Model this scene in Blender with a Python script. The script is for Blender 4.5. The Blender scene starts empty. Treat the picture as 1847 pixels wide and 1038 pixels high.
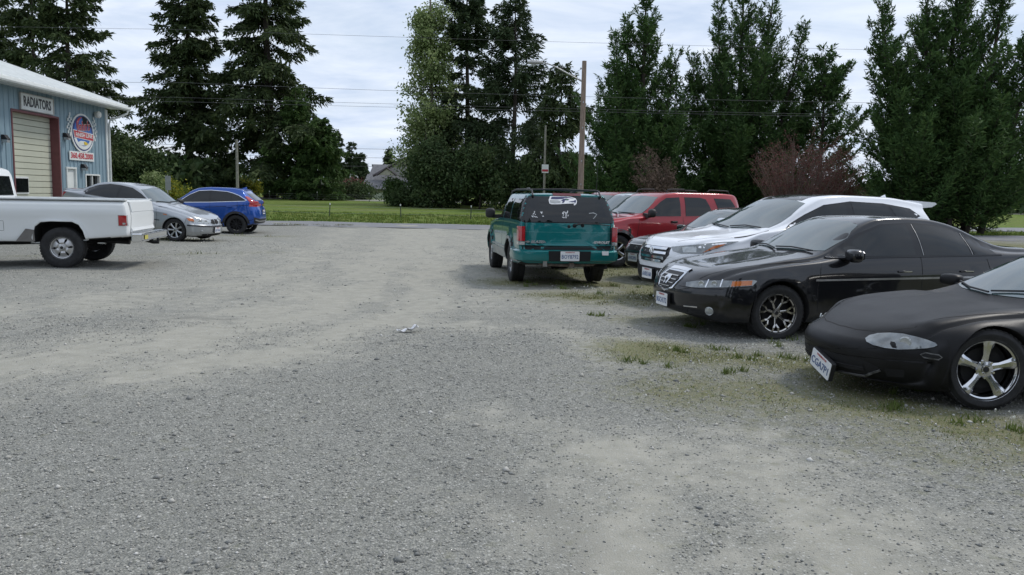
import bpy, bmesh, math, random
import numpy as np
from math import radians as R, sin, cos, pi
from mathutils import Vector, Matrix
from mathutils.bvhtree import BVHTree
from mathutils.geometry import delaunay_2d_cdt

# ------------------------------------------------------------------ camera, sky, sun, exposure
S = bpy.context.scene
C = S.collection
cam_d = bpy.data.cameras.new('camera'); cam = bpy.data.objects.new('camera', cam_d); C.objects.link(cam)
cam_d.sensor_width = 36.0; cam_d.lens = 28.26; cam_d.clip_end = 6000; cam_d.clip_start = .05
PITCH = math.atan(167/1450)
cam.location = (0, 0, 1.58)
cam.rotation_mode = 'QUATERNION'
cam.rotation_quaternion = (Matrix.Rotation(pi/2 - PITCH, 4, 'X') @ Matrix.Rotation(R(1.2), 4, 'Z')).to_quaternion()
S.camera = cam

SUN_EL, SUN_AZ = R(54), R(62)            # azimuth measured clockwise from +Y (the view direction)
world = bpy.data.worlds.new('World'); S.world = world; world.use_nodes = True
nt = world.node_tree; nt.nodes.clear()
def N(t, **k):
    n = nt.nodes.new(t)
    for a, b in k.items(): setattr(n, a, b)
    return n
out = N('ShaderNodeOutputWorld'); bg = N('ShaderNodeBackground'); bg.inputs['Strength'].default_value = .1
sky = N('ShaderNodeTexSky', sky_type='NISHITA'); sky.sun_disc = False
sky.sun_elevation = SUN_EL; sky.sun_rotation = SUN_AZ; sky.air_density = 1.2; sky.dust_density = 1.5
tc = N('ShaderNodeTexCoord'); sep = N('ShaderNodeSeparateXYZ'); nt.links.new(tc.outputs['Generated'], sep.inputs[0])
# project the view direction on a high flat cloud layer
mz = N('ShaderNodeMath', operation='ADD'); mz.inputs[1].default_value = .16; nt.links.new(sep.outputs['Z'], mz.inputs[0])
mz2 = N('ShaderNodeMath', operation='MAXIMUM'); mz2.inputs[1].default_value = .05; nt.links.new(mz.outputs[0], mz2.inputs[0])
dx = N('ShaderNodeMath', operation='DIVIDE'); dy = N('ShaderNodeMath', operation='DIVIDE')
nt.links.new(sep.outputs['X'], dx.inputs[0]); nt.links.new(mz2.outputs[0], dx.inputs[1])
nt.links.new(sep.outputs['Y'], dy.inputs[0]); nt.links.new(mz2.outputs[0], dy.inputs[1])
cb = N('ShaderNodeCombineXYZ'); nt.links.new(dx.outputs[0], cb.inputs[0]); nt.links.new(dy.outputs[0], cb.inputs[1])
def wnoise(scale, detail, off, rough=.55):
    mp = N('ShaderNodeMapping'); mp.inputs['Location'].default_value = off; mp.inputs['Scale'].default_value = (.75, 1.15, 1)
    nt.links.new(cb.outputs[0], mp.inputs[0])
    n = N('ShaderNodeTexNoise'); n.inputs['Scale'].default_value = scale; n.inputs['Detail'].default_value = detail
    n.inputs['Roughness'].default_value = rough; n.inputs['Distortion'].default_value = .35
    nt.links.new(mp.outputs[0], n.inputs['Vector']); return n
n1 = wnoise(1.1, 6, (3.1, 1.7, 0)); n2 = wnoise(2.6, 7, (9.3, 4.2, 2), .6)
r1 = N('ShaderNodeValToRGB'); r1.color_ramp.elements[0].position = .30; r1.color_ramp.elements[1].position = .56
r1.color_ramp.elements[0].color = (.72, .72, .72, 1); r1.color_ramp.elements[1].color = (1, 1, 1, 1)
nt.links.new(n1.outputs['Fac'], r1.inputs[0])
r2 = N('ShaderNodeValToRGB'); r2.color_ramp.elements[0].position = .32; r2.color_ramp.elements[1].position = .70
r2.color_ramp.elements[0].color = (4.9, 5.8, 7.35, 1); r2.color_ramp.elements[1].color = (7.4, 7.95, 8.9, 1)
nt.links.new(n2.outputs['Fac'], r2.inputs[0])
mx = N('ShaderNodeMixRGB'); nt.links.new(r1.outputs[0], mx.inputs[0]); nt.links.new(sky.outputs[0], mx.inputs[1]); nt.links.new(r2.outputs[0], mx.inputs[2])
nt.links.new(mx.outputs[0], bg.inputs[0]); nt.links.new(bg.outputs[0], out.inputs[0])

sd = bpy.data.lights.new('sun', 'SUN'); sd.energy = 1.5; sd.angle = R(10); sd.color = (1, .96, .9)
sun = bpy.data.objects.new('sun', sd); C.objects.link(sun)
sdir = Vector((sin(SUN_AZ)*cos(SUN_EL), cos(SUN_AZ)*cos(SUN_EL), sin(SUN_EL)))
sun.rotation_euler = sdir.to_track_quat('Z', 'Y').to_euler()
V = S.view_settings; S.display_settings.display_device = 'sRGB'
V.view_transform = 'Standard'; V.look = 'None'; V.exposure = 0.34; V.gamma = 1.0; V.use_curve_mapping = False
S.render.engine = 'CYCLES'; S.cycles.max_bounces = 6; S.cycles.use_denoising = True

rnd = random.Random(7)
rng = np.random.default_rng(11)

# ------------------------------------------------------------------ materials
class G:                                   # small node graph helper
    def __init__(s, name):
        s.m = bpy.data.materials.new(name); s.m.use_nodes = True; s.t = s.m.node_tree
        s.b = s.t.nodes['Principled BSDF']
    def n(s, t, ins=None, **k):
        x = s.t.nodes.new(t)
        for a, b in k.items(): setattr(x, a, b)
        for a, b in (ins or {}).items():
            if isinstance(b, bpy.types.NodeSocket): s.t.links.new(b, x.inputs[a])
            else: x.inputs[a].default_value = b
        return x
    def link(s, a, b): s.t.links.new(a, b)
    def noise(s, vec, scale, detail=4, rough=.55, dist=0):
        return s.n('ShaderNodeTexNoise', {'Vector': vec, 'Scale': scale, 'Detail': detail, 'Roughness': rough, 'Distortion': dist})
    def ramp(s, fac, stops):
        r = s.n('ShaderNodeValToRGB', {0: fac}); e = r.color_ramp.elements
        while len(e) < len(stops): e.new(.5)
        for q, (p, c) in zip(e, stops):
            q.position = p; q.color = (c if len(c) == 4 else (*c, 1)) if hasattr(c, '__len__') else (c, c, c, 1)
        return r.outputs[0]
    def mix(s, f, a, b, mode='MIX'):
        x = s.n('ShaderNodeMixRGB', blend_type=mode)
        for i, v in enumerate((f, a, b)):
            if isinstance(v, bpy.types.NodeSocket): s.link(v, x.inputs[i])
            else: x.inputs[i].default_value = v if i == 0 else ((*v, 1) if len(v) == 3 else v)
        return x.outputs[0]
    def math(s, op, a, b=0.0, clamp=False):
        x = s.n('ShaderNodeMath', operation=op, use_clamp=clamp)
        for i, v in enumerate((a, b)):
            if isinstance(v, bpy.types.NodeSocket): s.link(v, x.inputs[i])
            else: x.inputs[i].default_value = v
        return x.outputs[0]
    def bump(s, h, strength=.3, dist=.01):
        x = s.n('ShaderNodeBump', {'Strength': strength, 'Distance': dist, 'Height': h}); s.link(x.outputs[0], s.b.inputs['Normal'])
    def coord(s, k='Object'): return s.n('ShaderNodeTexCoord').outputs[k]

_m = {}
def mat(name, col, rough=.5, metal=0., var=.12, scale=6., coat=0., ior=1.5, bump=0., bscale=40., emit=None, trans=0., spec=.5):
    if name in _m: return _m[name]
    g = G(name); b = g.b; co = g.coord()
    n = g.noise(co, scale, 5)
    lo = tuple(c*(1-var) for c in col); hi = tuple(min(1, c*(1+var)) for c in col)
    g.link(g.ramp(n.outputs['Fac'], [(.3, lo), (.7, hi)]), b.inputs['Base Color'])
    b.inputs['Roughness'].default_value = rough; b.inputs['Metallic'].default_value = metal; b.inputs['IOR'].default_value = ior
    b.inputs['Coat Weight'].default_value = coat; b.inputs['Coat Roughness'].default_value = .04
    if trans: b.inputs['Transmission Weight'].default_value = trans
    b.inputs['Specular IOR Level'].default_value = spec
    if bump: g.bump(g.noise(co, bscale, 6).outputs['Fac'], bump, .01)
    _m[name] = g.m; return g.m

def paint(name, col, metal=.0, rough=.35, coat=1., dirt=.35, crough=.03):
    g = G(name); b = g.b; co = g.coord()
    sp = g.n('ShaderNodeSeparateXYZ', {0: co})
    n = g.noise(co, 3.5, 6, .65); n2 = g.noise(co, 60, 3)
    low = g.n('ShaderNodeMapRange', {'Value': sp.outputs['Z'], 'From Min': .2, 'From Max': .75, 'To Min': 1., 'To Max': .04}).outputs[0]
    d = g.math('MULTIPLY', g.math('MULTIPLY', g.ramp(n.outputs['Fac'], [(.35, .05), (.75, 1.)]), low), dirt)
    g.link(g.mix(d, col, (.20, .185, .16)), b.inputs['Base Color'])
    g.link(g.math('ADD', g.math('MULTIPLY', d, .5), rough), b.inputs['Roughness'])
    g.link(g.math('SUBTRACT', coat, g.math('MULTIPLY', d, coat), True), b.inputs['Coat Weight'])
    g.link(g.math('ADD', crough, g.math('MULTIPLY', n2.outputs['Fac'], .04)), b.inputs['Coat Roughness'])
    b.inputs['Metallic'].default_value = metal; b.inputs['Specular IOR Level'].default_value = .15
    _m[name] = g.m; return g.m

M_tyre = mat('tyre_rubber', (.022, .022, .023), .85, var=.35, scale=14, bump=.5, bscale=60)
M_black = mat('black_plastic', (.016, .016, .018), .55, var=.2)
M_under = mat('underbody', (.012, .012, .013), .9, var=.4)
M_trim = mat('gloss_black_trim', (.006, .006, .007), .12, var=.1)
M_seam = mat('panel_gap', (.006, .006, .007), .8, var=.1)
M_chrome = mat('chrome', (.72, .73, .75), .09, 1., var=.05)
M_alu = mat('alloy', (.48, .49, .50), .28, 1., var=.12, scale=12)
M_grim = mat('gunmetal_alloy', (.50, .485, .46), .22, 1., var=.15)
M_steel = mat('dull_steel', (.38, .38, .38), .42, 1., var=.2)
M_glass = mat('tinted_glass', (.008, .010, .011), .02, var=.2, ior=1.52)
M_shield = mat('windscreen_glass', (.05, .075, .078), .035, var=.35, scale=2.2, ior=2.3)
M_lens = mat('clear_lens', (.42, .44, .44), .06, .35, var=.25, scale=16, coat=1.)
M_lensd = mat('smoky_lens', (.20, .215, .22), .08, .4, var=.4, scale=11, coat=1.)
M_amber = mat('amber_lens', (.62, .17, .035), .12, var=.15, coat=1.)
M_red = mat('red_lens', (.36, .012, .018), .12, var=.2, coat=1.)
M_white = mat('white_plate', (.74, .75, .76), .45, var=.05)
M_blue_t = mat('plate_blue', (.10, .15, .29), .5)
M_plred = mat('plate_red', (.45, .10, .09), .5)

# ------------------------------------------------------------------ object helpers
def link(name, me, m=None, parent=None, smooth=None):
    o = bpy.data.objects.new(name, me); C.objects.link(o)
    if m is not None:
        for q in (m if isinstance(m, (list, tuple)) else [m]): me.materials.append(q)
    if parent is not None: o.parent = parent
    if smooth is not None:
        for p in me.polygons: p.use_smooth = True
        me.set_sharp_from_angle(angle=R(smooth))
    return o
def tag(o, label=None, cat=None, group=None, kind=None):
    if label: o['label'] = label
    if cat: o['category'] = cat
    if group: o['group'] = group
    if kind: o['kind'] = kind
    return o
def empty(name, loc=(0, 0, 0), rz=0, parent=None):
    o = bpy.data.objects.new(name, None); C.objects.link(o); o.location = loc; o.rotation_euler = (0, 0, rz)
    o.empty_display_size = .2
    if parent: o.parent = parent
    return o
def mesh(name, v, f):
    me = bpy.data.meshes.new(name); me.from_pydata([tuple(map(float, p)) for p in v], [], [tuple(map(int, q)) for q in f]); me.update(); return me
def fast_mesh(name, v, f, tint=None):
    """v (n,3) array, f (m,k) array with k fixed"""
    v = np.asarray(v, np.float32); f = np.asarray(f, np.int32); k = f.shape[1]
    me = bpy.data.meshes.new(name); me.vertices.add(len(v)); me.vertices.foreach_set('co', v.ravel())
    me.loops.add(f.size); me.loops.foreach_set('vertex_index', f.ravel())
    me.polygons.add(len(f)); me.polygons.foreach_set('loop_start', np.arange(0, f.size, k, dtype=np.int32))
    try: me.polygons.foreach_set('loop_total', np.full(len(f), k, np.int32))
    except Exception: pass
    me.update(calc_edges=True)
    if tint is not None:
        a = me.attributes.new('tint', 'FLOAT', 'FACE'); a.data.foreach_set('value', np.asarray(tint, np.float32))
    return me
class MB:
    """collects simple shapes into one mesh"""
    def __init__(s): s.v = []; s.f = []
    def add(s, v, f):
        b = len(s.v); s.v += [tuple(p) for p in v]; s.f += [tuple(i+b for i in q) for q in f]; return s
    def box(s, c, d, mtx=None):
        x, y, z = [q/2 for q in d]
        v = [Vector((a*x, b*y, e*z)) for e in (-1, 1) for b in (-1, 1) for a in (-1, 1)]
        if mtx: v = [mtx @ p for p in v]
        v = [p + Vector(c) for p in v]
        return s.add(v, [(0, 2, 3, 1), (4, 5, 7, 6), (0, 1, 5, 4), (2, 6, 7, 3), (0, 4, 6, 2), (1, 3, 7, 5)])
    def tube(s, pts, r, n=8, caps=True):
        pts = [Vector(p) for p in pts]; rs = r if hasattr(r, '__len__') else [r]*len(pts)
        vs = []; t0 = None
        for i, p in enumerate(pts):
            t = (pts[min(i+1, len(pts)-1)] - pts[max(i-1, 0)]).normalized()
            u = t.cross(Vector((0, 0, 1)));
            if u.length < .05: u = t.cross(Vector((1, 0, 0)))
            u.normalize(); w = t.cross(u)
            for k in range(n):
                a = 2*pi*k/n; vs.append(p + (u*cos(a) + w*sin(a))*rs[i])
        fs = [(i*n+k, i*n+(k+1) % n, (i+1)*n+(k+1) % n, (i+1)*n+k) for i in range(len(pts)-1) for k in range(n)]
        if caps: fs += [tuple(range(n))[::-1], tuple(range((len(pts)-1)*n, len(pts)*n))]
        return s.add(vs, fs)
    def lathe(s, prof, n=32, axis='Y', c=(0, 0, 0), close=False):
        """prof: (r, h) list, revolved about the axis"""
        vs = []
        for r, h in prof:
            for k in range(n):
                a = 2*pi*k/n
                p = {'Y': (r*cos(a), h, r*sin(a)), 'Z': (r*cos(a), r*sin(a), h), 'X': (h, r*cos(a), r*sin(a))}[axis]
                vs.append(Vector(p) + Vector(c))
        m = len(prof); fs = []
        for i in range(m if close else m-1):
            j = (i+1) % m
            for k in range(n): fs.append((i*n+k, j*n+k, j*n+(k+1) % n, i*n+(k+1) % n))
        return s.add(vs, fs)
    def prism(s, poly, o, ex, ey, d):
        """polygon (a,b) on plane o + a*ex + b*ey, extruded by the vector d"""
        o, ex, ey, d = map(Vector, (o, ex, ey, d)); n = len(poly)
        v = [o + ex*a + ey*b for a, b in poly]; v += [p + d for p in v]
        return s.add(v, [tuple(range(n))[::-1], tuple(range(n, 2*n))] + [(i, (i+1) % n, (i+1) % n+n, i+n) for i in range(n)])
    def build(s, name, m=None, parent=None, smooth=None):
        me = mesh(name, s.v, s.f)
        bm = bmesh.new(); bm.from_mesh(me); bmesh.ops.recalc_face_normals(bm, faces=bm.faces); bm.to_mesh(me); bm.free()
        return link(name, me, m, parent, smooth)
def text_mb(body, size, ex, ey, o, thick=.002, bold=.0, shear=0., width=None):
    """flat lettering as geometry; returns an MB on plane o/ex/ey, centred"""
    cu = bpy.data.curves.new('lettering', 'FONT'); cu.body = body; cu.size = size; cu.align_x = 'CENTER'; cu.align_y = 'CENTER'
    cu.offset = bold; cu.shear = shear; cu.resolution_u = 2
    ob = bpy.data.objects.new('lettering', cu); C.objects.link(ob)
    me = bpy.data.meshes.new_from_object(ob.evaluated_get(bpy.context.evaluated_depsgraph_get()))
    bpy.data.objects.remove(ob); o, ex, ey = Vector(o), Vector(ex).normalized(), Vector(ey).normalized(); nrm = ex.cross(ey)
    xs = [v.co.x for v in me.vertices]; k = 1.
    if width: k = width/max(1e-6, max(xs)-min(xs))
    b = MB(); nv = len(me.vertices)
    v = [o + ex*(q.co.x*k) + ey*q.co.y + nrm*thick for q in me.vertices] + [o + ex*(q.co.x*k) + ey*q.co.y for q in me.vertices]
    f = [tuple(p.vertices) for p in me.polygons]
    cnt = {}
    for p in me.polygons:
        for a in p.edge_keys: cnt[a] = cnt.get(a, 0)+1
    side = []
    for p in me.polygons:
        vs = list(p.vertices)
        for i in range(len(vs)):
            a, c_ = vs[i], vs[(i+1) % len(vs)]
            if cnt[tuple(sorted((a, c_)))] == 1: side.append((c_, a, a+nv, c_+nv))
    b.add(v, f + side); bpy.data.meshes.remove(me); bpy.data.curves.remove(cu); return b
def blank(b, name, m, parent):          # MB with given winding kept
    return link(name, mesh(name, b.v, b.f), m, parent)
# ------------------------------------------------------------------ terrain
def sstep(a, b, x): t = np.clip((x-a)/(b-a), 0, 1); return t*t*(3-2*t)
def gz(x, y):
    """height of the ground"""
    x = np.asarray(x, float); y = np.asarray(y, float)
    z = .34*np.exp(-((x+12.4)/1.55)**2-((y-22.6)/1.5)**2)          # grassy rise under the silver sedan's tail
    z = z+.10*np.exp(-((x+9.3)/2.5)**2-((y-22.0)/2.2)**2)
    z = z+.02*np.sin(x*.9+.4)*np.sin(y*.7)+.012*np.sin(x*2.1+y*1.3)
    z = z+.62*sstep(58, 105, y)
    return z
GZ = lambda x, y: float(gz(x, y))

_p = [(rng.uniform(0, 6.28), rng.uniform(0, 6.28), rng.uniform(-1, 1), rng.uniform(-1, 1)) for _ in range(40)]
def fnoise(x, y, sc, oct_=4):
    v = 0*x; a = 1.; tot = 0
    for o in range(oct_):
        for k in range(4):
            p = _p[o*4+k]; an = p[0]; v = v+a*np.sin((x*cos(an)+y*sin(an))*sc*6.28*(1+.37*k)+p[1]+1.7*np.sin((x*sin(an)-y*cos(an))*sc*4.1+p[2]*9))
        tot += a*2.6; a *= .55; sc *= 2.03
    return v/tot
def grid_mesh(name, xs, ys, zf, attrs):
    X, Y = np.meshgrid(xs, ys); Z = zf(X, Y); v = np.stack([X, Y, Z], -1).reshape(-1, 3); nx, ny = len(xs), len(ys)
    i = np.arange(nx*ny).reshape(ny, nx); f = np.stack([i[:-1, :-1], i[:-1, 1:], i[1:, 1:], i[1:, :-1]], -1).reshape(-1, 4)
    me = fast_mesh(name, v, f)
    for k, fn in attrs.items():
        a = me.attributes.new(k, 'FLOAT', 'POINT'); a.data.foreach_set('value', fn(X, Y).astype(np.float32).ravel())
    me.polygons.foreach_set('use_smooth', np.ones(len(f), bool)); return me

def capsule(X, Y, pts, w):
    d = np.full(X.shape, 1e9)
    for (x0, y0), (x1, y1) in zip(pts[:-1], pts[1:]):
        L2 = (x1-x0)**2+(y1-y0)**2; t = np.clip(((X-x0)*(x1-x0)+(Y-y0)*(y1-y0))/L2, 0, 1)
        d = np.minimum(d, np.hypot(X-x0-t*(x1-x0), Y-y0-t*(y1-y0)))
    return d/w
def dust_map(X, Y):
    """pale compacted wheel tracks of fines between loose gravel"""
    wv = fnoise(X, Y, .16)*1.0; v = 0
    for pts, w, a in [
        ([(-7.5, 5.2), (-4.6, 6.6), (-3.2, 8.6), (-2.7, 12), (-2.9, 18), (-3.6, 28), (-5, 40)], 1.05, 1.),
        ([(-3.2, 6.4), (-1.9, 8.2), (-1.3, 11), (-1.6, 16), (-2.6, 26), (-3.8, 40)], .65, .95),
        ([(-9, 7.5), (-6, 10), (-4.4, 14), (-5, 22), (-7, 34)], 1.2, .7),
        ([(.55, 3.2), (.55, 4.2), (.75, 4.9), (1.6, 3.6), (2.4, 3.0)], .55, .78),
        ([(-.15, 5.7), (.45, 5.2), (.9, 4.6)], .22, .6), ([(1.0, 5.6), (1.6, 5.0), (2.2, 4.4)], .2, .5),
        ([(-1.0, 9.6), (.2, 9.2), (1.0, 8.3)], .55, .55), ([(-.9, 14), (.0, 24), (.3, 36)], 1.1, .6), ([(-8, 40), (8, 41)], 3.5, .6)]:
        d = capsule(X+wv*.45, Y+wv*.8, pts, w); v = np.maximum(v, a*np.exp(-(d**1.7)*.85))
    v = np.maximum(v, .62*sstep(7.5, 12, Y)*np.exp(-((X+3.0)/5.5)**2))
    n = fnoise(X*1.0, Y*.6, .55)*.5+.5
    return np.clip(v*(.55+.8*n)+.10*(n-.5), 0, 1)
def damp_map(X, Y):
    v = 0*X
    for pts, w, a in [([(-4.1, 9.75), (-3.3, 9.8)], .16, .8), ([(-5.5, 12.2), (-5.0, 12.4)], .2, .6), ([(-.2, 4.6), (.25, 3.9), (.3, 3.2)], .22, .55), ([(-.9, 6.9), (.3, 6.7)], .25, .45), ([(.7, 7.0), (1.3, 6.4)], .15, .5), ([(-1.6, 4.2), (-1.2, 3.4)], .35, .4), ([(2.0, 10.9), (3.4, 11.2)], .4, .5), ([(-7, 13), (-5.5, 13.4)], .3, .4)]:
        v = np.maximum(v, a*np.exp(-capsule(X+.2*fnoise(X, Y, .5), Y+.2*fnoise(Y, X, .6), pts, w)**2))
    return v
def green_map(X, Y):
    """where weeds grow through the gravel"""
    n = fnoise(X+3, Y*1.3, .33, 4)*.5+.5; v = 0*X
    for pts, w, a in [([(1.0, 12.6), (1.9, 12.2), (2.8, 12.4)], .95, .62), ([(.2, 14.6), (1.6, 14.7)], .8, .85), ([(1.4, 8.2), (2.4, 7.7), (3.3, 7.7)], .60, .85),
                      ([(3.0, 7.6), (2.9, 6.3), (3.3, 5.4), (4.2, 5.0)], .42, .95), ([(1.8, 6.7), (2.9, 5.9), (3.6, 4.9), (4.2, 4.2)], .95, .60), ([(1.6, 10.2), (2.6, 10.6)], .5, .5),
                      ([(2.6, 13.4), (4, 15), (8, 17)], 1.3, .9), ([(2, 17), (7, 21)], 2.0, .8), ([(4, 11), (9, 13)], .8, .8), ([(4.4, 7.6), (9, 9.3)], .6, .9), ([(12, 8), (18, 30)], 6, .9),
                      ([(-14, 22.0), (-11.6, 22.6), (-10.4, 23.2)], 1.3, 1.), ([(-16.5, 20), (-16, 36)], 1.0, .7), ([(-13, 17), (-9, 18.4), (-6, 20)], .5, .22), ([(-12, 27), (-8, 27.5)], .7, .35), ([(-10.2, 36.6), (-8.4, 37.2)], 1.0, .9)]:
        d = capsule(X, Y, pts, w); v = np.maximum(v, a*np.exp(-d**2))
    return np.clip(v*(.55+1.1*n), 0, 1)

def gravel_material():
    g = G('gravel'); b = g.b; co = g.coord()
    dust = g.n('ShaderNodeAttribute', attribute_name='dust').outputs['Fac']; grn = g.n('ShaderNodeAttribute', attribute_name='green').outputs['Fac']
    vo = g.n('ShaderNodeTexVoronoi', {'Vector': co, 'Scale': 78., 'Randomness': 1.}); vo2 = g.n('ShaderNodeTexVoronoi', {'Vector': co, 'Scale': 125.})
    nz = g.noise(co, 5.5, 8, .62); nb = g.noise(co, .55, 5, .6); nf = g.noise(co, 210, 3)
    sepc = g.n('ShaderNodeSeparateColor', {0: vo.outputs['Color']}).outputs[0]
    stone = g.ramp(sepc, [(.0, (.185, .186, .158)), (.35, (.27, .27, .24)), (.75, (.345, .34, .302)), (.93, (.44, .435, .38)), (1., (.58, .57, .52))])
    edge = g.ramp(vo.outputs['Distance'], [(.25, (1, 1, 1)), (.62, (.50, .50, .51))])
    stone = g.mix(.65, stone, edge, 'MULTIPLY')
    stone = g.mix(g.math('MULTIPLY', nb.outputs['Fac'], .45), stone, (.25, .256, .245))
    fine = g.ramp(nz.outputs['Fac'], [(.30, (.285, .277, .235)), (.55, (.335, .324, .278)), (.75, (.385, .37, .32))])
    fine = g.mix(.30, fine, g.ramp(nf.outputs['Fac'], [(.3, (.55, .55, .55)), (.7, (1.25, 1.25, 1.25))]), 'MULTIPLY')
    dm = g.math('ADD', dust, g.math('MULTIPLY', g.math('SUBTRACT', nz.outputs['Fac'], .5), 1.3)); dm = g.ramp(dm, [(.12, 0.), (.85, 1.)])
    dmp = g.ramp(g.math('ADD', g.n('ShaderNodeAttribute', attribute_name='damp').outputs['Fac'], g.math('MULTIPLY', g.math('SUBTRACT', nz.outputs['Fac'], .5), 1.6)), [(.3, 0.), (.9, .55)])
    dm2 = g.math('MULTIPLY', dm, g.ramp(sepc, [(.72, 1.), (.9, .35)]))
    col = g.mix(dm2, stone, fine)
    col = g.mix(dmp, col, (.12, .12, .11))
    gm = g.math('ADD', grn, g.math('MULTIPLY', g.math('SUBTRACT', g.noise(co, 9, 7, .65).outputs['Fac'], .5), 1.5)); gm = g.ramp(gm, [(.12, 0.), (.80, .88)])
    ng = g.noise(co, 34, 5, .7)
    weeds = g.ramp(ng.outputs['Fac'], [(.25, (.06, .075, .026)), (.42, (.12, .135, .05)), (.58, (.185, .17, .09)), (.75, (.25, .215, .14))])
    col = g.mix(gm, col, weeds)
    g.link(col, b.inputs['Base Color']); b.inputs['Roughness'].default_value = .93; b.inputs['Specular IOR Level'].default_value = .25
    hgt = g.math('MULTIPLY', g.math('SUBTRACT', 1., vo.outputs['Distance']), g.math('SUBTRACT', 1.1, dm)); hgt = g.math('ADD', hgt, g.math('MULTIPLY', vo2.outputs['Distance'], .3))
    g.bump(hgt, .75, .012); return g.m
def grass_material(name, dry=.25):
    g = G(name); b = g.b; co = g.coord(); n1 = g.noise(co, .12, 6, .65); n2 = g.noise(co, 1.9, 7, .7); n3 = g.noise(co, 30, 4, .7)
    c = g.ramp(n2.outputs['Fac'], [(.25, (.07, .115, .022)), (.45, (.115, .175, .034)), (.62, (.155, .21, .045)), (.8, (.22, .235, .075))])
    c = g.mix(g.ramp(n1.outputs['Fac'], [(.4, 0.), (.7, dry*2)]), c, (.20, .18, .085)); c = g.mix(.55, c, g.ramp(n3.outputs['Fac'], [(.25, (.45, .45, .45)), (.75, (1.4, 1.4, 1.4))]), 'MULTIPLY')
    g.link(c, b.inputs['Base Color']); b.inputs['Roughness'].default_value = .95; b.inputs['Specular IOR Level'].default_value = .1; g.bump(n3.outputs['Fac'], .9, .06); return g.m

def geo(a, b, n, p=2.): t = np.linspace(0, 1, n); return a+(b-a)*t**p
# ground: one grassy sheet to the horizon
xs = np.concatenate([-geo(60, 2500, 16, 3)[::-1], np.linspace(-60, 60, 90)[1:-1], geo(60, 2500, 16, 3)]); ys = np.concatenate([-geo(8, 1500, 12, 3)[::-1], np.linspace(-8, 160, 120)[1:-1], geo(160, 4000, 16, 3)])
me = grid_mesh('ground', xs, ys, lambda X, Y: gz(X, Y)-.05*(1-sstep(40.0, 41.5, Y)), {})
M_field = grass_material('field_grass'); tag(link('ground', me, M_field), kind='structure')
# gravel lot
xs = np.concatenate([np.linspace(-26, -5, 90)[:-1], np.linspace(-5, 7, 150)[:-1], np.linspace(7, 30, 60)]); ys = np.concatenate([np.linspace(-7, 2.4, 16)[:-1], geo(2.4, 39.2, 420, 1.35)])
def lot_z(X, Y): return gz(X, Y)+.012*fnoise(X, Y, .8, 3)+.006
M_gravel = gravel_material()
me = grid_mesh('gravel_lot', xs, ys, lot_z, {'dust': dust_map, 'green': green_map, 'damp': damp_map}); tag(link('gravel_lot', me, M_gravel), kind='structure')
# asphalt road beyond it, and the narrower lane at the back of the field
def asphalt(name, c0, c1):
    g = G(name); co = g.coord(); n = g.noise(co, 1.2, 7, .6); n2 = g.noise(co, 60, 3)
    g.link(g.mix(.35, g.ramp(n.outputs['Fac'], [(.3, c0), (.7, c1)]), g.ramp(n2.outputs['Fac'], [(.3, (.6, .6, .6)), (.7, (1.3, 1.3, 1.3))]), 'MULTIPLY'), g.b.inputs['Base Color']); g.b.inputs['Roughness'].default_value = .9; return g.m
M_road = asphalt('asphalt', (.16, .165, .175), (.215, .215, .22))
xs = np.linspace(-160, 200, 181); me = grid_mesh('road', xs, np.linspace(35.8, 41.3, 8), lambda X, Y: gz(X, Y)+.022+.0*X, {}); tag(link('road', me, M_road), kind='structure')
me = grid_mesh('back_lane', np.linspace(-160, 160, 81), np.linspace(93, 104, 6), lambda X, Y: gz(X, Y)+.03, {}); tag(link('back_lane', me, asphalt('pale_gravel_lane', (.19, .20, .15), (.26, .26, .22))), kind='structure')
me = grid_mesh('path', np.linspace(16, 60, 22), np.linspace(47.5, 56, 6), lambda X, Y: gz(X, Y)+.03, {}); tag(link('side_road', me, M_road), kind='structure')

# loose stones in the near gravel (uncountable)
def stones(name, n, x0, x1, y0, y1, s0, s1, m, dens):
    P = np.stack([rng.uniform(x0, x1, n*3), y0+(y1-y0)*rng.uniform(0, 1, n*3)**1.5], 1)
    keep = (np.abs(P[:, 0]) < P[:, 1]*.72+.6) & (rng.uniform(0, 1, len(P)) < dens(P[:, 0], P[:, 1])); P = P[keep][:n]; n = len(P)
    s = (s0+(s1-s0)*rng.uniform(0, 1, n)**2.5)*(1+.05*P[:, 1]); z = lot_z(P[:, 0], P[:, 1])
    base = np.array([(1, 0, 0), (0, 1, 0), (-1, 0, 0), (0, -1, 0), (0, 0, .75), (0, 0, -.4)], float)
    V = base[None]*(1+rng.uniform(-.35, .35, (n, 6, 3)))*s[:, None, None]*np.array([1, 1, 1])*rng.uniform(.6, 1.25, (n, 1, 3))
    a = rng.uniform(0, 6.28, n); ca, sa = np.cos(a)[:, None], np.sin(a)[:, None]
    V = np.stack([V[..., 0]*ca-V[..., 1]*sa, V[..., 0]*sa+V[..., 1]*ca, V[..., 2]], -1)+np.stack([P[:, 0], P[:, 1], z+s*.12], -1)[:, None]
    F = np.array([(0, 1, 4), (1, 2, 4), (2, 3, 4), (3, 0, 4), (1, 0, 5), (2, 1, 5), (3, 2, 5), (0, 3, 5)])
    F = (F[None]+np.arange(n)[:, None, None]*6).reshape(-1, 3)
    me = fast_mesh(name, V.reshape(-1, 3), F, np.repeat(rng.uniform(0, 1, n), 8)); return tag(link(name, me, m), kind='stuff')
g = G('stone'); tn = g.n('ShaderNodeAttribute', attribute_name='tint').outputs['Fac']
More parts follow.
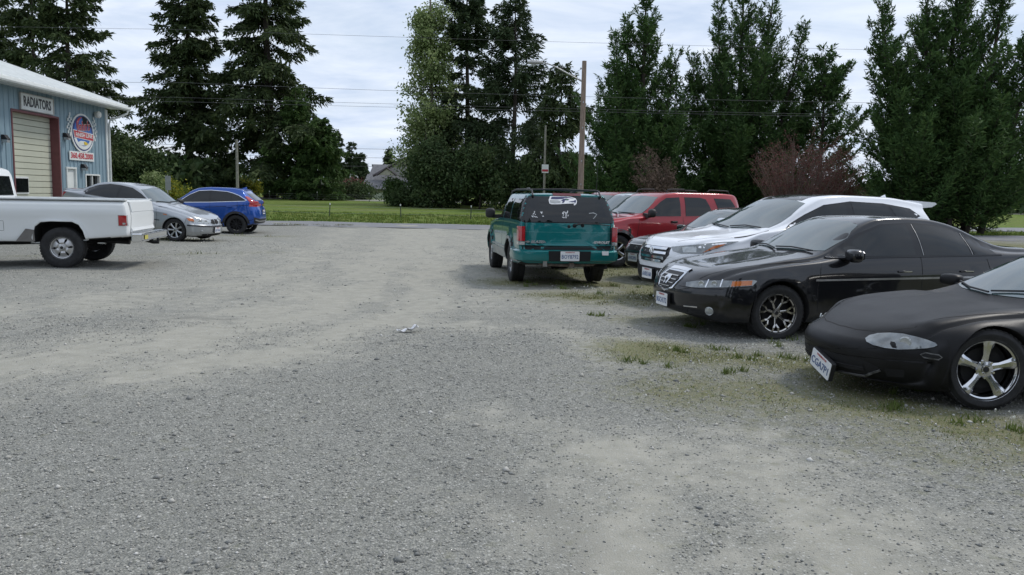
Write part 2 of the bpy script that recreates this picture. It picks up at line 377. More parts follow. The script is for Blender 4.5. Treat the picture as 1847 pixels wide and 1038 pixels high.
g.link(g.ramp(tn, [(0, (.165, .17, .165)), (.3, (.235, .238, .225)), (.6, (.31, .305, .28)), (.85, (.40, .385, .34)), (1, (.60, .59, .56))]), g.b.inputs['Base Color']); g.b.inputs['Roughness'].default_value = .9; M_stone = g.m
dn = lambda x, y: np.clip(1.0-1.05*dust_map(x, y)-.55*green_map(x, y), .012, 1)
stones('gravel', 72000, -7, 7.5, 2.6, 9.5, .0028, .0085, M_stone, dn)
stones('gravel', 18000, -14, 9, 8, 24, .004, .010, M_stone, dn)
stones('gravel', 500, -5, 5, 3, 14, .012, .022, M_stone, dn)

# weeds, short grass and clover among the gravel
def leaf_mat(name, cols, trans=.25):
    g = G(name); tn = g.n('ShaderNodeAttribute', attribute_name='tint').outputs['Fac']; nz = g.noise(g.coord(), .55, 3)
    c = g.ramp(tn, [(i/(len(cols)-1), q) for i, q in enumerate(cols)]); c = g.mix(.5, c, g.ramp(nz.outputs['Fac'], [(.3, (.6, .6, .6)), (.7, (1.4, 1.4, 1.4))]), 'MULTIPLY')
    g.link(c, g.b.inputs['Base Color']); g.b.inputs['Roughness'].default_value = .7; g.b.inputs['Specular IOR Level'].default_value = .2
    if trans:
        tr = g.n('ShaderNodeBsdfTranslucent'); g.link(c, tr.inputs['Color']); mx_ = g.n('ShaderNodeMixShader'); mx_.inputs[0].default_value = trans
        g.link(g.b.outputs[0], mx_.inputs[1]); g.link(tr.outputs[0], mx_.inputs[2]); g.link(mx_.outputs[0], g.t.nodes['Material Output'].inputs[0])
    return g.m
def blades(name, P, h, w, m, lean=.5):
    n = len(P); a = rng.uniform(0, 6.28, n); l = rng.uniform(.1, lean, n)*h; la = rng.uniform(0, 6.28, n)
    B = np.stack([P[:, 0], P[:, 1], P[:, 2]-.004], -1); d = np.stack([np.cos(a), np.sin(a), 0*a], -1)*w[:, None]
    tip = B+np.stack([np.cos(la)*l, np.sin(la)*l, h], -1); V = np.stack([B-d, B+d, tip], 1).reshape(-1, 3); F = np.arange(3*n).reshape(n, 3)
    return tag(link(name, fast_mesh(name, V, F, rng.uniform(0, 1, n)), m), kind='stuff')
def scatter(n, x0, x1, y0, y1, dens, zf=lot_z, clump=.05, per=14):
    c = np.stack([rng.uniform(x0, x1, n*6), rng.uniform(y0, y1, n*6)], 1); c = c[rng.uniform(0, 1, len(c)) < dens(c[:, 0], c[:, 1])][:n]
    P = np.repeat(c, per, 0)+rng.normal(0, clump, (len(c)*per, 2)); return np.stack([P[:, 0], P[:, 1], zf(P[:, 0], P[:, 1])], 1)
M_weed = leaf_mat('weed_leaves', [(.05, .08, .018), (.09, .125, .03), (.13, .16, .045), (.20, .185, .09), (.27, .225, .14)])
gd = lambda x, y: np.clip((green_map(x, y)-.22)*1.5, 0, 1)**1.3*(.12+.88*np.clip(fnoise(x, y, 1.1, 3)*2.5, 0, 1))
P = scatter(5200, 0, 8, 3.6, 13, gd, per=12, clump=.09); blades('weeds', P, rng.uniform(.006, .028, len(P)), rng.uniform(.002, .005, len(P)), M_weed, .9)
P = scatter(1500, -1, 14, 11, 26, gd, per=14, clump=.09); blades('weeds', P, rng.uniform(.015, .055, len(P)), rng.uniform(.004, .009, len(P)), M_weed, .8)
P = scatter(900, -16, -6, 16, 38, gd, per=16, clump=.12); blades('weeds', P, rng.uniform(.04, .11, len(P)), rng.uniform(.006, .014, len(P)), M_weed, .8)
# distinct broad tufts
pts = [(1.75, 8.15), (2.1, 8.3), (2.45, 7.95), (2.75, 7.75), (3.25, 7.7), (3.5, 7.1), (3.35, 6.6), (3.0, 6.1), (3.3, 5.6), (3.7, 5.2), (4.2, 4.75), (1.45, 7.6), (2.0, 7.2), (2.4, 12.6), (1.5, 12.9), (.9, 13.6), (2.9, 11.8), (.3, 14.3), (1.9, 14.2), (2.2, 9.9), (1.2, 10.6), (3.4, 8.6), (2.9, 8.75)]
P = []
for x, y in pts:
    for _ in range(3):
        tx, ty = x+rnd.gauss(0, .16), y+rnd.gauss(0, .13); n = rnd.randint(16, 46); q = rng.normal(0, rnd.uniform(.02, .045), (n, 2)); P.append(np.stack([tx+q[:, 0], ty+q[:, 1], lot_z(tx+q[:, 0], ty+q[:, 1])], 1))
P = np.concatenate(P); M_tuft = leaf_mat('tuft_leaves', [(.08, .115, .025), (.12, .165, .04), (.17, .20, .065)]); blades('weeds', P, rng.uniform(.025, .085, len(P)), rng.uniform(.003, .008, len(P)), M_tuft, .9)
# white clover heads
pts = []
for cx_, cy_, rx, ry, n in ((2.95, 8.45, .35, .12, 14), (3.05, 7.55, .38, .16, 34), (2.55, 7.7, .35, .2, 14), (1.35, 13.3, .4, .3, 10), (2.1, 12.2, .25, .2, 9), (3.7, 5.4, .6, .3, 12), (1.9, 7.9, .7, .4, 10)):
    for _ in range(n): pts.append((rnd.gauss(cx_, rx*.6), rnd.gauss(cy_, ry*.6)))
V = []; F = []
for x, y in pts:
    z = float(lot_z(x, y))+rnd.uniform(.03, .07); r = rnd.uniform(.006, .010); b0 = len(V)
    V += [(x+r*cos(k*1.047), y+r*sin(k*1.047), z) for k in range(6)]+[(x+r*.6*cos(k*1.047), y+r*.6*sin(k*1.047), z+r*1.1) for k in range(6)]+[(x, y, z+r*1.5), (x, y, z-r)]
    for k in range(6): j = (k+1) % 6; F += [(b0+k, b0+j, b0+6+j, b0+6+k), (b0+6+k, b0+6+j, b0+12), (b0+j, b0+k, b0+13)]
tag(link('clover_flowers', mesh('clover_flowers', V, F), mat('clover_white', (.70, .70, .62), .8)), kind='stuff')
# rough grass along the far verge and in the field
M_verge = leaf_mat('verge_grass', [(.05, .09, .015), (.09, .15, .025), (.13, .19, .035), (.22, .22, .06)])
P = scatter(4200, -26, 30, 41.2, 60, lambda x, y: .35+.65*np.exp(-((y-41.6)/1.1)**2), gz, .16, 9); blades('grass', P, rng.uniform(.05, .16, len(P)), rng.uniform(.012, .03, len(P)), M_verge, .9)
P = scatter(300, -24, 26, 41, 50, lambda x, y: .5+0*x, gz, .2, 6)
V = P+np.array([0, 0, .14]); n = len(V); q = .022
VV = np.stack([V+[q, 0, 0], V+[0, q, 0], V-[q, 0, 0], V-[0, q, 0]], 1).reshape(-1, 3); VV[::4, 2] += .02; VV[2::4, 2] -= .02
tag(link('dandelions', fast_mesh('dandelions', VV, np.arange(4*n).reshape(n, 4)), mat('dandelion_yellow', (.55, .42, .02), .8)), kind='stuff')
# ------------------------------------------------------------------ the blue metal workshop on the left
def loc_frame(name, x, y, z, ang):
    return empty(name, (x, y, z), ang)
BA = math.atan2(-1, .05)
bld = loc_frame('workshop_building', -17.05, 34.0, 0, BA); tag(bld, 'blue metal clad workshop with white roof edge and a tall cream garage door', 'building')
g = G('blue_metal_cladding'); co = g.coord(); n = g.noise(co, 1.6, 6, .65); sp_ = g.n('ShaderNodeSeparateXYZ', {0: co})
wv = g.n('ShaderNodeTexNoise', {'Vector': g.n('ShaderNodeMapping', {'Vector': co, 'Scale': (7, 7, .35)}).outputs[0], 'Scale': 1.5, 'Detail': 5})
g.link(g.mix(.5, g.ramp(n.outputs['Fac'], [(.3, (.18, .275, .33)), (.7, (.25, .345, .395))]), g.ramp(wv.outputs['Fac'], [(.3, (.14, .215, .27)), (.7, (.28, .37, .415))])), g.b.inputs['Base Color']); g.b.inputs['Roughness'].default_value = .5; M_clad = g.m
M_wht = mat('white_painted_metal', (.66, .68, .66), .45, var=.08, scale=3); M_cream = mat('cream_door_paint', (.50, .51, .41), .5, var=.06, scale=2); M_maroon = mat('maroon_paint', (.15, .05, .055), .55, var=.15)
def bx(name, c, d, m, parent, bev=0):
    b = MB(); b.box(c, d); return b.build(name, m, parent)
LW, HW = 26., 4.86
# wall with openings (s along the wall, z up)
b = MB()
for s0, s1, z0, z1 in ((0, .76, -.2, HW), (.76, 2.01, -.2, 1.0), (.76, 2.01, 2.03, HW), (2.01, 2.76, -.2, HW), (2.76, 3.51, 2.22, HW), (3.51, 3.95, -.2, HW), (3.95, 7.0, 4.06, HW), (7.0, 12.5, -.2, HW), (12.5, 15.5, 4.06, HW), (15.5, LW, -.2, HW)):
    b.box(((s0+s1)/2, -.10, (z0+z1)/2), (s1-s0, .20, z1-z0))
b.box((.1, -6.1, HW/2-.1), (.2, 11.8, HW+.2)); b.box((LW-.1, -6.1, HW/2-.1), (.2, 11.8, HW+.2)); b.box((LW/2, -12.1, HW/2-.1), (LW, .2, HW+.2)); b.build('wall', M_clad, bld)
for s_ in (0, LW-.2): b = MB(); b.prism([(-12.2, HW), (0, HW), (-6.1, HW+2.0)], (s_, 0, 0), (0, 1, 0), (0, 0, 1), (.2, 0, 0)); b.build('gable_wall', M_clad, bld)
b = MB()
for k in range(86):
    s = .15+k*.30
    segs = [(-.2, HW)]
    if .76 < s < 2.01: segs = [(-.2, .98), (2.05, HW)]
    if 2.76 < s < 3.51: segs = [(2.26, HW)]
    if 3.90 < s < 7.05 or 12.45 < s < 15.55: segs = [(4.16, HW)]
    for z0, z1 in segs: b.prism([(-.035, 0), (-.018, .028), (.018, .028), (.035, 0)], (s, .0005, z0), (1, 0, 0), (0, 1, 0), (0, 0, z1-z0))
tag(b.build('wall_ribs', M_clad, bld), kind='stuff')
# roof, 4 in 12
b = MB(); sl = 1/3.; y1 = .68
for a, c_ in (((y1, HW+.10), (-6.1, HW+.10+(6.1+y1)*sl)), ((-12.9, HW+.10), (-6.1, HW+.10+(6.1+y1)*sl))):
    (ya, za), (yb_, zb_) = a, c_; b.add([(-.55, ya, za), (LW+.5, ya, za), (LW+.5, yb_, zb_), (-.55, yb_, zb_), (-.55, ya, za-.06), (LW+.5, ya, za-.06), (LW+.5, yb_, zb_-.06), (-.55, yb_, zb_-.06)], [(0, 1, 2, 3), (7, 6, 5, 4), (0, 4, 5, 1), (2, 6, 7, 3), (1, 5, 6, 2), (0, 3, 7, 4)])
rf = b.build('roof', M_wht, bld)
b = MB()
for k in range(60):
    s = -.45+k*.45; b.add([(s-.02, y1, HW+.103), (s+.02, y1, HW+.103), (s+.02, -6.1, HW+.103+(6.1+y1)*sl), (s-.02, -6.1, HW+.103+(6.1+y1)*sl), (s, y1, HW+.128), (s, -6.1, HW+.128+(6.1+y1)*sl)], [(0, 3, 5, 4), (1, 4, 5, 2), (0, 4, 1)])
tag(b.build('roof_seams', M_wht, rf), kind='stuff')
b = MB(); b.prism([(0, 0), (.11, .0), (.135, .05), (.125, .125), (0, .125)], (-.57, y1-.01, HW-.08), (0, 1, 0), (0, 0, 1), (LW+1.1, 0, 0)); b.build('gutter', M_wht, bld)
b = MB(); b.box((LW/2, y1-.03, HW-.02), (LW+1.05, .03, .17)); b.add([(-.5, y1-.05, HW-.02), (LW, y1-.05, HW-.02), (LW, 0, HW-.02), (-.5, 0, HW-.02), (-.5, y1-.05, HW-.05), (LW, y1-.05, HW-.05), (LW, 0, HW-.05), (-.5, 0, HW-.05)], [(0, 1, 2, 3), (7, 6, 5, 4), (0, 4, 5, 1), (2, 6, 7, 3), (1, 5, 6, 2), (0, 3, 7, 4)]); b.build('eave', M_wht, bld)
b = MB(); b.add([(-.57, y1, HW-.06), (-.57, -6.1, HW-.06+(6.1+y1)*sl), (-.57, -6.1, HW+.14+(6.1+y1)*sl), (-.57, y1, HW+.14), (-.54, y1, HW-.06), (-.54, -6.1, HW-.06+(6.1+y1)*sl), (-.54, -6.1, HW+.14+(6.1+y1)*sl), (-.54, y1, HW+.14)], [(0, 1, 2, 3), (7, 6, 5, 4), (0, 4, 5, 1), (2, 6, 7, 3), (1, 5, 6, 2), (0, 3, 7, 4)]); b.build('rake_trim', M_wht, bld)
b = MB(); b.box((.075, .035, HW/2-.06), (.18, .07, HW-.12)); b.build('corner_trim', M_wht, bld)
b = MB(); b.tube([(-.42, y1+.05, HW-.07), (-.40, y1+.04, HW-.22), (-.05, .14, HW-.55), (-.03, .11, HW-.70), (-.03, .11, -.1)], .045, 8); b.build('downpipe', M_wht, bld, 40)
# cream garage doors in maroon frames
for nm, s0, s1 in (('garage_door', 3.95, 7.0), ('garage_door', 12.5, 15.5)):
    gd_ = empty(nm, ((s0+s1)/2, -.3, 0), 0, bld); w = s1-s0; npan = 19; ph = 4.06/npan
    pm = None
    for k in range(npan):
        if pm is None:
            b = MB(); b.prism([(0, .006), (.030, .012), (.034, ph-.016), (0, ph-.006)], (-w/2+.02, 0, 0), (0, 1, 0), (0, 0, 1), (w-.04, 0, 0)); o = b.build('door_panel', M_cream, gd_); pm = o
        else: o = pm.copy(); C.objects.link(o)
        o.location = (0, 0, k*ph)
    bx('door_backing', (0, -.03, 2.03), (w, .04, 4.06), mat('door_joint', (.16, .16, .13), .8), gd_)
    for s_ in (-1, 1):
        bx('door_jamb', (s_*(w/2-.01), .17, 2.02), (.07, .36, 4.08), M_maroon, gd_)
    bx('door_lintel', (0, .17, 4.045), (w, .36, .07), M_maroon, gd_)
    if s0 < 5:
        cs = 6.135-(s0+s1)/2; bx('window_frame', (cs, .05, 1.56), (.95, .05, .60), M_wht, gd_); bx('window_pane', (cs, .085, 1.56), (.82, .03, .47), M_glass, gd_)
# entrance door and office window
dr = bx('entrance_door', (3.135, -.06, 1.0), (.72, .06, 2.42), M_wht, bld); bx('door_handle', (2.84, -.02, 1.05), (.10, .06, .04), M_steel, dr)
for c_, d in (((2.79, .0, 1.0), (.07, .10, 2.48)), ((3.48, .0, 1.0), (.07, .10, 2.48)), ((3.135, .0, 2.25), (.80, .10, .07))): bx('door_frame', c_, d, M_wht, dr)
wn = bx('window', (1.385, -.08, 1.515), (1.23, .03, 1.01), M_glass, bld)
for c_, d in (((.79, -.02, 1.515), (.07, .10, 1.07)), ((1.98, -.02, 1.515), (.07, .10, 1.07)), ((1.385, -.02, 2.03), (1.12, .10, .06)), ((1.385, -.02, 1.0), (1.12, .12, .06)), ((1.385, -.03, 1.515), (.05, .07, .96))): bx('window_frame', c_, d, M_wht, wn)
# signs and lamps fixed to the wall, each a thing of its own
def wall_thing(name, s, z, label, cat, out=.03):
    o = empty(name, (0, 0, 0)); o.matrix_world = Matrix.Translation((-17.05, 34, 0)) @ Matrix.Rotation(BA, 4, 'Z') @ Matrix.Translation((s, out, z)); tag(o, label, cat); return o
sg = wall_thing('shop_sign', 5.41, 4.39, 'long white sign board reading RADIATORS above the cream garage door', 'sign')
bx('board', (0, .02, 0), (2.12, .04, .55), M_wht, sg)
for c_, d in (((0, .03, .275), (2.16, .06, .025)), ((0, .03, -.275), (2.16, .06, .025)), ((1.07, .03, 0), (.03, .06, .56)), ((-1.07, .03, 0), (.03, .06, .56))): bx('sign_edge', c_, d, mat('sign_edge', (.40, .38, .36), .6), sg)
blank(text_mb('RADIATORS', .46, (-1, 0, 0), (0, 0, 1), (0, .042, 0), .006, .012, 0, 1.78), 'lettering', mat('sign_black', (.05, .05, .055), .6), sg)
M_lred = mat('sign_red', (.45, .035, .05), .5); M_lnavy = mat('sign_navy', (.02, .04, .16), .5); M_lblue = mat('sign_blue', (.05, .14, .42), .5); M_lyel = mat('sign_yellow', (.62, .45, .04), .5)
lg = wall_thing('round_sign', 2.17, 3.62, 'round blue racing emblem between two chequered flag shapes on the blue wall', 'sign')
def ell(a, b_, n=40, a0=0, a1=360): return [(a*cos(R(a0+(a1-a0)*k/n)), b_*sin(R(a0+(a1-a0)*k/n))) for k in range(n)]
def plq(name, poly, y, m, th=.012): b = MB(); b.prism(poly, (0, y, 0), (-1, 0, 0), (0, 0, 1), (0, th, 0)); return b.build(name, m, lg)
plq('ring', ell(.92, .75), 0, M_wht, .03); plq('disc', ell(.84, .68), .022, M_lnavy); plq('disc_inner', ell(.72, .58), .026, M_lblue)
plq('dark_arc', ell(.80, .64, 24, 25, 95)+[(0, .3)], .030, M_seam); plq('red_arc', [(-.5, .15), (-.52, .40), (-.30, .56), (-.05, .62), (-.25, .50), (-.40, .32), (-.40, .15)], .034, M_lred)
plq('banner', [(-.80, .10), (.84, .02), (.84, -.27), (-.72, -.20)], .036, M_wht); plq('banner_fill', [(-.76, .07), (.80, -.005), (.80, -.245), (-.69, -.175)], .040, M_lred)
blank(text_mb('FINISH LINE', .22, (-1, 0, 0), (0, 0, 1), (-.04, .054, -.085), .004, .004, .1, 1.36), 'lettering', M_wht, lg)
blank(text_mb('John\'s', .50, (-1, 0, .08), (.08, 0, 1), (0, .046, .26), .005, .022, .25, 1.14), 'lettering', M_wht, lg)
blank(text_mb('John\'s', .50, (-1, 0, .08), (.08, 0, 1), (0, .053, .26), .005, .008, .25, 1.12), 'lettering', M_lred, lg)
plq('racing_car', [(-.42, -.36), (-.20, -.30), (.10, -.30), (.40, -.40), (.30, -.46), (-.30, -.48)], .036, M_wht); plq('racing_car_nose', [(.02, -.32), (.20, -.33), (.34, -.40), (.24, -.44), (.05, -.44)], .050, M_lyel)
plq('lower_arc', ell(.78, .63, 20, 200, 340)+ell(.62, .50, 20, 340, 200), .034, M_wht)
for sgn in (-1, 1):
    for i in range(5):
        for j in range(7):
            if (i+j) % 2: continue
            x0 = sgn*(.86+.07*i+.05*sin(j*.9)); z0 = -.25+j*.14+.03*i
            if abs(i-2)+abs(j-3)*.6 > 3.2: continue
            plq('flag_check', [(x0-.035, z0-.06), (x0+.035, z0-.05), (x0+.035, z0+.06), (x0-.035, z0+.05)], .01, M_wht, .02)
ph = wall_thing('phone_sign', 2.30, 2.725, 'white sign with a red telephone number below the round emblem', 'sign'); bx('board', (0, .015, 0), (1.96, .03, .34), M_wht, ph)
blank(text_mb('360.458.2000', .30, (-1, 0, 0), (0, 0, 1), (0, .032, 0), .006, .008, 0, 1.78), 'lettering', M_lred, ph)
for (s, z, lab) in ((3.54, 3.40, 'small dark wall lamp beside the upper edge of the garage door'), (2.26, 2.30, 'small dark wall lamp between the entrance door and the office window'), (7.55, 3.05, 'small dark wall lamp left of the garage door')):
    wl = wall_thing('wall_lamp', s, z, lab, 'wall lamp', .02)
    b = MB(); b.prism([(0, -.02), (0, .13), (.10, .13), (.20, -.01), (.20, -.03)], (.10, 0, 0), (0, 1, 0), (0, 0, 1), (-.20, 0, 0)); b.build('housing', M_black, wl); bx('lamp_glass', (0, .10, -.075), (.17, .17, .10), M_lens, wl)
fl = wall_thing('floodlight', 1.11, 4.44, 'round white floodlight high on the blue wall near its corner', 'lamp', .03)
b = MB(); b.tube([(0, 0, .05), (0, .10, .03)], .03, 8); b.build('bracket', M_steel, fl, 40); b = MB(); b.lathe([(.001, .04), (.09, .05), (.13, .11), (.14, .20), (.10, .255), (.001, .27)], 18, 'Y'); b.build('lamp_head', mat('lamp_white', (.75, .74, .70), .35), fl, 40)
fl = wall_thing('wall_fitting', -.22, 4.36, 'small white fitting under the roof corner beside the downpipe', 'lamp', -.10)
b = MB(); b.lathe([(.001, -.10), (.05, -.08), (.06, .02), (.04, .10), (.001, .12)], 14, 'Z'); b.build('lamp_head', M_wht, fl, 40); bx('bracket', (.08, 0, .10), (.12, .05, .05), M_wht, fl)
cb_ = wall_thing('wall_box', 8.4, 3.0, 'faded blue box fixed to the wall left of the garage door', 'box', .02); bx('box_body', (0, .12, 0), (.5, .22, .75), mat('faded_blue_box', (.06, .13, .32), .5), cb_); bx('box_lid', (0, .24, 0), (.44, .02, .68), mat('faded_blue_lid', (.08, .16, .36), .5), cb_)

# ------------------------------------------------------------------ street light, poles, cables, small roadside things
g = G('weathered_pole_wood'); co = g.coord(); mp_ = g.n('ShaderNodeMapping', {'Vector': co, 'Scale': (14, 14, .9)})
n = g.n('ShaderNodeTexNoise', {'Vector': mp_.outputs[0], 'Scale': 2.4, 'Detail': 8, 'Roughness': .65}); g.link(g.ramp(n.outputs['Fac'], [(.3, (.10, .075, .055)), (.5, (.23, .175, .135)), (.7, (.34, .27, .22))]), g.b.inputs['Base Color']); g.b.inputs['Roughness'].default_value = .9; g.bump(n.outputs['Fac'], .6, .02); M_wood = g.m
sl_ = empty('street_light', (3.47, 42.3, 0)); tag(sl_, 'tall brown wooden pole carrying a grey street lamp on a long arm', 'street light')
b = MB(); b.tube([(0, 0, -.3), (0, 0, 4), (.0, 0, 8.48)], [.165, .145, .115], 14); b.build('pole', M_wood, sl_, 40)
b = MB(); b.tube([(-.06, 0, 7.45), (-.5, -.02, 7.66), (-1.3, -.05, 8.06), (-1.75, -.06, 8.26), (-2.0, -.06, 8.33), (-2.2, -.06, 8.35)], [.045, .04, .036, .034, .032, .032], 10); b.build('arm', M_steel, sl_, 40)
b = MB()
V_ = []
for x, w, h0, h1 in ((-2.12, .07, -.05, .07), (-2.25, .11, -.07, .10), (-2.50, .15, -.10, .12), (-2.75, .15, -.09, .11), (-2.92, .09, -.05, .06)):
    for k in range(10): a = 2*pi*k/10; V_.append((x, -.06+w*cos(a), 8.34+(h1 if sin(a) > 0 else -h0)*sin(a)))
b.add(V_, [(i*10+k, i*10+(k+1) % 10, (i+1)*10+(k+1) % 10, (i+1)*10+k) for i in range(4) for k in range(10)]+[tuple(range(10)), tuple(range(40, 50))]); b.build('lamp_head', mat('lamp_grey', (.34, .34, .33), .5), sl_, 40)
b = MB(); b.lathe([(.001, -.13), (.08, -.11), (.12, -.04)], 14, 'Z', (-2.62, -.06, 8.30)); b.build('lamp_lens', M_lens, sl_, 40)
b = MB(); b.tube([(-.12, 0, 8.10), (-.5, 0, 7.85), (-.72, 0, 7.95), (-.95, 0, 8.12), (-1.3, 0, 8.10), (-2.2, -.03, 7.95), (-3.2, -.05, 7.82)], .008, 5); b.build('feed_wire', M_black, sl_, 40)
b = MB(); b.lathe([(.02, -.05), (.04, -.02), (.04, .02), (.02, .05)], 10, 'Z', (-.17, 0, 8.10)); b.box((-.13, 0, 8.10), (.08, .02, .02)); b.build('insulator', M_steel, sl_, 40)
b = MB()
for z in (2.2, 3.4, 5.1, 6.4): b.box((.0, -.15, z), (.05, .012, .09))
b.build('pole_tag', M_alu, sl_)
p2_ = empty('utility_pole', (-20.5, 60, GZ(-20.5, 60))); tag(p2_, 'short weathered grey pole standing before the two biggest firs', 'pole'); b = MB(); b.tube([(0, 0, -.2), (0, 0, 5.2)], [.12, .09], 12); b.build('pole', mat('grey_wood', (.22, .21, .18), .9, var=.3, scale=9), p2_, 40); b = MB(); b.lathe([(.001, .0), (.10, -.01), (.10, -.05)], 10, 'Z', (0, 0, 5.24)); b.build('pole_cap', M_steel, p2_, 40)
p3_ = empty('sign_pole', (2.22, 60, 0)); tag(p3_, 'thin grey post with a small white and red notice behind the teal wagon', 'sign'); b = MB(); b.tube([(0, 0, -.1), (0, 0, 6.7)], [.09, .07], 10); b.build('pole', mat('grey_wood', (.22, .21, .18), .9), p3_, 40)
bx('sign_board', (.04, -.10, 3.55), (.50, .02, .62), M_white, p3_); bx('sign_band', (.04, -.118, 3.42), (.44, .012, .16), M_lred, p3_)
s4 = empty('road_sign', (-21.4, 50, 0)); tag(s4, 'back of a narrow grey road sign between the silver and the blue car', 'sign'); b = MB(); b.tube([(0, 0, -.1), (0, 0, 2.35)], .03, 8); b.build('post', M_steel, s4, 40); bx('sign_board', (.05, -.05, 1.87), (.34, .02, .88), mat('sign_back', (.26, .27, .27), .5, .3), s4)
s5 = empty('fire_hydrant', (-21.75, 50, 0)); tag(s5, 'red hydrant with a pale cap seen past the silver car bonnet', 'hydrant'); b = MB(); b.lathe([(.001, 1.20), (.13, 1.18), (.16, 1.12), (.16, .2), (.20, .18), (.20, -.05)], 16, 'Z'); b.tube([(-.28, 0, .86), (.28, 0, .86)], .07, 10); b.build('barrel', M_lred, s5, 40); b = MB(); b.lathe([(.001, 1.42), (.07, 1.40), (.12, 1.32), (.17, 1.22), (.17, 1.18)], 16, 'Z'); b.build('cap', M_wht, s5, 40)
s6 = empty('mailbox', (-25.6, 108, GZ(0, 108))); tag(s6, 'small white oval road sign in front of the pale green cedar', 'sign'); b = MB(); b.prism(ell(.30, .52), (0, 0, 2.0), (1, 0, 0), (0, 0, 1), (0, -.03, 0)); b.build('sign_board', M_white, s6); b = MB(); b.prism(ell(.34, .57), (0, .01, 2.0), (1, 0, 0), (0, 0, 1), (0, -.02, 0)); b.build('sign_rim', M_lred, s6); b = MB(); b.tube([(0, .02, -.1), (0, .02, 1.6)], .04, 6); b.build('post', M_steel, s6, 40)
s6.name = 'road_sign'
for i, (x, z, lab) in enumerate(((-26.3, 4.7, 'taller pale lamp post with a sloping arm left of the grey roofed house'), (-25.1, 4.0, 'shorter pale lamp post with a sloping arm beside the grey roofed house'))):
    o = empty('lamp_post', (x, 130, .3)); tag(o, lab, 'lamp post'); b = MB(); b.tube([(0, 0, 0), (0, 0, z-.3)], .07, 8); b.build('pole', M_wht, o, 40); b = MB(); b.tube([(0, 0, z-.32), (-1.1, 0, z+.05)], .05, 8); b.build('arm', M_wht, o, 40); b = MB(); b.lathe([(.001, -.28), (.08, -.2), (.10, .1), (.001, .2)], 10, 'X', (-1.3, 0, z+.09)); b.build('lamp_head', M_wht, o, 40)
M_cable = mat('cable', (.09, .092, .095), .6)
def cable(y, z0, z1, sag, r, label, y1=None, spans=((-75, -18), (-18, 38), (38, 95))):
    b = MB(); pts = []
    for a, c_ in spans:
        for k in range(16):
            t = k/16; x = a+(c_-a)*t; pts.append((x, y+(0 if y1 is None else (y1-y)*(x+75)/170), z0+(z1-z0)*(x+75)/170-sag*4*t*(1-t)))
    b.tube(pts, r, 5); tag(b.build('power_line', M_cable, None, 60), label, 'cable', 'overhead cables along the road')
cable(44, 10.2, 9.45, .15, .007, 'thinnest and highest overhead cable crossing the sky above the street lamp')
cable(44.2, 7.30, 7.05, .28, .008, 'overhead cable meeting the firs just above the lower pair')
cable(43.8, 6.42, 6.32, .16, .007, 'upper of the two close overhead cables ending right at the pole'); cable(44.0, 6.12, 6.30, .10, .007, 'lower of the two close overhead cables crossing behind the workshop')
for k, z in enumerate((9.6, 8.0, 6.4)): 
    b = MB(); b.tube([(-90, 150, z), (-40, 150, z-.2), (20, 150, z)], .03, 5); tag(b.build('power_line', M_cable, None, 60), ('topmost', 'middle', 'lowest')[k]+' of three faint far cables above the grey roofed house', 'cable', 'far cables above the house')
# wire fence with steel posts
def wire_fence(name, y, xs_, h, label):
    o = empty(name, (xs_[0], y, 0)); tag(o, label, 'fence'); pm = None
    for x in xs_:
        z = GZ(x, y)
        if pm is None:
            b = MB(); b.prism([(-.03, 0), (.03, 0), (.03, .012), (.006, .012), (.006, .05), (-.006, .05), (-.006, .012), (-.03, .012)], (0, 0, -.2), (1, 0, 0), (0, 1, 0), (0, 0, h+.1)); pm = b.build('post', mat('green_post', (.05, .06, .045), .7), o)
            q = pm; b = MB(); b.box((0, .01, h-.05), (.062, .055, .12)); tip = b.build('post_tip', M_wht, q)
        else: q = pm.copy(); C.objects.link(q); t2 = tip.copy(); C.objects.link(t2); t2.parent = q
        q.location = (x-xs_[0], rnd.uniform(-.05, .05), z); q.rotation_euler = (rnd.uniform(-.05, .05), rnd.uniform(-.06, .06), 0)
    b = MB()
    for hz in (.25, .5, .72): b.tube([(x-xs_[0], .03, GZ(x, y)+h*hz) for x in xs_], .004, 4)
    b.build('fence_wire', M_steel, o)
wire_fence('wire_fence', 51, [-25.1, -20.6, -16.1, -11.65, -7.12, -2.7, 1.8, 6.3, 10.8], .85, 'thin steel post and wire fence in the grass just beyond the road')
wire_fence('wire_fence', 90, [-38, -32.5, -27.2, -21.9, -16.1, -10.5, -5], 1.0, 'distant post and wire fence along the pale lane at the back of the field')
# crumpled paper
V = []; F = []; nx, ny = 12, 7
for j in range(ny):
    for i in range(nx):
        u, v = i/(nx-1), j/(ny-1); x = -.09+.185*u+.01*sin(9*v); y = (-.035+.09*v)*(.25+.9*u)+.02*u
        z = .010+.055*u*u*(.3+.7*abs(sin(5*v+2*u)))+.010*sin(14*u+3*v)+.008*rnd.random(); V.append((x, y, z))
for j in range(ny-1):
    for i in range(nx-1): a = j*nx+i; F.append((a, a+1, a+nx+1, a+nx))
b = MB(); b.add(V, F); o = b.build('paper_scrap', mat('crumpled_paper', (.78, .78, .80), .8, var=.05)); sm_ = o.modifiers.new('s', 'SOLIDIFY'); sm_.thickness = .0015
o.scale = (1.2, 1.3, 1.3); o.location = (-1.18, 8.96, GZ(-1.18, 8.96)+.008); tag(o, 'crumpled white paper scrap lying on the gravel', 'paper')
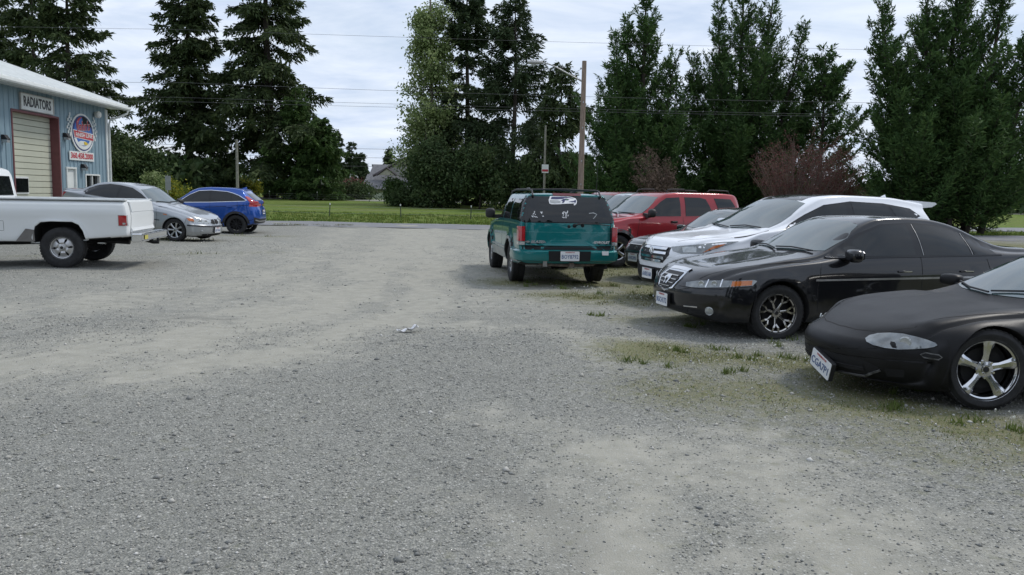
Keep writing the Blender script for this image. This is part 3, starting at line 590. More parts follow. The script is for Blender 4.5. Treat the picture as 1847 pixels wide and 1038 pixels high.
# far house
hs = empty('house', (-19, 142, 0)); tag(hs, 'far house with a big grey shingled roof and small gables', 'house')
M_sh = mat('grey_shingles', (.135, .135, .145), .9, var=.25, scale=3, bump=.6, bscale=6); M_siding = mat('beige_siding', (.34, .32, .27), .8, var=.06, scale=1); M_dtrim = mat('dark_house_trim', (.05, .04, .045), .7)
bx('wall', (1.5, 4, 1.1), (17.0, 9, 2.2), M_siding, hs)
def slab(name, pts, th, m, par):
    b = MB(); n_ = len(pts); v = [Vector(p) for p in pts]; nn = (v[1]-v[0]).cross(v[2]-v[0]).normalized()
    b.add(v+[p-nn*th for p in v], [tuple(range(n_)), tuple(range(2*n_-1, n_-1, -1))]+[(i, i+n_, (i+1) % n_+n_, (i+1) % n_) for i in range(n_)]); return b.build(name, m, par)
slab('roof', [(-7.6, -1.2, 2.1), (10.6, -1.2, 2.1), (10.6, 3.2, 4.75), (-7.3, 3.2, 4.75)], .15, M_sh, hs); slab('roof', [(-7.0, 3.0, 4.6), (9, 3.0, 4.6), (9, 6, 6.6), (-6.7, 6, 6.6)], .15, M_sh, hs); slab('roof', [(-7.0, 6, 6.6), (9, 6, 6.6), (9, 11, 2.2), (-7.0, 11, 2.2)], .15, M_sh, hs)
g_ = slab('gable', [(-5.6, 1.6, 4.55), (5.0, 1.6, 4.55), (-.3, 1.6, 7.5)], .2, mat('shingle_face', (.28, .27, .26), .85), hs)
for a, c_ in (((-6.0, 1.45, 4.4), (-.3, 1.45, 7.7)), ((-.3, 1.45, 7.7), (5.4, 1.45, 4.4))): b = MB(); b.tube([a, c_], .22, 4); b.build('gable_trim', M_dtrim, hs)
b = MB(); b.prism([(-4.9, 4.6), (-1.9, 4.6), (-3.4, 5.7)], (0, .6, 0), (1, 0, 0), (0, 0, 1), (0, -.2, 0)); b.build('dormer', M_siding, hs)
for a, c_ in (((-5.2, .35, 4.5), (-3.4, .35, 5.85)), ((-3.4, .35, 5.85), (-1.6, .35, 4.5))): b = MB(); b.tube([a, c_], .16, 4); b.build('dormer_trim', M_dtrim, hs)
bx('fascia', (1.5, -1.22, 2.0), (18.2, .08, .25), M_dtrim, hs)
wn = bx('window', (-3.0, -.52, 1.25), (1.1, .05, .95), M_glass, hs); bx('window_frame', (-3.0, -.50, 1.25), (1.5, .04, 1.3), M_dtrim, wn)
for x in (-3.5, -3.0, -2.5): bx('window_bar', (x, -.56, 1.25), (.07, .03, .95), M_wht, wn)
dr = bx('door', (-5.9, -.52, 1.0), (.9, .06, 1.9), M_dtrim, hs); bx('door_handle', (-5.6, -.58, 1.0), (.06, .06, .12), M_steel, dr)
lw = bx('low_wall', (-28.3, 118, 1.0), (4.2, .4, .9), mat('pale_concrete', (.40, .43, .37), .9), None); tag(lw, 'low pale wall segment left of the far grey house', 'wall')
lw.location = (9.5, 0, .05)
# ------------------------------------------------------------------ vehicles
def pchip(xk, yk, x):
    xk = np.asarray(xk, float); yk = np.asarray(yk, float); h = np.diff(xk); d = np.diff(yk)/h; m = np.zeros(len(xk))
    for i in range(1, len(xk)-1):
        if d[i-1]*d[i] > 0:
            w1, w2 = 2*h[i]+h[i-1], h[i]+2*h[i-1]; m[i] = (w1+w2)/(w1/d[i-1]+w2/d[i])
    m[0], m[-1] = d[0], d[-1]
    x = np.clip(x, xk[0], xk[-1]); i = np.clip(np.searchsorted(xk, x)-1, 0, len(xk)-2)
    t = (x-xk[i])/h[i]; a = yk[i]; b = yk[i+1]
    return (2*t**3-3*t**2+1)*a+(t**3-2*t**2+t)*h[i]*m[i]+(-2*t**3+3*t**2)*b+(t**3-t**2)*h[i]*m[i+1]
def T(tab, x): return pchip([a for a, b in tab], [b for a, b in tab], x)

def body_mesh(sp):
    """lofted shell: x runs from the nose (0) to the tail (L)"""
    L = sp['L']; ds = sp.get('step', .07); sub = sp.get('sub', 3)
    xs = np.unique(np.round(np.concatenate([[0, .02, .05, .09], np.arange(.13, L-.12, ds), [L-.09, L-.05, L-.02, L]]), 4))
    zb, W, zbt, zt = (T(sp[k], xs) for k in ('under', 'plan', 'belt', 'top'))
    hr = sp['H']; tt = np.clip((zt-zbt-sp.get('hoodh', .10))/max(.05, hr-T(sp['belt'], np.array([L*.55]))[0]-sp.get('hoodh', .10)-.02), 0, 1)
    yb = W*sp.get('bw', .955); yr = W*(sp.get('hw', .84)-(sp.get('hw', .84)-sp['rw'])*tt)
    zr = zbt+(zt-zbt)*(.55+sp.get('rail', .38)*tt); cr = zt-zr
    zm = zb+.45*(zbt-zb)
    P = [(0*W, zb), (W*.80, zb), (W*sp.get('rock', .93), zb+.03), (W*.98, zb+.14), (W, zm+.05), (W*.99, zbt-.12), (W*.975, zbt-.05), (yb, zbt),
         (yb+(yr-yb)*.5+.030*tt, zbt+(zr-zbt)*.5), (yr+.014, zr-.03), (yr-.02, zr+cr*.45), (yr*.86, zr+cr*.78), (yr*.5, zt-cr*.06), (0*W, zt)]
    n = len(P); rows = []
    for i in range(len(xs)):
        y = np.array([p[0][i] for p in P]); z = np.array([p[1][i] for p in P])
        u = np.concatenate([[0], np.cumsum(np.maximum(np.hypot(np.diff(y), np.diff(z)), 1e-3))])
        uu = np.concatenate([np.linspace(u[k], u[k+1], sub+1)[:-1] for k in range(n-1)]+[[u[-1]]])
        rows.append(np.stack([np.full(len(uu), xs[i]), pchip(u, y, uu), pchip(u, z, uu)], 1))
    A = np.array(rows); m = A.shape[1]                    # (stations, m, 3) half
    B = A[:, 1:-1][:, ::-1].copy(); B[..., 1] *= -1
    F = np.concatenate([A, B], 1)                          # closed loops
    k = F.shape[1]
    def shape(P3, front_t=None):
        x, y, z = P3[..., 0].copy(), P3[..., 1].copy(), P3[..., 2].copy(); x0 = x.copy()
        ya = np.abs(y)
        Wn = np.interp(x0, xs, W)
        fz, fw, fp, fe = sp['nose']; w = np.clip(1-x0/fw, 0, 1)**2
        x = x+w*(T(fz, z)+fp*(ya/Wn)**fe)
        rz, rw_, rp, re = sp['tail']; w = np.clip(1-(L-x0)/rw_, 0, 1)**2
        x = x-w*(T(rz, z)+rp*(ya/Wn)**re)
        zbelt = np.interp(x0, xs, zbt); tp = np.clip((z-zbelt+.03)/.16, 0, 1); tp = tp*tp*(3-2*tp)
        x = x+np.interp(x0, [p[0] for p in sp['sweep']], [p[1] for p in sp['sweep']])*(ya/Wn)**2*tp
        for ax in sp['axles']:
            r = np.hypot(x0-ax, z-sp['R']); s_ = np.clip((zbelt-z)/.06, 0, 1)*np.clip((ya/Wn-.8)/.1, 0, 1)
            y = y+np.sign(y)*sp.get('flare', .022)*np.exp(-((r-sp['Ra']-.02)/.07)**2)*s_
        for (z0, amp, wd, xa, xb) in sp.get('creases', []):
            s_ = np.clip((x0-xa)/.3, 0, 1)*np.clip((xb-x0)/.3, 0, 1)*np.clip((ya/Wn-.85)/.08, 0, 1)
            zl = z0 if not hasattr(z0, '__len__') else np.interp(x0, [q[0] for q in z0], [q[1] for q in z0])
            y = y+np.sign(y)*amp*np.exp(-((z-zl)/wd)**2)*s_
        for (x1, x2, y0, amp, wd) in sp.get('hood_creases', []):
            s_ = np.clip((x0-x1)/.15, 0, 1)*np.clip((x2-x0)/.15, 0, 1)*np.clip((z-zbelt+.02)/.03, 0, 1)*(ya < Wn*.95)
            z = z+amp*np.exp(-((ya-y0)/wd)**2)*s_
        return np.stack([x, y, z], -1)
    V = [shape(F).reshape(-1, 3)]; faces = []
    ns = len(xs); idx = np.arange(ns*k).reshape(ns, k)
    for i in range(ns-1):
        a, b = idx[i], idx[i+1]; faces += list(zip(a, np.roll(a, -1), np.roll(b, -1), b))
    base = ns*k
    for end, flip in ((0, False), (ns-1, True)):
        loop = F[end]; c = np.array([loop[0, 0], 0, (loop[:, 2].min()+loop[:, 2].max())/2]); prev = idx[end]
        for t in (.97, .9, .78, .62, .44, .24):
            q = c+(loop-c)*[1, t, t]; sg = -1 if end == 0 else 1
            q[:, 0] += sg*.02*(1-((t-.1)/.9)**6) if t > .5 else sg*.02
            sh = shape(np.concatenate([q]))
            # keep nose/tail weighting of the end station
            V.append(sh); cur = np.arange(base, base+k); base += k
            for a0, a1, b0, b1 in zip(prev, np.roll(prev, -1), cur, np.roll(cur, -1)):
                faces.append((a0, b0, b1, a1) if not flip else (a0, a1, b1, b0))
            prev = cur
        q = c.copy()[None]; q[:, 0] += (-.02 if end == 0 else .02); V.append(shape(q)); ci = base; base += 1
        for a0, a1 in zip(prev, np.roll(prev, -1)): faces.append((a0, ci, a1) if not flip else (a0, a1, ci))
    V = np.concatenate(V)
    return V, [tuple(int(i) for i in f) for f in faces]

class Car:
    def __init__(s, name, sp, m_body, label, cat, group=None, two=None):
        s.sp = sp; s.L = sp['L']; s.root = empty(name); tag(s.root, label, cat, group)
        V_, F_ = body_mesh(sp); s.V0, s.F0 = V_, F_
        me = mesh('body', V_, F_)
        bm = bmesh.new(); bm.from_mesh(me); bmesh.ops.recalc_face_normals(bm, faces=bm.faces); bm.to_mesh(me); bm.free()
        s.bvh = BVHTree.FromPolygons([v.co.copy() for v in me.vertices], [tuple(p.vertices) for p in me.polygons])
        vn = [v.normal.copy() for v in me.vertices]; polys = [tuple(p.vertices) for p in me.polygons]; co = [v.co.copy() for v in me.vertices]
        s.nrm = (polys, vn, co)
        # wheel housings cut out of the shell
        W = max(b for a, b in sp['plan']); cut = MB()
        for ax in sp['axles']:
            prof = sp.get('archprof')
            if prof is None: prof = [(sp['Ra']*cos(a), sp['Ra']*sin(a)) for a in np.linspace(0, 2*pi, 41)[:-1]]
            for sg in (-1, 1):
                cut.prism([(ax+a, sp['R']+b) for a, b in prof], (0, sg*W*.60, 0), (1, 0, 0), (0, 0, 1), (0, sg*W*.6, 0))
        for bx in sp.get('cutboxes', []): cut.box(*bx)
        bo = link('body', me, [m_body, M_under], s.root)
        cm = mesh('cut', cut.v, cut.f); bm = bmesh.new(); bm.from_mesh(cm); bmesh.ops.recalc_face_normals(bm, faces=bm.faces); bm.to_mesh(cm); bm.free()
        co_ = bpy.data.objects.new('cut', cm); C.objects.link(co_)
        md = bo.modifiers.new('b', 'BOOLEAN'); md.operation = 'DIFFERENCE'; md.solver = 'EXACT'; md.object = co_
        nm = bpy.data.meshes.new_from_object(bo.evaluated_get(bpy.context.evaluated_depsgraph_get()))
        bo.modifiers.clear(); bo.data = nm; nm.name = 'body'; bpy.data.objects.remove(co_); bpy.data.meshes.remove(me)
        nm.materials.clear(); nm.materials.append(m_body); nm.materials.append(M_under)
        for q in (two or [])[:1]: nm.materials.append(q)
        ln = [None]*len(nm.loops); interior = sp.get('cutpaint', False)
        cache = {}
        def sm(i):
            if i not in cache: cache[i] = s.normal(nm.vertices[i].co)
            return cache[i]
        zlow = min(b for a, b in sp['under'])
        for p in nm.polygons:
            p.use_smooth = True; c = p.center; h = s.bvh.find_nearest(c)
            on = h[3] < .004 and h[1].dot(p.normal) > .5
            if h[3] < .004 and h[1].dot(p.normal) < -.5: on = True
            p.material_index = 0 if on else 1
            if not on and interior and c.z > sp['cutz']: p.material_index = 0
            if on and p.normal.z < -.85 and c.z < zlow+.12: p.material_index = 1
            if on and two and two[1](c): p.material_index = 2
            for li in p.loop_indices: ln[li] = sm(nm.loops[li].vertex_index) if on else p.normal.copy()
        nm.normals_split_custom_set([tuple(q) for q in ln])
        s.body = bo
    def normal(s, co):
        polys, vn, cc = s.nrm; h = s.bvh.find_nearest(co); f = polys[h[2]]; n = Vector((0, 0, 0))
        for i in f: n += vn[i]/(max(1e-5, (cc[i]-h[0]).length)**1.5)
        return n.normalized() if n.length > 1e-6 else h[1]
    def frame(s, view, sg=1):
        if view == 's': return Vector((1, 0, 0)), Vector((0, 0, 1)), Vector((0, -sg, 0))
        if view == 'f': return Vector((0, 1, 0)), Vector((0, 0, 1)), Vector((1, 0, 0))
        if view == 'r': return Vector((0, 1, 0)), Vector((0, 0, 1)), Vector((-1, 0, 0))
        if view == 't': return Vector((1, 0, 0)), Vector((0, 1, 0)), Vector((0, 0, -1))
        a = R(view); d = Vector((cos(a), -sg*sin(a), 0)); return Vector((sin(a), sg*cos(a), 0)), Vector((0, 0, 1)), d
    def cast(s, e1, e2, d, a, b):
        o = e1*a+e2*b-d*7; h = s.bvh.ray_cast(o, d)
        if h[0] is None:                       # beyond the outline: slide inwards until the shell is met
            ca = (Vector((s.L/2, 0, 0))).dot(e1)
            for k in range(1, 60):
                a2 = a+(ca-a)*k*.012; b2 = b+(.75-b)*max(0, k-12)*.01
                h = s.bvh.ray_cast(e1*a2+e2*b2-d*7, d)
                if h[0] is not None: break
            if h[0] is None: h = s.bvh.find_nearest(e1*a+e2*b-d)
        n = s.normal(h[0])
        return h[0], n
    def panel(s, name, view, poly, m, off=.004, step=.07, parent=None, sides=(1, -1), thick=.012, smooth=40, lab=None):
        """curved panel lying on the body; poly in the plane of the view (3-D points for a diagonal view)"""
        out = []
        for sg in (sides if view not in ('f', 'r', 't') else (1,)):
            e1, e2, d = s.frame(view, sg)
            if len(poly[0]) == 3: pl = [(Vector((x, y*sg, z)).dot(e1), Vector((x, y*sg, z)).dot(e2)) for x, y, z in poly]
            else: pl = list(poly)
            dense = []
            for i, p in enumerate(pl):
                q = pl[(i+1) % len(pl)]; L = math.hypot(q[0]-p[0], q[1]-p[1]); k = max(1, int(L/step+.5))
                dense += [(p[0]+(q[0]-p[0])*j/k, p[1]+(q[1]-p[1])*j/k) for j in range(k)]
            pa = np.array(dense); x0, y0 = pa.min(0); x1, y1 = pa.max(0); gp = []
            def inside(x, y):
                c = False; n = len(dense); j = n-1
                for i in range(n):
                    xi, yi = dense[i]; xj, yj = dense[j]
                    if (yi > y) != (yj > y) and x < (xj-xi)*(y-yi)/(yj-yi)+xi: c = not c
                    j = i
                return c
            for gx in np.arange(x0+step*.5, x1, step):
                for gy in np.arange(y0+step*.5, y1, step):
                    if inside(gx, gy) and np.min(np.hypot(pa[:, 0]-gx, pa[:, 1]-gy)) > step*.4: gp.append((gx, gy))
            n = len(dense)
            vs, es, fs, ov, oe, of = delaunay_2d_cdt([Vector(p) for p in dense+gp], [(i, (i+1) % n) for i in range(n)], [], 1, 1e-5)
            hit = [s.cast(e1, e2, d, v.x, v.y) for v in vs]
            top = [p+q*off for p, q in hit]; cnt = {}
            for f in fs:
                for i in range(len(f)): k = tuple(sorted((f[i], f[(i+1) % len(f)]))); cnt[k] = cnt.get(k, 0)+1
            faces = []
            for f in fs:
                f = list(f); nn = (top[f[1]]-top[f[0]]).cross(top[f[2]]-top[f[0]])
                if nn.dot(-d) < 0: f = f[::-1]
                faces.append(f)
            bv = sorted({i for k in cnt if cnt[k] == 1 for i in k}); mp = {b: len(top)+j for j, b in enumerate(bv)}
            v = top+[hit[b][0]-hit[b][1]*thick for b in bv]; sd = []
            for f in faces:
                for i in range(len(f)):
                    a, b = f[i], f[(i+1) % len(f)]
                    if cnt[tuple(sorted((a, b)))] == 1: sd.append((b, a, mp[a], mp[b]))
            me = mesh(name, v, faces+sd)
            o = link(name, me, m, parent or s.root, smooth)
            if lab: o['label'] = lab
            out.append(o)
        return out
    def line(s, name, view, path, w, m, off=.0012, step=.05, parent=None, sides=(1, -1), thick=.006, closed=False):
        out = []
        for sg in (sides if view not in ('f', 'r', 't') else (1,)):
            e1, e2, d = s.frame(view, sg)
            if len(path[0]) == 3: pl = [(Vector((x, y*sg, z)).dot(e1), Vector((x, y*sg, z)).dot(e2)) for x, y, z in path]
            else: pl = list(path)
            if closed: pl = pl+[pl[0]]
            q = []
            for a, b in zip(pl[:-1], pl[1:]):
                k = max(1, int(math.hypot(b[0]-a[0], b[1]-a[1])/step+.5)); q += [(a[0]+(b[0]-a[0])*j/k, a[1]+(b[1]-a[1])*j/k) for j in range(k)]
            q.append(pl[-1]); L = []; n = len(q)
            for i in range(n):
                a, b = q[max(i-1, 0)], q[min(i+1, n-1)]
                if closed and i in (0, n-1): a, b = q[n-2], q[1]
                t = Vector((b[0]-a[0], b[1]-a[1])).normalized(); nn = Vector((-t.y, t.x))*w/2
                pr, pn = s.cast(e1, e2, d, q[i][0]+nn.x, q[i][1]+nn.y); pl_, pm = s.cast(e1, e2, d, q[i][0]-nn.x, q[i][1]-nn.y)
                L.append((pr+pn*off, pl_+pm*off, pr-pn*thick, pl_-pm*thick))
            v = [p for r in L for p in r]; f = []
            for i in range(n-1):
                a, b = 4*i, 4*i+4; f += [(a, a+1, b+1, b), (a+2, a, b, b+2), (a+1, a+3, b+3, b+1)]
            me = mesh(name, v, f); bm = bmesh.new(); bm.from_mesh(me); bmesh.ops.recalc_face_normals(bm, faces=bm.faces)
            ff = bm.faces[:]; c = ff[len(ff)//2//3*3]
            if c.normal.dot(-d) < 0 : bmesh.ops.reverse_faces(bm, faces=ff)
            bm.to_mesh(me); bm.free()
            out.append(link(name, me, m, parent or s.root))
        return out
    def blob(s, name, c, d, m, rot=None, sg_both=True, parent=None, p=3.0, n=14):
        """rounded shell (superellipsoid), e.g. a mirror housing"""
        out = []
        for sg in ((1, -1) if sg_both else (1,)):
            v = []; f = []
            for i in range(n+1):
                th_ = pi*i/n-pi/2
                for j in range(2*n):
                    ph = pi*j/n
                    e = 2/p; pw = lambda q: math.copysign(abs(q)**e, q)
                    q = Vector((d[0]/2*pw(cos(th_))*pw(cos(ph)), d[1]/2*pw(cos(th_))*pw(sin(ph)), d[2]/2*pw(sin(th_))))
                    if rot: q = Matrix.Rotation(rot, 3, 'Z') @ q
                    v.append(Vector((c[0]+q.x, sg*(c[1]+q.y), c[2]+q.z)))
            for i in range(n):
                for j in range(2*n):
                    a = i*2*n+j; b = i*2*n+(j+1) % (2*n); f.append((a, b, b+2*n, a+2*n))
            b = MB(); b.add(v, f); out.append(b.build(name, m, parent or s.root, 50))
        return out
    def plate(s, view, a, b, text, w=.305, h=.152, tilt=0, rotz=0, off=.03):
        e1, e2, d = s.frame(view); p, n = s.cast(e1, e2, d, a, b); nn = -d
        p = p+nn*off
        ex = e1 if view == 'r' else -e1; ex = Matrix.Rotation(tilt, 3, nn) @ ex; ey = Matrix.Rotation(tilt, 3, nn) @ e2
        if rotz: ex = Matrix.Rotation(rotz, 3, 'Z') @ ex; nn = Matrix.Rotation(rotz, 3, 'Z') @ nn
        mb = MB(); r = .012; pl = []
        for cx_, cy_, a0 in ((w/2-r, h/2-r, 0), (-w/2+r, h/2-r, 90), (-w/2+r, -h/2+r, 180), (w/2-r, -h/2+r, 270)):
            for k in range(4): an = R(a0+30*k); pl.append((cx_+r*cos(an), cy_+r*sin(an)))
        mb.prism(pl, p, ex, ey, -nn*.035); o = mb.build('licence_plate', M_white, s.root)
        fr = MB(); q = [(x*1.05, y*1.1) for x, y in pl]; fr.prism(q, p-nn*.004, ex, ey, -nn*.035); fr.build('plate_frame', M_black, o)
        blank(text_mb(text, h*.58, ex, ey, p+nn*.001-ey*.014, .002, .0012, 0, w*.88), 'lettering', M_blue_t, o)
        blank(text_mb('WASHINGTON', h*.17, ex, ey, p+nn*.001+ey*h*.38, .001, .0008, 0, w*.5), 'lettering', M_plred, o)
        return o
    def wheel(s, kind, r_rim=.22, wd=.21, steer=0, m_rim=None, axle_dy=0., detail=True):
        sp = s.sp; W = T(sp['plan'], np.array([sp['axles'][0]]))[0]
        for k, ax in enumerate(sp['axles']):
            for sg in (-1, 1):
                w = empty('wheel', (ax, sg*(W-.015-wd/2-axle_dy), sp['R']), 0, s.root)
                w.rotation_euler = (0, rnd.uniform(0, 6.28), (0 if sg > 0 else pi)+(steer if k == 0 else 0))
                make_wheel(w, kind, sp['R'], r_rim, wd, m_rim or M_alu)
    def place(s, loc_local, world_pt, rz, pitch=0.):
        s.root.rotation_mode = 'XYZ'
        Mx = Matrix.Rotation(rz, 4, 'Z') @ Matrix.Rotation(pitch, 4, 'Y')
        off = Vector((s.L/2, 0, 0))
        for ch in s.root.children: ch.location = Vector(ch.location)-off
        q = Mx @ (Vector(loc_local)-off)
        s.root.matrix_world = Matrix.Translation(Vector(world_pt)-q) @ Mx

_wheel_cache = {}
def make_wheel(par, kind, Rt, rr, wd, m_rim):
    """tyre, rim, spokes, hub under the wheel empty; outer face towards +Y"""
    key = (kind, Rt, rr, wd, m_rim.name)
    if key not in _wheel_cache:
        parts = []; h = wd/2
        t = MB(); sw = (Rt-rr)
        prof = [(rr-.012, -h*.80), (rr+.004, -h*.86), (rr+sw*.45, -h), (Rt-.028, -h*.97), (Rt-.008, -h*.86), (Rt, -h*.7)]
        for g_ in (-.42, 0., .42): prof += [(Rt, (g_-.07)*wd), (Rt-.008, (g_-.055)*wd), (Rt-.008, (g_+.055)*wd), (Rt, (g_+.07)*wd)] if abs(g_) < .1 or Rt > .3 and abs(g_) < .1 else []
        prof += [(Rt, h*.7), (Rt-.008, h*.86), (Rt-.028, h*.97), (rr+sw*.62, h*.995), (rr+sw*.58, h*1.012), (rr+sw*.45, h), (rr+.004, h*.86), (rr-.012, h*.80)]
        t.lathe(prof, 56); 
        # tread blocks on both shoulders
        nb = 44
        for k in range(nb):
            a = 2*pi*k/nb
            for sy in (-1, 1):
                mt = Matrix.Rotation(-a, 3, 'Y'); c = mt @ Vector((Rt-.001, sy*h*.62, 0))
                t.box(c, (.008, wd*.26, 2*pi*Rt/nb*.62), mt)
        me = t.build('tyre', M_tyre, None, 45); parts.append(('tyre', me.data, None)); C.objects.unlink(me)
        lip = h*.86; b = MB()
        b.lathe([(rr-.014, -lip), (rr-.02, -h*.3), (rr-.03, h*.3), (rr-.022, lip-.02), (rr-.008, lip-.012), (rr+.002, lip), (rr+.006, lip-.004)], 56)
        def grab(mb, nm, sm=35):
            o = mb.build(nm, None, None, sm); C.objects.unlink(o); return o.data
        def spoke(n, prof, a0=0., y0=None):
            """prof: list of (r, halfwidth, y_outer, thickness)"""
            out = MB()
            v = []; 
            for (r_, hw, yo, th_) in prof:
                v += [(r_, yo-th_, -hw), (r_, yo-.35*th_, -hw), (r_, yo, -hw*.45), (r_, yo, hw*.45), (r_, yo-.35*th_, hw), (r_, yo-th_, hw)]
            f = []
            for i in range(len(prof)-1):
                for j in range(6): f.append((i*6+j, i*6+(j+1) % 6, (i+1)*6+(j+1) % 6, (i+1)*6+j))
            f += [tuple(range(6)), tuple(range((len(prof)-1)*6, len(prof)*6))[::-1]]
            out.add(v, f); return grab(out, 'spoke', 25)
        if kind == 'five':            # broad polished five-spoke
            hub = lip-.035
            me = spoke(5, [(.045, .036, hub-.004, .035), (.07, .030, hub+.002, .035), (.11, .026, hub+.010, .035), (rr*.75, .037, lip-.016, .035), (rr*.93, .050, lip-.010, .035), (rr-.004, .056, lip-.012, .03)])
            sp_ = [(me, 72*k) for k in range(5)]; nut = 5; hubr = .062
        elif kind == 'ymesh':         # ten thin arms, Y-shaped
            hub = lip-.04; sp_ = []
            me = spoke(1, [(.05, .016, hub, .02), (rr*.55, .013, hub+.012, .02)])
            y1 = MB()
            for s_ in (-1, 1):
                q = [(rr*.53, 0), (rr*.72, s_*.030), (rr-.006, s_*.042)]; prev = None
                for i in range(2):
                    (r0, z0), (r1, z1) = q[i], q[i+1]; yy0 = hub+.010+.02*i; yy1 = hub+.012+.02*(i+1) if i == 0 else lip-.012
                    w_ = .0115
                    v = [(r0, yy0, z0-w_), (r0, yy0, z0+w_), (r1, yy1, z1+w_), (r1, yy1, z1-w_)]; v += [(a, c-.018, e) for a, c, e in v]
                    y1.add(v, [(0, 1, 2, 3), (7, 6, 5, 4), (0, 4, 5, 1), (1, 5, 6, 2), (2, 6, 7, 3), (3, 7, 4, 0)])
            y1.add([(0, 0, 0)]*0, []); md2 = grab(y1, 'spoke', 25)
            for k in range(7): sp_ += [(me, 360/7*k), (md2, 360/7*k)]
            nut = 5; hubr = .055
        elif kind == 'star':          # slim double-waisted star
            hub = lip-.03; me = spoke(1, [(.04, .026, hub, .03), (.09, .021, hub+.006, .03), (rr*.7, .026, lip-.016, .03), (rr-.004, .042, lip-.012, .03)])
            sp_ = [(me, 360/7*k) for k in range(7)]; nut = 0; hubr = .05
        elif kind == 'five_slim':
            hub = lip-.02; me = spoke(1, [(.03, .03, hub, .03), (.08, .030, hub+.004, .03), (rr*.6, .032, lip-.012, .03), (rr-.004, .048, lip-.012, .03)])
            sp_ = [(me, 72*k) for k in range(5)]; nut = 5; hubr = .055
        elif kind == 'steel':         # pressed steel rally wheel with slots
            hub = lip-.045; sp_ = []; nut = 0; hubr = .075
            me = spoke(1, [(.06, .034, hub+.016, .02), (rr*.46, .044, hub+.026, .02), (rr*.66, .056, hub+.012, .02), (rr*.76, .088, hub+.0, .02), (rr-.014, .105, hub-.012, .02)])
            sp_ = [(me, 60*k) for k in range(6)]
        else:                          # dark multi-arm
            hub = lip-.03; me = spoke(1, [(.03, .02, hub, .03), (.09, .014, hub+.004, .02), (rr-.004, .02, lip-.014, .02)])
            sp_ = [(me, 36*k) for k in range(10)]; nut = 0; hubr = .05
        parts.append(('rim', grab(b, 'rim', 40), m_rim))
        bd = MB(); bd.lathe([(0.001, -h*.1), (rr-.035, -h*.1)], 32); bd.lathe([(0.001, .012), (rr*.68, .012), (rr*.68, -.01)], 32)
        if kind == 'steel': bd.lathe([(rr*.80, hub-.005), (rr-.016, hub-.028)], 32)
        parts.append(('brake_disc', grab(bd, 'brake_disc'), M_under if kind != 'steel' else M_black))
        for me, ang in sp_: parts.append(('spoke', me, m_rim, ang))
        hb = MB(); hb.lathe([(.001, hub+.014), (hubr*.45, hub+.014), (hubr*.55, hub+.006), (hubr*.95, hub+.002), (hubr, hub-.03)], 24)
        for k in range(nut): a = 2*pi*(k+.5)/nut; hb.lathe([(.001, hub+.012), (.010, hub+.012), (.011, hub-.01)], 6, c=(hubr*1.05*cos(a), 0, hubr*1.05*sin(a)))
        if kind == 'steel':
            hb = MB(); hb.lathe([(.001, hub+.055), (.04, hub+.053), (.048, hub+.045), (.052, hub+.02), (.085, hub+.012), (.09, hub-.01)], 28)
        parts.append(('hub', grab(hb, 'hub', 35), m_rim))
        cp = MB(); yy = hub+(.058 if kind == 'steel' else .017); cp.lathe([(.001, yy), (hubr*.36, yy), (hubr*.4, yy-.006)], 16); parts.append(('centre_cap', grab(cp, 'centre_cap'), M_black))
        _wheel_cache[key] = parts
    for p in _wheel_cache[key]:
        nm, me, m = p[:3]
        if m is not None and not me.materials: me.materials.append(m)
        o = bpy.data.objects.new(nm, me); C.objects.link(o); o.parent = par
        if len(p) > 3: o.rotation_euler = (0, R(p[3]), 0)
# ------------------------------------------------------------------ the parked cars
def seams_common(c, lines, view='s'):
    for l in lines: c.line('panel_gap', view, l, .008, M_seam)
def wipers(c, pts_list, m=None):
    for pts in pts_list:
        e1, e2, d = c.frame('f'); P_ = []
        for (y, z) in pts:
            p, n = c.cast(e1, e2, d, y, z); P_.append(p+n*.022)
        b = MB(); b.tube(P_, .009, 6); b.build('wiper', m or M_black, c.root, 40)

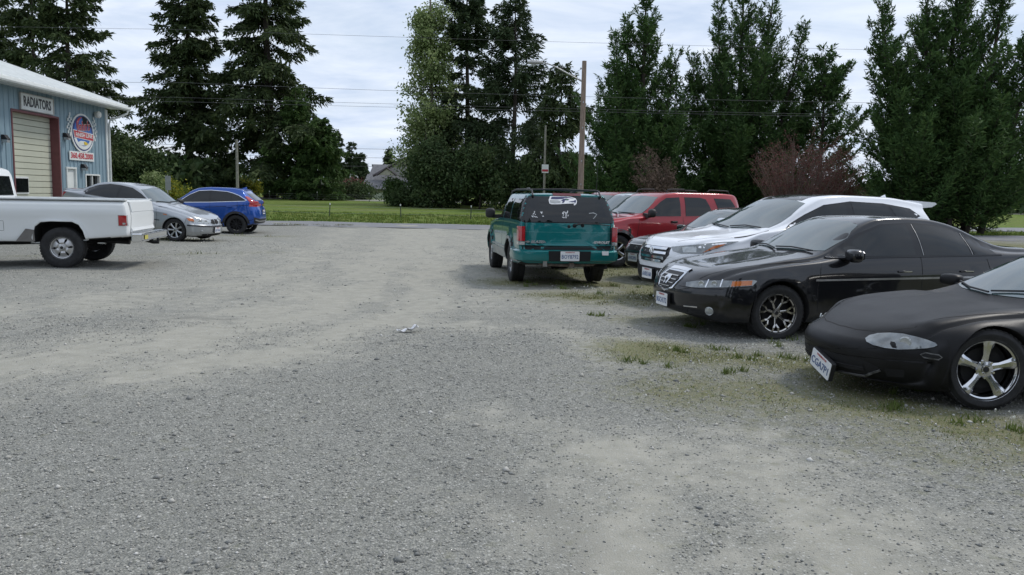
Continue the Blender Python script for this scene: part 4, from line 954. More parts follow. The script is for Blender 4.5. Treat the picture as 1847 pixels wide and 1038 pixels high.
# ---- black sedan with the orange side marker (second from the camera)
def black_sedan():
    sp = dict(L=4.89, H=1.44, R=.325, Ra=.375, axles=(.98, 3.72), rw=.655, hoodh=.115, bw=.955, step=.065, flare=.026,
        under=[(0, .27), (.25, .20), (1.2, .19), (3.9, .21), (4.6, .25), (4.89, .32)],
        plan=[(0, .80), (.08, .835), (.35, .885), (.98, .912), (2.4, .918), (3.7, .912), (4.5, .87), (4.8, .82), (4.89, .76)],
        belt=[(0, .60), (.12, .66), (.4, .745), (.98, .845), (1.5, .895), (2.2, .935), (3.2, .965), (4.1, .99), (4.6, 1.0), (4.89, .93)],
        top=[(0, .68), (.08, .745), (.3, .81), (.7, .87), (1.15, .94), (1.40, .985), (1.52, 1.035), (2.20, 1.375), (2.38, 1.42), (2.75, 1.44), (3.1, 1.43), (3.45, 1.385), (4.20, 1.12), (4.33, 1.095), (4.7, 1.075), (4.84, 1.05), (4.89, .99)],
        nose=([(.15, .16), (.27, .05), (.40, .005), (.52, .0), (.60, .03), (.75, .10), (.95, .13)], .75, .30, 3.2), tail=([(.2, .08), (.5, 0), (.9, .03), (1.1, .05)], .6, .22, 3.2),
        sweep=[(0, 0), (1.2, .0), (1.45, .18), (2.4, .16), (3.2, 0), (3.5, -.08), (4.3, -.12), (4.5, 0)],
        creases=[([(0, .60), (1.2, .74), (4, .80)], .010, .035, 1.1, 4.6), ([(0, .30), (4.9, .33)], .014, .035, 1.3, 3.4)],
        hood_creases=[(.25, 1.5, .50, .016, .07)])
    P_ = paint('black_car_paint', (.006, .0065, .0085), .0, .3, 1., .05)
    c = Car('parked_car', sp, P_, 'glossy black sedan with dark windows, bronze grey spoked wheel and orange corner light', 'car', 'cars parked nose out along the right side')
    c.panel('window_surround', 's', [(1.60, .952), (2.10, 1.225), (2.45, 1.345), (2.85, 1.372), (3.25, 1.35), (3.62, 1.27), (3.95, 1.12), (4.10, 1.005), (4.02, .992), (3.0, .975)], M_trim, .0025, .08)
    c.panel('side_window', 's', [(1.74, .975), (2.16, 1.215), (2.48, 1.325), (2.80, 1.348), (2.80, .985)], M_glass, .006, .08)
    c.panel('side_window', 's', [(2.92, .987), (2.90, 1.348), (3.22, 1.33), (3.55, 1.262), (3.585, .998)], M_glass, .006, .08)
    c.panel('side_window', 's', [(3.64, .999), (3.61, 1.24), (3.80, 1.155), (3.95, 1.04), (3.975, 1.003)], M_glass, .006, .06)
    c.line('window_moulding', 's', [(1.62, .957), (3.0, .978), (4.05, .997)], .016, M_trim, .009)
    c.line('door_pillar_trim', 's', [(2.905, .99), (2.885, 1.35)], .007, M_steel, .008); c.line('door_pillar_trim', 's', [(3.615, 1.0), (3.585, 1.25)], .006, M_steel, .008)
    c.panel('windscreen', 'f', [(-.70, 1.03), (-.44, 1.015), (0, 1.008), (.44, 1.015), (.70, 1.03), (.665, 1.18), (.575, 1.33), (.4, 1.365), (0, 1.376), (-.4, 1.365), (-.575, 1.33), (-.665, 1.18)], M_shield, .005, .09)
    c.panel('rear_window', 'r', [(-.62, 1.12), (.62, 1.12), (.52, 1.34), (0, 1.355), (-.52, 1.34)], M_shield, .005, .1)
    seams_common(c, [[(1.50, .885), (1.45, .62), (1.47, .34)], [(2.86, .975), (2.87, .6), (2.84, .30)], [(3.80, .99), (3.86, .80), (3.62, .62), (3.36, .40), (3.36, .3)], [(.62, .70), (.66, .55), (.64, .42)]])
    c.line('panel_gap', 't', [(.16, -.52), (.35, -.66), (.8, -.745), (1.42, -.78)], .008, M_seam); c.line('panel_gap', 't', [(.16, .52), (.35, .66), (.8, .745), (1.42, .78)], .008, M_seam)
    c.line('panel_gap', 't', [(2.20, -.52), (2.16, 0), (2.20, .52)], .012, M_seam)
    c.line('side_moulding', 's', [(1.42, .705), (2.2, .715), (3.2, .727), (3.75, .735)], .022, M_steel, .008)
    for x in (2.62, 3.50):
        for sg in (1, -1):
            b = MB(); p, n = c.cast(*c.frame('s', sg), x, .80); b.tube([p+n*.005+Vector((-.09, 0, 0)), p+n*.035+Vector((-.06, 0, .002)), p+n*.035+Vector((.06, 0, .004)), p+n*.005+Vector((.09, 0, 0))], .012, 8); b.build('door_handle', P_, c.root, 40)
            b = MB(); b.box(p+n*.046, (.12, .006, .010)); b.build('handle_trim', M_chrome, c.root)
    # grille: shield shape with chrome surround
    g = [(-.23, .745), (.23, .745), (.265, .66), (.19, .54), (0, .49), (-.19, .54), (-.265, .66)]
    c.panel('grille', 'f', g, M_chrome, .012, .05); k = [(y*.84, .62+(z-.62)*.80) for y, z in g]
    c.panel('grille_mesh', 'f', k, M_black, .018, .05)
    for z, w in ((.675, .19), (.635, .20), (.595, .175), (.555, .12)):
        c.line('grille_bar', 'f', [(-w, z), (w, z)], .009, M_grim, .026)
    c.panel('badge', 'f', [(-.075, .64), (-.04, .672), (.04, .672), (.075, .64), (.04, .575), (.018, .575), (.035, .64), (-.035, .64), (-.018, .575), (-.04, .575)], M_chrome, .034, .05)
    c.line('hood_chrome', 'f', [(-.235, .752), (0, .758), (.235, .752)], .03, M_chrome, .016)
    # wrap-round headlights
    hl = [(.05, .40, .635), (.10, .55, .665), (.25, .74, .688), (.62, .90, .712), (.66, .91, .70), (.62, .90, .648), (.25, .76, .612), (.09, .55, .588), (.04, .42, .590)]
    c.panel('headlight', 42, hl, M_lensd, .006, .05, thick=.02)
    c.panel('marker_lens', 42, [(.40, .84, .690), (.61, .895, .704), (.61, .895, .653), (.40, .83, .635)], M_amber, .010, .05)
    for (x, y, z, r) in ((.14, .60, .638, .036), (.24, .715, .650, .036)):
        for sg in (1, -1):
            e = c.frame(42, sg); q = Vector((x, y*sg, z)); p, n = c.cast(*e, q.dot(e[0]), q.dot(e[1])); b = MB()
            rot = Vector((0, 1, 0)).rotation_difference(-e[2]).to_matrix()
            m_ = MB(); m_.lathe([(.001, .004), (r*.6, .006), (r*.8, .010), (r, .006), (r*1.02, 0)], 18); b.add([rot @ Vector(v)+p+n*.006 for v in m_.v], m_.f); b.build('headlight_bulb', M_lens, c.root, 40)
    c.line('lamp_divider', 42, [(.185, .665, .690), (.165, .655, .60)], .014, M_chrome, .011)
    c.line('lamp_divider', 42, [(.30, .78, .700), (.28, .78, .62)], .014, M_chrome, .011)
    # lower bumper
    c.panel('lower_grille', 'f', [(-.46, .34), (.46, .34), (.40, .26), (-.40, .26)], M_black, .004, .07)
    c.line('bumper_strip', 24, [(.03, .42, .365), (.10, .60, .372)], .013, M_chrome, .012)
    for sg in (1, -1):
        e = c.frame(38, sg); q = Vector((.2, .70*sg, .335)); p, n = c.cast(*e, q.dot(e[0]), q.dot(e[1])); rot = Vector((0, 1, 0)).rotation_difference(n).to_matrix()
        b = MB(); m_ = MB(); m_.lathe([(.001, .014), (.025, .012), (.042, .004), (.047, .007), (.052, -.004)], 22); b.add([rot @ Vector(v)+p for v in m_.v], m_.f); b.build('fog_lamp', M_lens, c.root, 40)
    c.line('panel_gap', 30, [(.02, .30, .585), (.10, .60, .583), (.30, .80, .600), (.62, .90, .64)], .007, M_seam)
    for sg in (1, -1):
        b = MB(); b.tube([(1.78, sg*.80, .955), (1.82, sg*.90, .965)], .035, 8); b.build('mirror_arm', P_, c.root, 40)
    c.blob('side_mirror', (1.84, 1.0, .995), (.16, .275, .155), P_, .25)
    for sg in (1, -1):
        b = MB(); b.prism([(-.085, -.045), (.085, -.045), (.09, .03), (.06, .05), (-.08, .05)], (1.905, sg*1.0, 1.0), (-.1*sg*0, sg*1, 0), (0, 0, 1), (.012, 0, 0)); b.build('mirror_glass', M_chrome, c.root)
    c.line('mirror_cap_trim', 'f', [(-.95, 1.4), (-.9, 1.4)], .001, M_chrome) if False else None
    wipers(c, [[(-.62, 1.008), (-.25, 1.03), (.02, 1.018)], [(.0, 1.002), (.3, 1.028), (.60, 1.02)]])
    c.plate('f', 0, .395, 'BGC4172', off=.05)
    b = MB(); b.box((4.90, .0, .80), (.04, .9, .05)); b.build('boot_trim', M_chrome, c.root)
    c.panel('tail_light', 'r', [(.45, .78), (.80, .80), (.80, .94), (.45, .92)], M_red, .006, .08, sides=(1,)); c.panel('tail_light', 'r', [(-.80, .80), (-.45, .78), (-.45, .92), (-.80, .94)], M_red, .006, .08)
    c.wheel('ymesh', .232, .235, steer=R(-3), m_rim=M_grim)
    return c

# ---- matt black coupe (nearest the camera)
def matt_coupe():
    sp = dict(L=4.38, H=1.18, R=.315, Ra=.345, axles=(.93, 3.44), rw=.60, hoodh=.10, bw=.93, step=.06, flare=.035, rail=.36,
        under=[(0, .17), (.25, .125), (1.2, .14), (3.5, .16), (4.1, .22), (4.38, .30)],
        plan=[(0, .74), (.08, .775), (.3, .82), (.9, .868), (1.6, .862), (2.6, .862), (3.4, .875), (4.0, .84), (4.38, .72)],
        belt=[(0, .47), (.1, .505), (.3, .555), (.6, .62), (.93, .682), (1.3, .692), (1.8, .712), (2.8, .79), (3.6, .82), (4.2, .82), (4.38, .77)],
        top=[(0, .49), (.06, .54), (.2, .585), (.5, .645), (.9, .703), (1.25, .740), (1.42, .757), (1.52, .79), (2.20, 1.10), (2.40, 1.155), (2.75, 1.18), (3.1, 1.15), (3.9, .91), (4.2, .885), (4.38, .83)],
        nose=([(.10, .18), (.18, .07), (.30, .01), (.40, .0), (.47, .03), (.54, .13), (.70, .18)], .9, .50, 2.5), tail=([(.2, .1), (.5, 0), (.9, .05)], .6, .3, 2.8),
        sweep=[(0, 0), (1.1, .0), (1.40, .24), (2.4, .2), (3.0, 0), (3.9, -.15), (4.1, 0)],
        creases=[([(0, .55), (1.3, .60), (4, .66)], .010, .04, 1.2, 3.3)],
        hood_creases=[(.4, 1.45, .26, .018, .14), (.3, 1.4, .62, .026, .09)])
    P_ = mat('matt_black_paint', (.0085, .0085, .0095), .42, var=.35, scale=5, bump=.10, bscale=140, spec=.26)
    c = Car('parked_car', sp, P_, 'matt black coupe with polished five-spoke wheels and a crooked front plate', 'car', 'cars parked nose out along the right side')
    c.panel('side_window', 's', [(1.86, .76), (2.22, .96), (2.5, 1.05), (2.8, 1.07), (3.0, 1.035), (3.05, .82)], M_glass, .005, .08)
    c.panel('side_window', 's', [(3.12, .825), (3.08, 1.01), (3.28, .93), (3.48, .845)], M_glass, .005, .08)
    c.panel('windscreen', 'f', [(-.66, .825), (-.40, .805), (0, .798), (.40, .805), (.66, .825), (.60, .98), (.50, 1.09), (.3, 1.115), (0, 1.12), (-.3, 1.115), (-.50, 1.09), (-.60, .98)], M_shield, .005, .08)
    seams_common(c, [[(1.52, .715), (1.46, .45), (1.50, .24)], [(3.10, .81), (3.14, .5), (3.05, .22)], [(.575, .60), (.585, .45), (.56, .16)], [(1.25, .175), (3.05, .175)]])
    for sg in (1, -1):
        c.line('panel_gap', 't', [(.16, sg*.0), (.18, sg*.22), (.27, sg*.42), (.46, sg*.57), (.8, sg*.66), (1.4, sg*.72)], .009, M_seam)
    # oval headlights
    hl = []
    for k in range(16):
        a = 2*pi*k/16; u = cos(a); w = sin(a)
        s_ = .01+.265*u; hh = (.068 if w > 0 else .064)*w*(1-.35*max(0, u))
        hl.append((.27+s_*.78, .635+s_*.62, .492+hh*.86+.006*u))
    c.panel('headlight_surround', 40, [(q[0]*1.0, q[1], .492+(q[2]-.492)*1.2) for q in hl], M_seam, .002, .04)
    c.panel('headlight', 40, hl, M_lensd, .008, .04, thick=.02)
    for (x, y, r) in ((.30, .665, .046),):
        for sg in (1, -1):
            e = c.frame(40, sg); q = Vector((x, y*sg, .493)); p, n = c.cast(*e, q.dot(e[0]), q.dot(e[1])); rot = Vector((0, 1, 0)).rotation_difference(-e[2]).to_matrix()
            b = MB(); m_ = MB(); m_.lathe([(.001, .008), (r*.5, .010), (r*.8, .013), (r, .008), (r*1.02, 0)], 18); b.add([rot @ Vector(v)+p+n*.003 for v in m_.v], m_.f); b.build('headlight_bulb', M_lens, c.root, 40)
    # bumper mouth and side openings
    c.panel('bumper_opening', 'f', [(-.44, .325), (0, .345), (.44, .325), (.54, .265), (.42, .195), (0, .175), (-.42, .195), (-.54, .265)], M_seam, .003, .05)
    c.line('opening_lip', 'f', [(-.53, .26), (-.42, .192), (0, .172), (.42, .192), (.53, .26)], .012, mat('scuffed_lip', (.10, .10, .10), .4, var=.6, scale=20), .014)
    c.line('crash_bar', 'f', [(-.44, .25), (.44, .25)], .03, M_under, .010)
    c.panel('bumper_opening', 38, [(.155, .62, .275), (.25, .72, .28), (.25, .72, .22), (.17, .63, .21)], M_seam, .003, .05)
    c.panel('missing_marker_hole', 55, [(.40, .75, .415), (.43, .77, .432), (.51, .81, .432), (.53, .82, .415), (.51, .81, .396), (.42, .765, .396)], M_seam, .003, .05)
    c.line('hole_edge', 55, [(.40, .75, .415), (.43, .77, .432), (.51, .81, .432), (.53, .82, .415), (.51, .81, .396), (.42, .765, .396)], .009, mat('scuffed_lip', (.10, .10, .10), .4, var=.6, scale=20), .006, closed=True)
    c.line('bumper_crease', 30, [(.0, .1, .375), (.05, .40, .372), (.17, .62, .368), (.45, .83, .375)], .007, M_seam)
    c.panel('lower_lip', 'f', [(-.66, .165), (.66, .165), (.60, .125), (-.60, .125)], M_black, .008, .07)
    wipers(c, [[(-.60, .84), (-.30, .84), (-.02, .81)], [(-.02, .80), (.28, .81), (.58, .83)]])
    c.blob('side_mirror', (1.95, .98, .82), (.14, .22, .12), P_, .3)
    for sg in (1, -1): b = MB(); b.tube([(1.93, sg*.80, .765), (1.95, sg*.93, .80)], .028, 8); b.build('mirror_arm', P_, c.root, 40)
    c.plate('f', -.12, .225, 'CGA7P1', tilt=R(-17), off=.075)
    c.wheel('five', .238, .225, steer=R(-11), m_rim=mat('polished_alloy', (.66, .665, .68), .13, 1., var=.08, scale=10))
    return c

# ---- white crossover
def suv_spec(L, W, H, fa, ra, Rr, hood, cowl_x, belt0, belt1, roof_a, roof_b, **k):
    d = dict(L=L, H=H, R=Rr, Ra=Rr+.055, axles=(fa, ra), rw=.74, hoodh=.12, bw=.96, step=.07, flare=.02,
        under=[(0, .30), (.3, .25), (1.2, .24), (ra, .26), (L, .36)],
        plan=[(0, W*.88), (.1, W*.92), (.4, W*.97), (fa, W), (L*.5, W), (ra, W), (L-.3, W*.96), (L, W*.88)],
        belt=[(0, hood-.16), (.12, hood-.08), (.5, hood), (fa, hood+.04), (cowl_x, belt0), (L*.55, (belt0+belt1)/2+.01), (L-.6, belt1), (L, belt1)],
        top=[(0, hood-.10), (.08, hood+.0), (.4, hood+.07), (fa, hood+.12), (cowl_x-.05, hood+.17), (cowl_x+.08, hood+.23), (roof_a-.12, H-.11), (roof_a+.1, H-.04), (roof_a+.6, H), (roof_b-.6, H-.01), (roof_b, H-.07), (L, H-.10)],
        nose=([(.2, .12), (.35, .02), (.55, 0), (hood-.2, .02), (hood, .10), (hood+.2, .14)], .8, .26, 3.0),
        tail=([(.25, .06), (.5, .0), (.75, .0), (.95, .05), (belt1, .09), (H, .36)], .55, .16, 3.5),
        sweep=[(0, 0), (cowl_x-.3, 0), (cowl_x, .2), (roof_a, .16), (roof_a+.6, 0), (L, 0)])
    d.update(k); return d
def white_crossover():
    sp = suv_spec(4.69, .94, 1.66, .93, 3.63, .365, .93, 1.30, 1.09, 1.24, 2.25, 4.25, step=.06,
        creases=[([(0, .80), (1.2, .90), (4.6, 1.02)], .012, .03, .9, 4.6), ([(0, .42), (4.9, .48)], -.018, .05, 1.4, 3.2)], hood_creases=[(.3, 1.35, .48, .018, .09)],
        tail=([(.25, .06), (.5, .0), (.75, .0), (.95, .05), (1.24, .12), (1.45, .30), (1.58, .22), (1.66, .05)], .6, .16, 3.5))
    P_ = paint('white_car_paint', (.80, .82, .86), .0, .32, .8, .14)
    c = Car('parked_car', sp, P_, 'white crossover with chrome barred grille between the glossy black sedan and the red car', 'car', 'cars parked nose out along the right side')
    c.panel('window_surround', 's', [(1.64, 1.135), (2.08, 1.36), (2.42, 1.505), (2.9, 1.565), (3.5, 1.545), (4.0, 1.475), (4.16, 1.36), (3.9, 1.265), (2.9, 1.195)], M_trim, .0025, .08)
    c.panel('side_window', 's', [(1.76, 1.16), (2.12, 1.355), (2.44, 1.485), (2.78, 1.53), (2.78, 1.205)], M_glass, .006, .08)
    c.panel('side_window', 's', [(2.90, 1.215), (2.90, 1.54), (3.3, 1.535), (3.52, 1.515), (3.62, 1.262)], M_glass, .006, .08)
    c.panel('side_window', 's', [(3.70, 1.272), (3.60, 1.50), (3.94, 1.46), (4.08, 1.365), (3.92, 1.285)], M_glass, .006, .07)
    c.line('window_moulding', 's', [(1.66, 1.13), (2.9, 1.19), (3.9, 1.262), (4.14, 1.34)], .018, M_chrome, .008)
    c.panel('windscreen', 'f', [(-.76, 1.16), (-.45, 1.13), (0, 1.118), (.45, 1.13), (.76, 1.16), (.72, 1.34), (.64, 1.52), (.4, 1.56), (0, 1.575), (-.4, 1.56), (-.64, 1.52), (-.72, 1.34)], M_shield, .005, .09)
    c.panel('roof_panel', 't', [(2.22, -.50), (2.17, 0), (2.22, .50), (3.7, .50), (3.7, -.50)], M_trim, .004, .12)
    c.panel('rear_window', 'r', [(-.62, 1.22), (.62, 1.22), (.55, 1.45), (-.55, 1.45)], M_glass, .006, .09)
    seams_common(c, [[(1.52, 1.06), (1.47, .75), (1.50, .40)], [(2.84, 1.19), (2.86, .8), (2.84, .38)], [(3.75, 1.24), (3.80, 1.0), (3.55, .78), (3.30, .5)]])
    for sg in (1, -1): c.line('panel_gap', 't', [(.20, sg*.40), (.42, sg*.66), (.9, sg*.78), (1.45, sg*.80)], .008, M_seam)
    for x in (2.55, 3.50):
        for sg in (1, -1):
            p, n = c.cast(*c.frame('s', sg), x, .99); b = MB(); b.tube([p+Vector((-.1, 0, 0)), p+n*.035+Vector((-.07, 0, 0)), p+n*.035+Vector((.07, 0, 0)), p+Vector((.1, 0, 0))], .014, 8); b.build('door_handle', M_chrome, c.root, 40)
    g = [(-.40, .845), (.40, .845), (.44, .74), (.34, .62), (-.34, .62), (-.44, .74)]
    c.panel('grille', 'f', g, M_black, .006, .05)
    for z, w in ((.815, .36), (.755, .38), (.69, .35), (.64, .30)): c.line('grille_bar', 'f', [(-w, z), (w, z)], .032, M_chrome, .022)
    b = MB(); p, n = c.cast(*c.frame('f'), 0, .79); b.lathe([(.045, .01), (.055, .016), (.062, .01), (.055, .004)], 20, 'X', p-Vector((.045, 0, 0)), True); b.tube([p+Vector((-.04, -.03, -.035)), p+Vector((-.04, 0, 0)), p+Vector((-.04, .03, .035))], .009, 6); b.tube([p+Vector((-.04, -.03, .035)), p+Vector((-.04, -.025, -.035))], .008, 6); b.tube([p+Vector((-.04, .03, .035)), p+Vector((-.04, .025, -.035))], .008, 6); b.build('badge', M_chrome, c.root, 40)
    hl = [(.04, .46, .855), (.25, .74, .905), (.62, .91, .955), (.85, .935, .965), (.60, .91, .885), (.36, .83, .79), (.14, .62, .775), (.06, .50, .80)]
    c.panel('headlight', 45, hl, M_lensd, .007, .05, thick=.02)
    c.panel('headlight_reflector', 45, [(.14, .62, .86), (.30, .76, .885), (.30, .78, .80), (.16, .64, .79)], M_lens, .011, .05)
    c.panel('marker_lens', 45, [(.36, .83, .80), (.62, .91, .905), (.66, .91, .93), (.50, .88, .90)], M_amber, .012, .05)
    c.panel('bumper_cladding', 30, [(0, .0, .54), (.03, .38, .54), (.10, .55, .66), (.24, .74, .71), (.50, .90, .70), (.52, .90, .50), (.50, .90, .30), (.2, .70, .30), (.05, .3, .30), (0, 0, .30)], M_black, .009, .05)
    c.panel('lower_grille', 'f', [(-.52, .46), (.52, .46), (.42, .33), (-.42, .33)], M_seam, .012, .08)
    c.panel('fog_lamp', 42, [(.16, .60, .66), (.34, .80, .68), (.36, .82, .61), (.22, .68, .575), (.14, .58, .60)], M_lens, .012, .05)
    c.panel('bumper_insert', 42, [(.08, .54, .47), (.26, .74, .47), (.20, .68, .38), (.12, .58, .36)], M_alu, .012, .05)
    c.line('sill_cladding', 's', [(1.38, .36), (3.15, .36)], .12, M_black, .008)
    for ax in (.93, 3.63):
        c.line('wheel_arch_trim', 's', [(ax+.455*cos(a), .365+.455*sin(a)) for a in np.linspace(R(-12), R(192), 22)], .055, M_black, .012)
    c.blob('side_mirror', (1.88, 1.07, 1.165), (.15, .245, .165), M_chrome, .25)
    for sg in (1, -1): b = MB(); b.prism([(-.14, -.035), (.1, -.03), (.12, .02), (-.14, .06)], (1.80, sg*.86, 1.12), (0, sg, 0), (0, 0, 1), (.07, 0, 0)); b.build('mirror_arm', M_black, c.root)
    b = MB(); b.add([(4.02, -.03, 1.60), (4.02, .03, 1.60), (4.25, .03, 1.575), (4.25, -.03, 1.575), (4.22, 0, 1.69)], [(0, 1, 2, 3), (0, 4, 1), (1, 4, 2), (2, 4, 3), (3, 4, 0)]); b.build('roof_aerial', P_, c.root)
    b = MB(); b.prism([(4.10, 1.60), (4.62, 1.575), (4.66, 1.55), (4.56, 1.50), (4.15, 1.47)], (0, -.64, 0), (1, 0, 0), (0, 0, 1), (0, 1.28, 0)); b.build('rear_spoiler', P_, c.root)
    c.panel('tail_light', 's', [(4.28, 1.22), (4.60, 1.16), (4.62, 1.02), (4.40, 1.04)], M_red, .006, .06)
    wipers(c, [[(-.68, 1.14), (-.3, 1.16), (0, 1.135)], [(0, 1.12), (.32, 1.14), (.66, 1.15)]])
    c.plate('f', 0, .44, 'AXR5160', off=.06)
    c.wheel('five_slim', .24, .235, m_rim=M_alu)
    return c

# ---- red boxy crossover and its look-alikes further back
def boxy_suv(label, P_, full=True, group='cars parked nose out along the right side', plate=None, wk='five_slim'):
    sp = suv_spec(4.44, .90, 1.69, .86, 3.48, .35, .96, 1.22, 1.08, 1.10, 1.98, 4.25, rw=.80, Ra=.42, flare=.035, step=.08, hoodh=.13,
        top=[(0, .84), (.06, .95), (.3, 1.04), (.86, 1.08), (1.22, 1.12), (1.34, 1.16), (1.98, 1.585), (2.16, 1.655), (2.65, 1.69), (3.6, 1.69), (4.15, 1.665), (4.44, 1.62)],
        tail=([(.25, .06), (.5, .0), (.75, .0), (.95, .02), (1.1, .03), (1.7, .15)], .5, .11, 4))
    c = Car('parked_car', sp, P_, label, 'car', group)
    c.panel('side_window', 's', [(1.62, 1.125), (2.02, 1.45), (2.18, 1.545), (2.52, 1.565), (2.52, 1.135)], M_glass, .006, .09)
    c.panel('side_window', 's', [(2.66, 1.135), (2.66, 1.568), (3.1, 1.565), (3.26, 1.53), (3.46, 1.15)], M_glass, .006, .09)
    c.panel('side_window', 's', [(3.60, 1.27), (3.50, 1.555), (4.0, 1.54), (4.16, 1.32), (4.0, 1.27)], M_glass, .006, .09)
    c.panel('windscreen', 'f', [(-.72, 1.19), (-.4, 1.165), (0, 1.155), (.4, 1.165), (.72, 1.19), (.68, 1.42), (.62, 1.56), (0, 1.59), (-.62, 1.56), (-.68, 1.42)], M_shield, .005, .1)
    c.panel('rear_window', 'r', [(-.62, 1.14), (.62, 1.14), (.58, 1.52), (-.58, 1.52)], M_glass, .006, .12)
    seams_common(c, [[(1.40, 1.06), (1.34, .75), (1.38, .40)], [(2.58, 1.12), (2.58, .8), (2.57, .40)], [(3.54, 1.12), (3.52, .95), (3.25, .7), (3.12, .42)]])
    for ax in (.86, 3.48):
        c.line('wheel_arch_trim', 's', [(ax+.455*cos(a), .35+.455*sin(a)) for a in np.linspace(R(-10), R(190), 20)], .065, mat('grey_plastic', (.10, .10, .105), .6, var=.2), .008)
    if not full: b = MB(); b.tube([(1.3, -.7, 1.05), (1.34, -.7, 2.55)], .008, 5); b.build('aerial', M_black, c.root)
    if not full: c.wheel(wk, .21, .22, m_rim=M_alu); return c
    for x in (2.32, 3.28):
        for sg in (1, -1):
            p, n = c.cast(*c.frame('s', sg), x, 1.0); b = MB(); b.box(p+n*.012, (.16, .03, .05)); b.tube([p+n*.03+Vector((-.07, 0, .01)), p+n*.042, p+n*.03+Vector((.07, 0, .01))], .014, 8); b.build('door_handle', M_black, c.root, 40)
    c.blob('side_mirror', (1.62, 1.03, 1.20), (.15, .235, .19), M_black, .2)
    for sg in (1, -1): b = MB(); b.prism([(-.12, -.05), (.1, -.03), (.1, .04), (-.12, .07)], (1.56, sg*.87, 1.13), (0, sg, 0), (0, 0, 1), (.08, 0, 0)); b.build('mirror_arm', M_black, c.root)
    for sg in (1, -1):
        b = MB(); b.tube([(2.25, sg*.62, 1.675), (2.30, sg*.62, 1.735), (2.40, sg*.62, 1.745), (2.75, sg*.62, 1.75), (2.80, sg*.62, 1.70)], .015, 8); b.build('roof_rail', M_black, c.root, 40)
        b = MB(); b.tube([(3.42, sg*.62, 1.70), (3.47, sg*.62, 1.745), (3.9, sg*.62, 1.74), (4.02, sg*.62, 1.73), (4.05, sg*.62, 1.67)], .015, 8); b.build('roof_rail', M_black, c.root, 40)
    c.panel('grille', 'f', [(-.46, .86), (.46, .86), (.44, .72), (-.44, .72)], M_black, .006, .08)
    c.panel('headlight', 35, [(.04, .50, .88), (.30, .80, .90), (.34, .84, .76), (.08, .52, .73)], M_lens, .006, .06)
    c.panel('bumper', 30, [(0, 0, .60), (.04, .5, .60), (.30, .82, .62), (.42, .87, .60), (.42, .87, .36), (.2, .74, .34), (0, 0, .34)], mat('grey_plastic', (.10, .10, .105), .6), .008, .08)
    c.line('sill_cladding', 's', [(1.30, .36), (3.02, .36)], .13, mat('grey_plastic', (.10, .10, .105), .6), .008)
    c.panel('tail_light', 's', [(4.16, 1.42), (4.30, 1.40), (4.40, 1.0), (4.26, 1.0)], M_red, .006, .06)
    wipers(c, [[(-.60, 1.17), (0, 1.18)], [(0, 1.16), (.6, 1.18)]])
    c.wheel(wk, .215, .225, m_rim=M_alu)
    return c

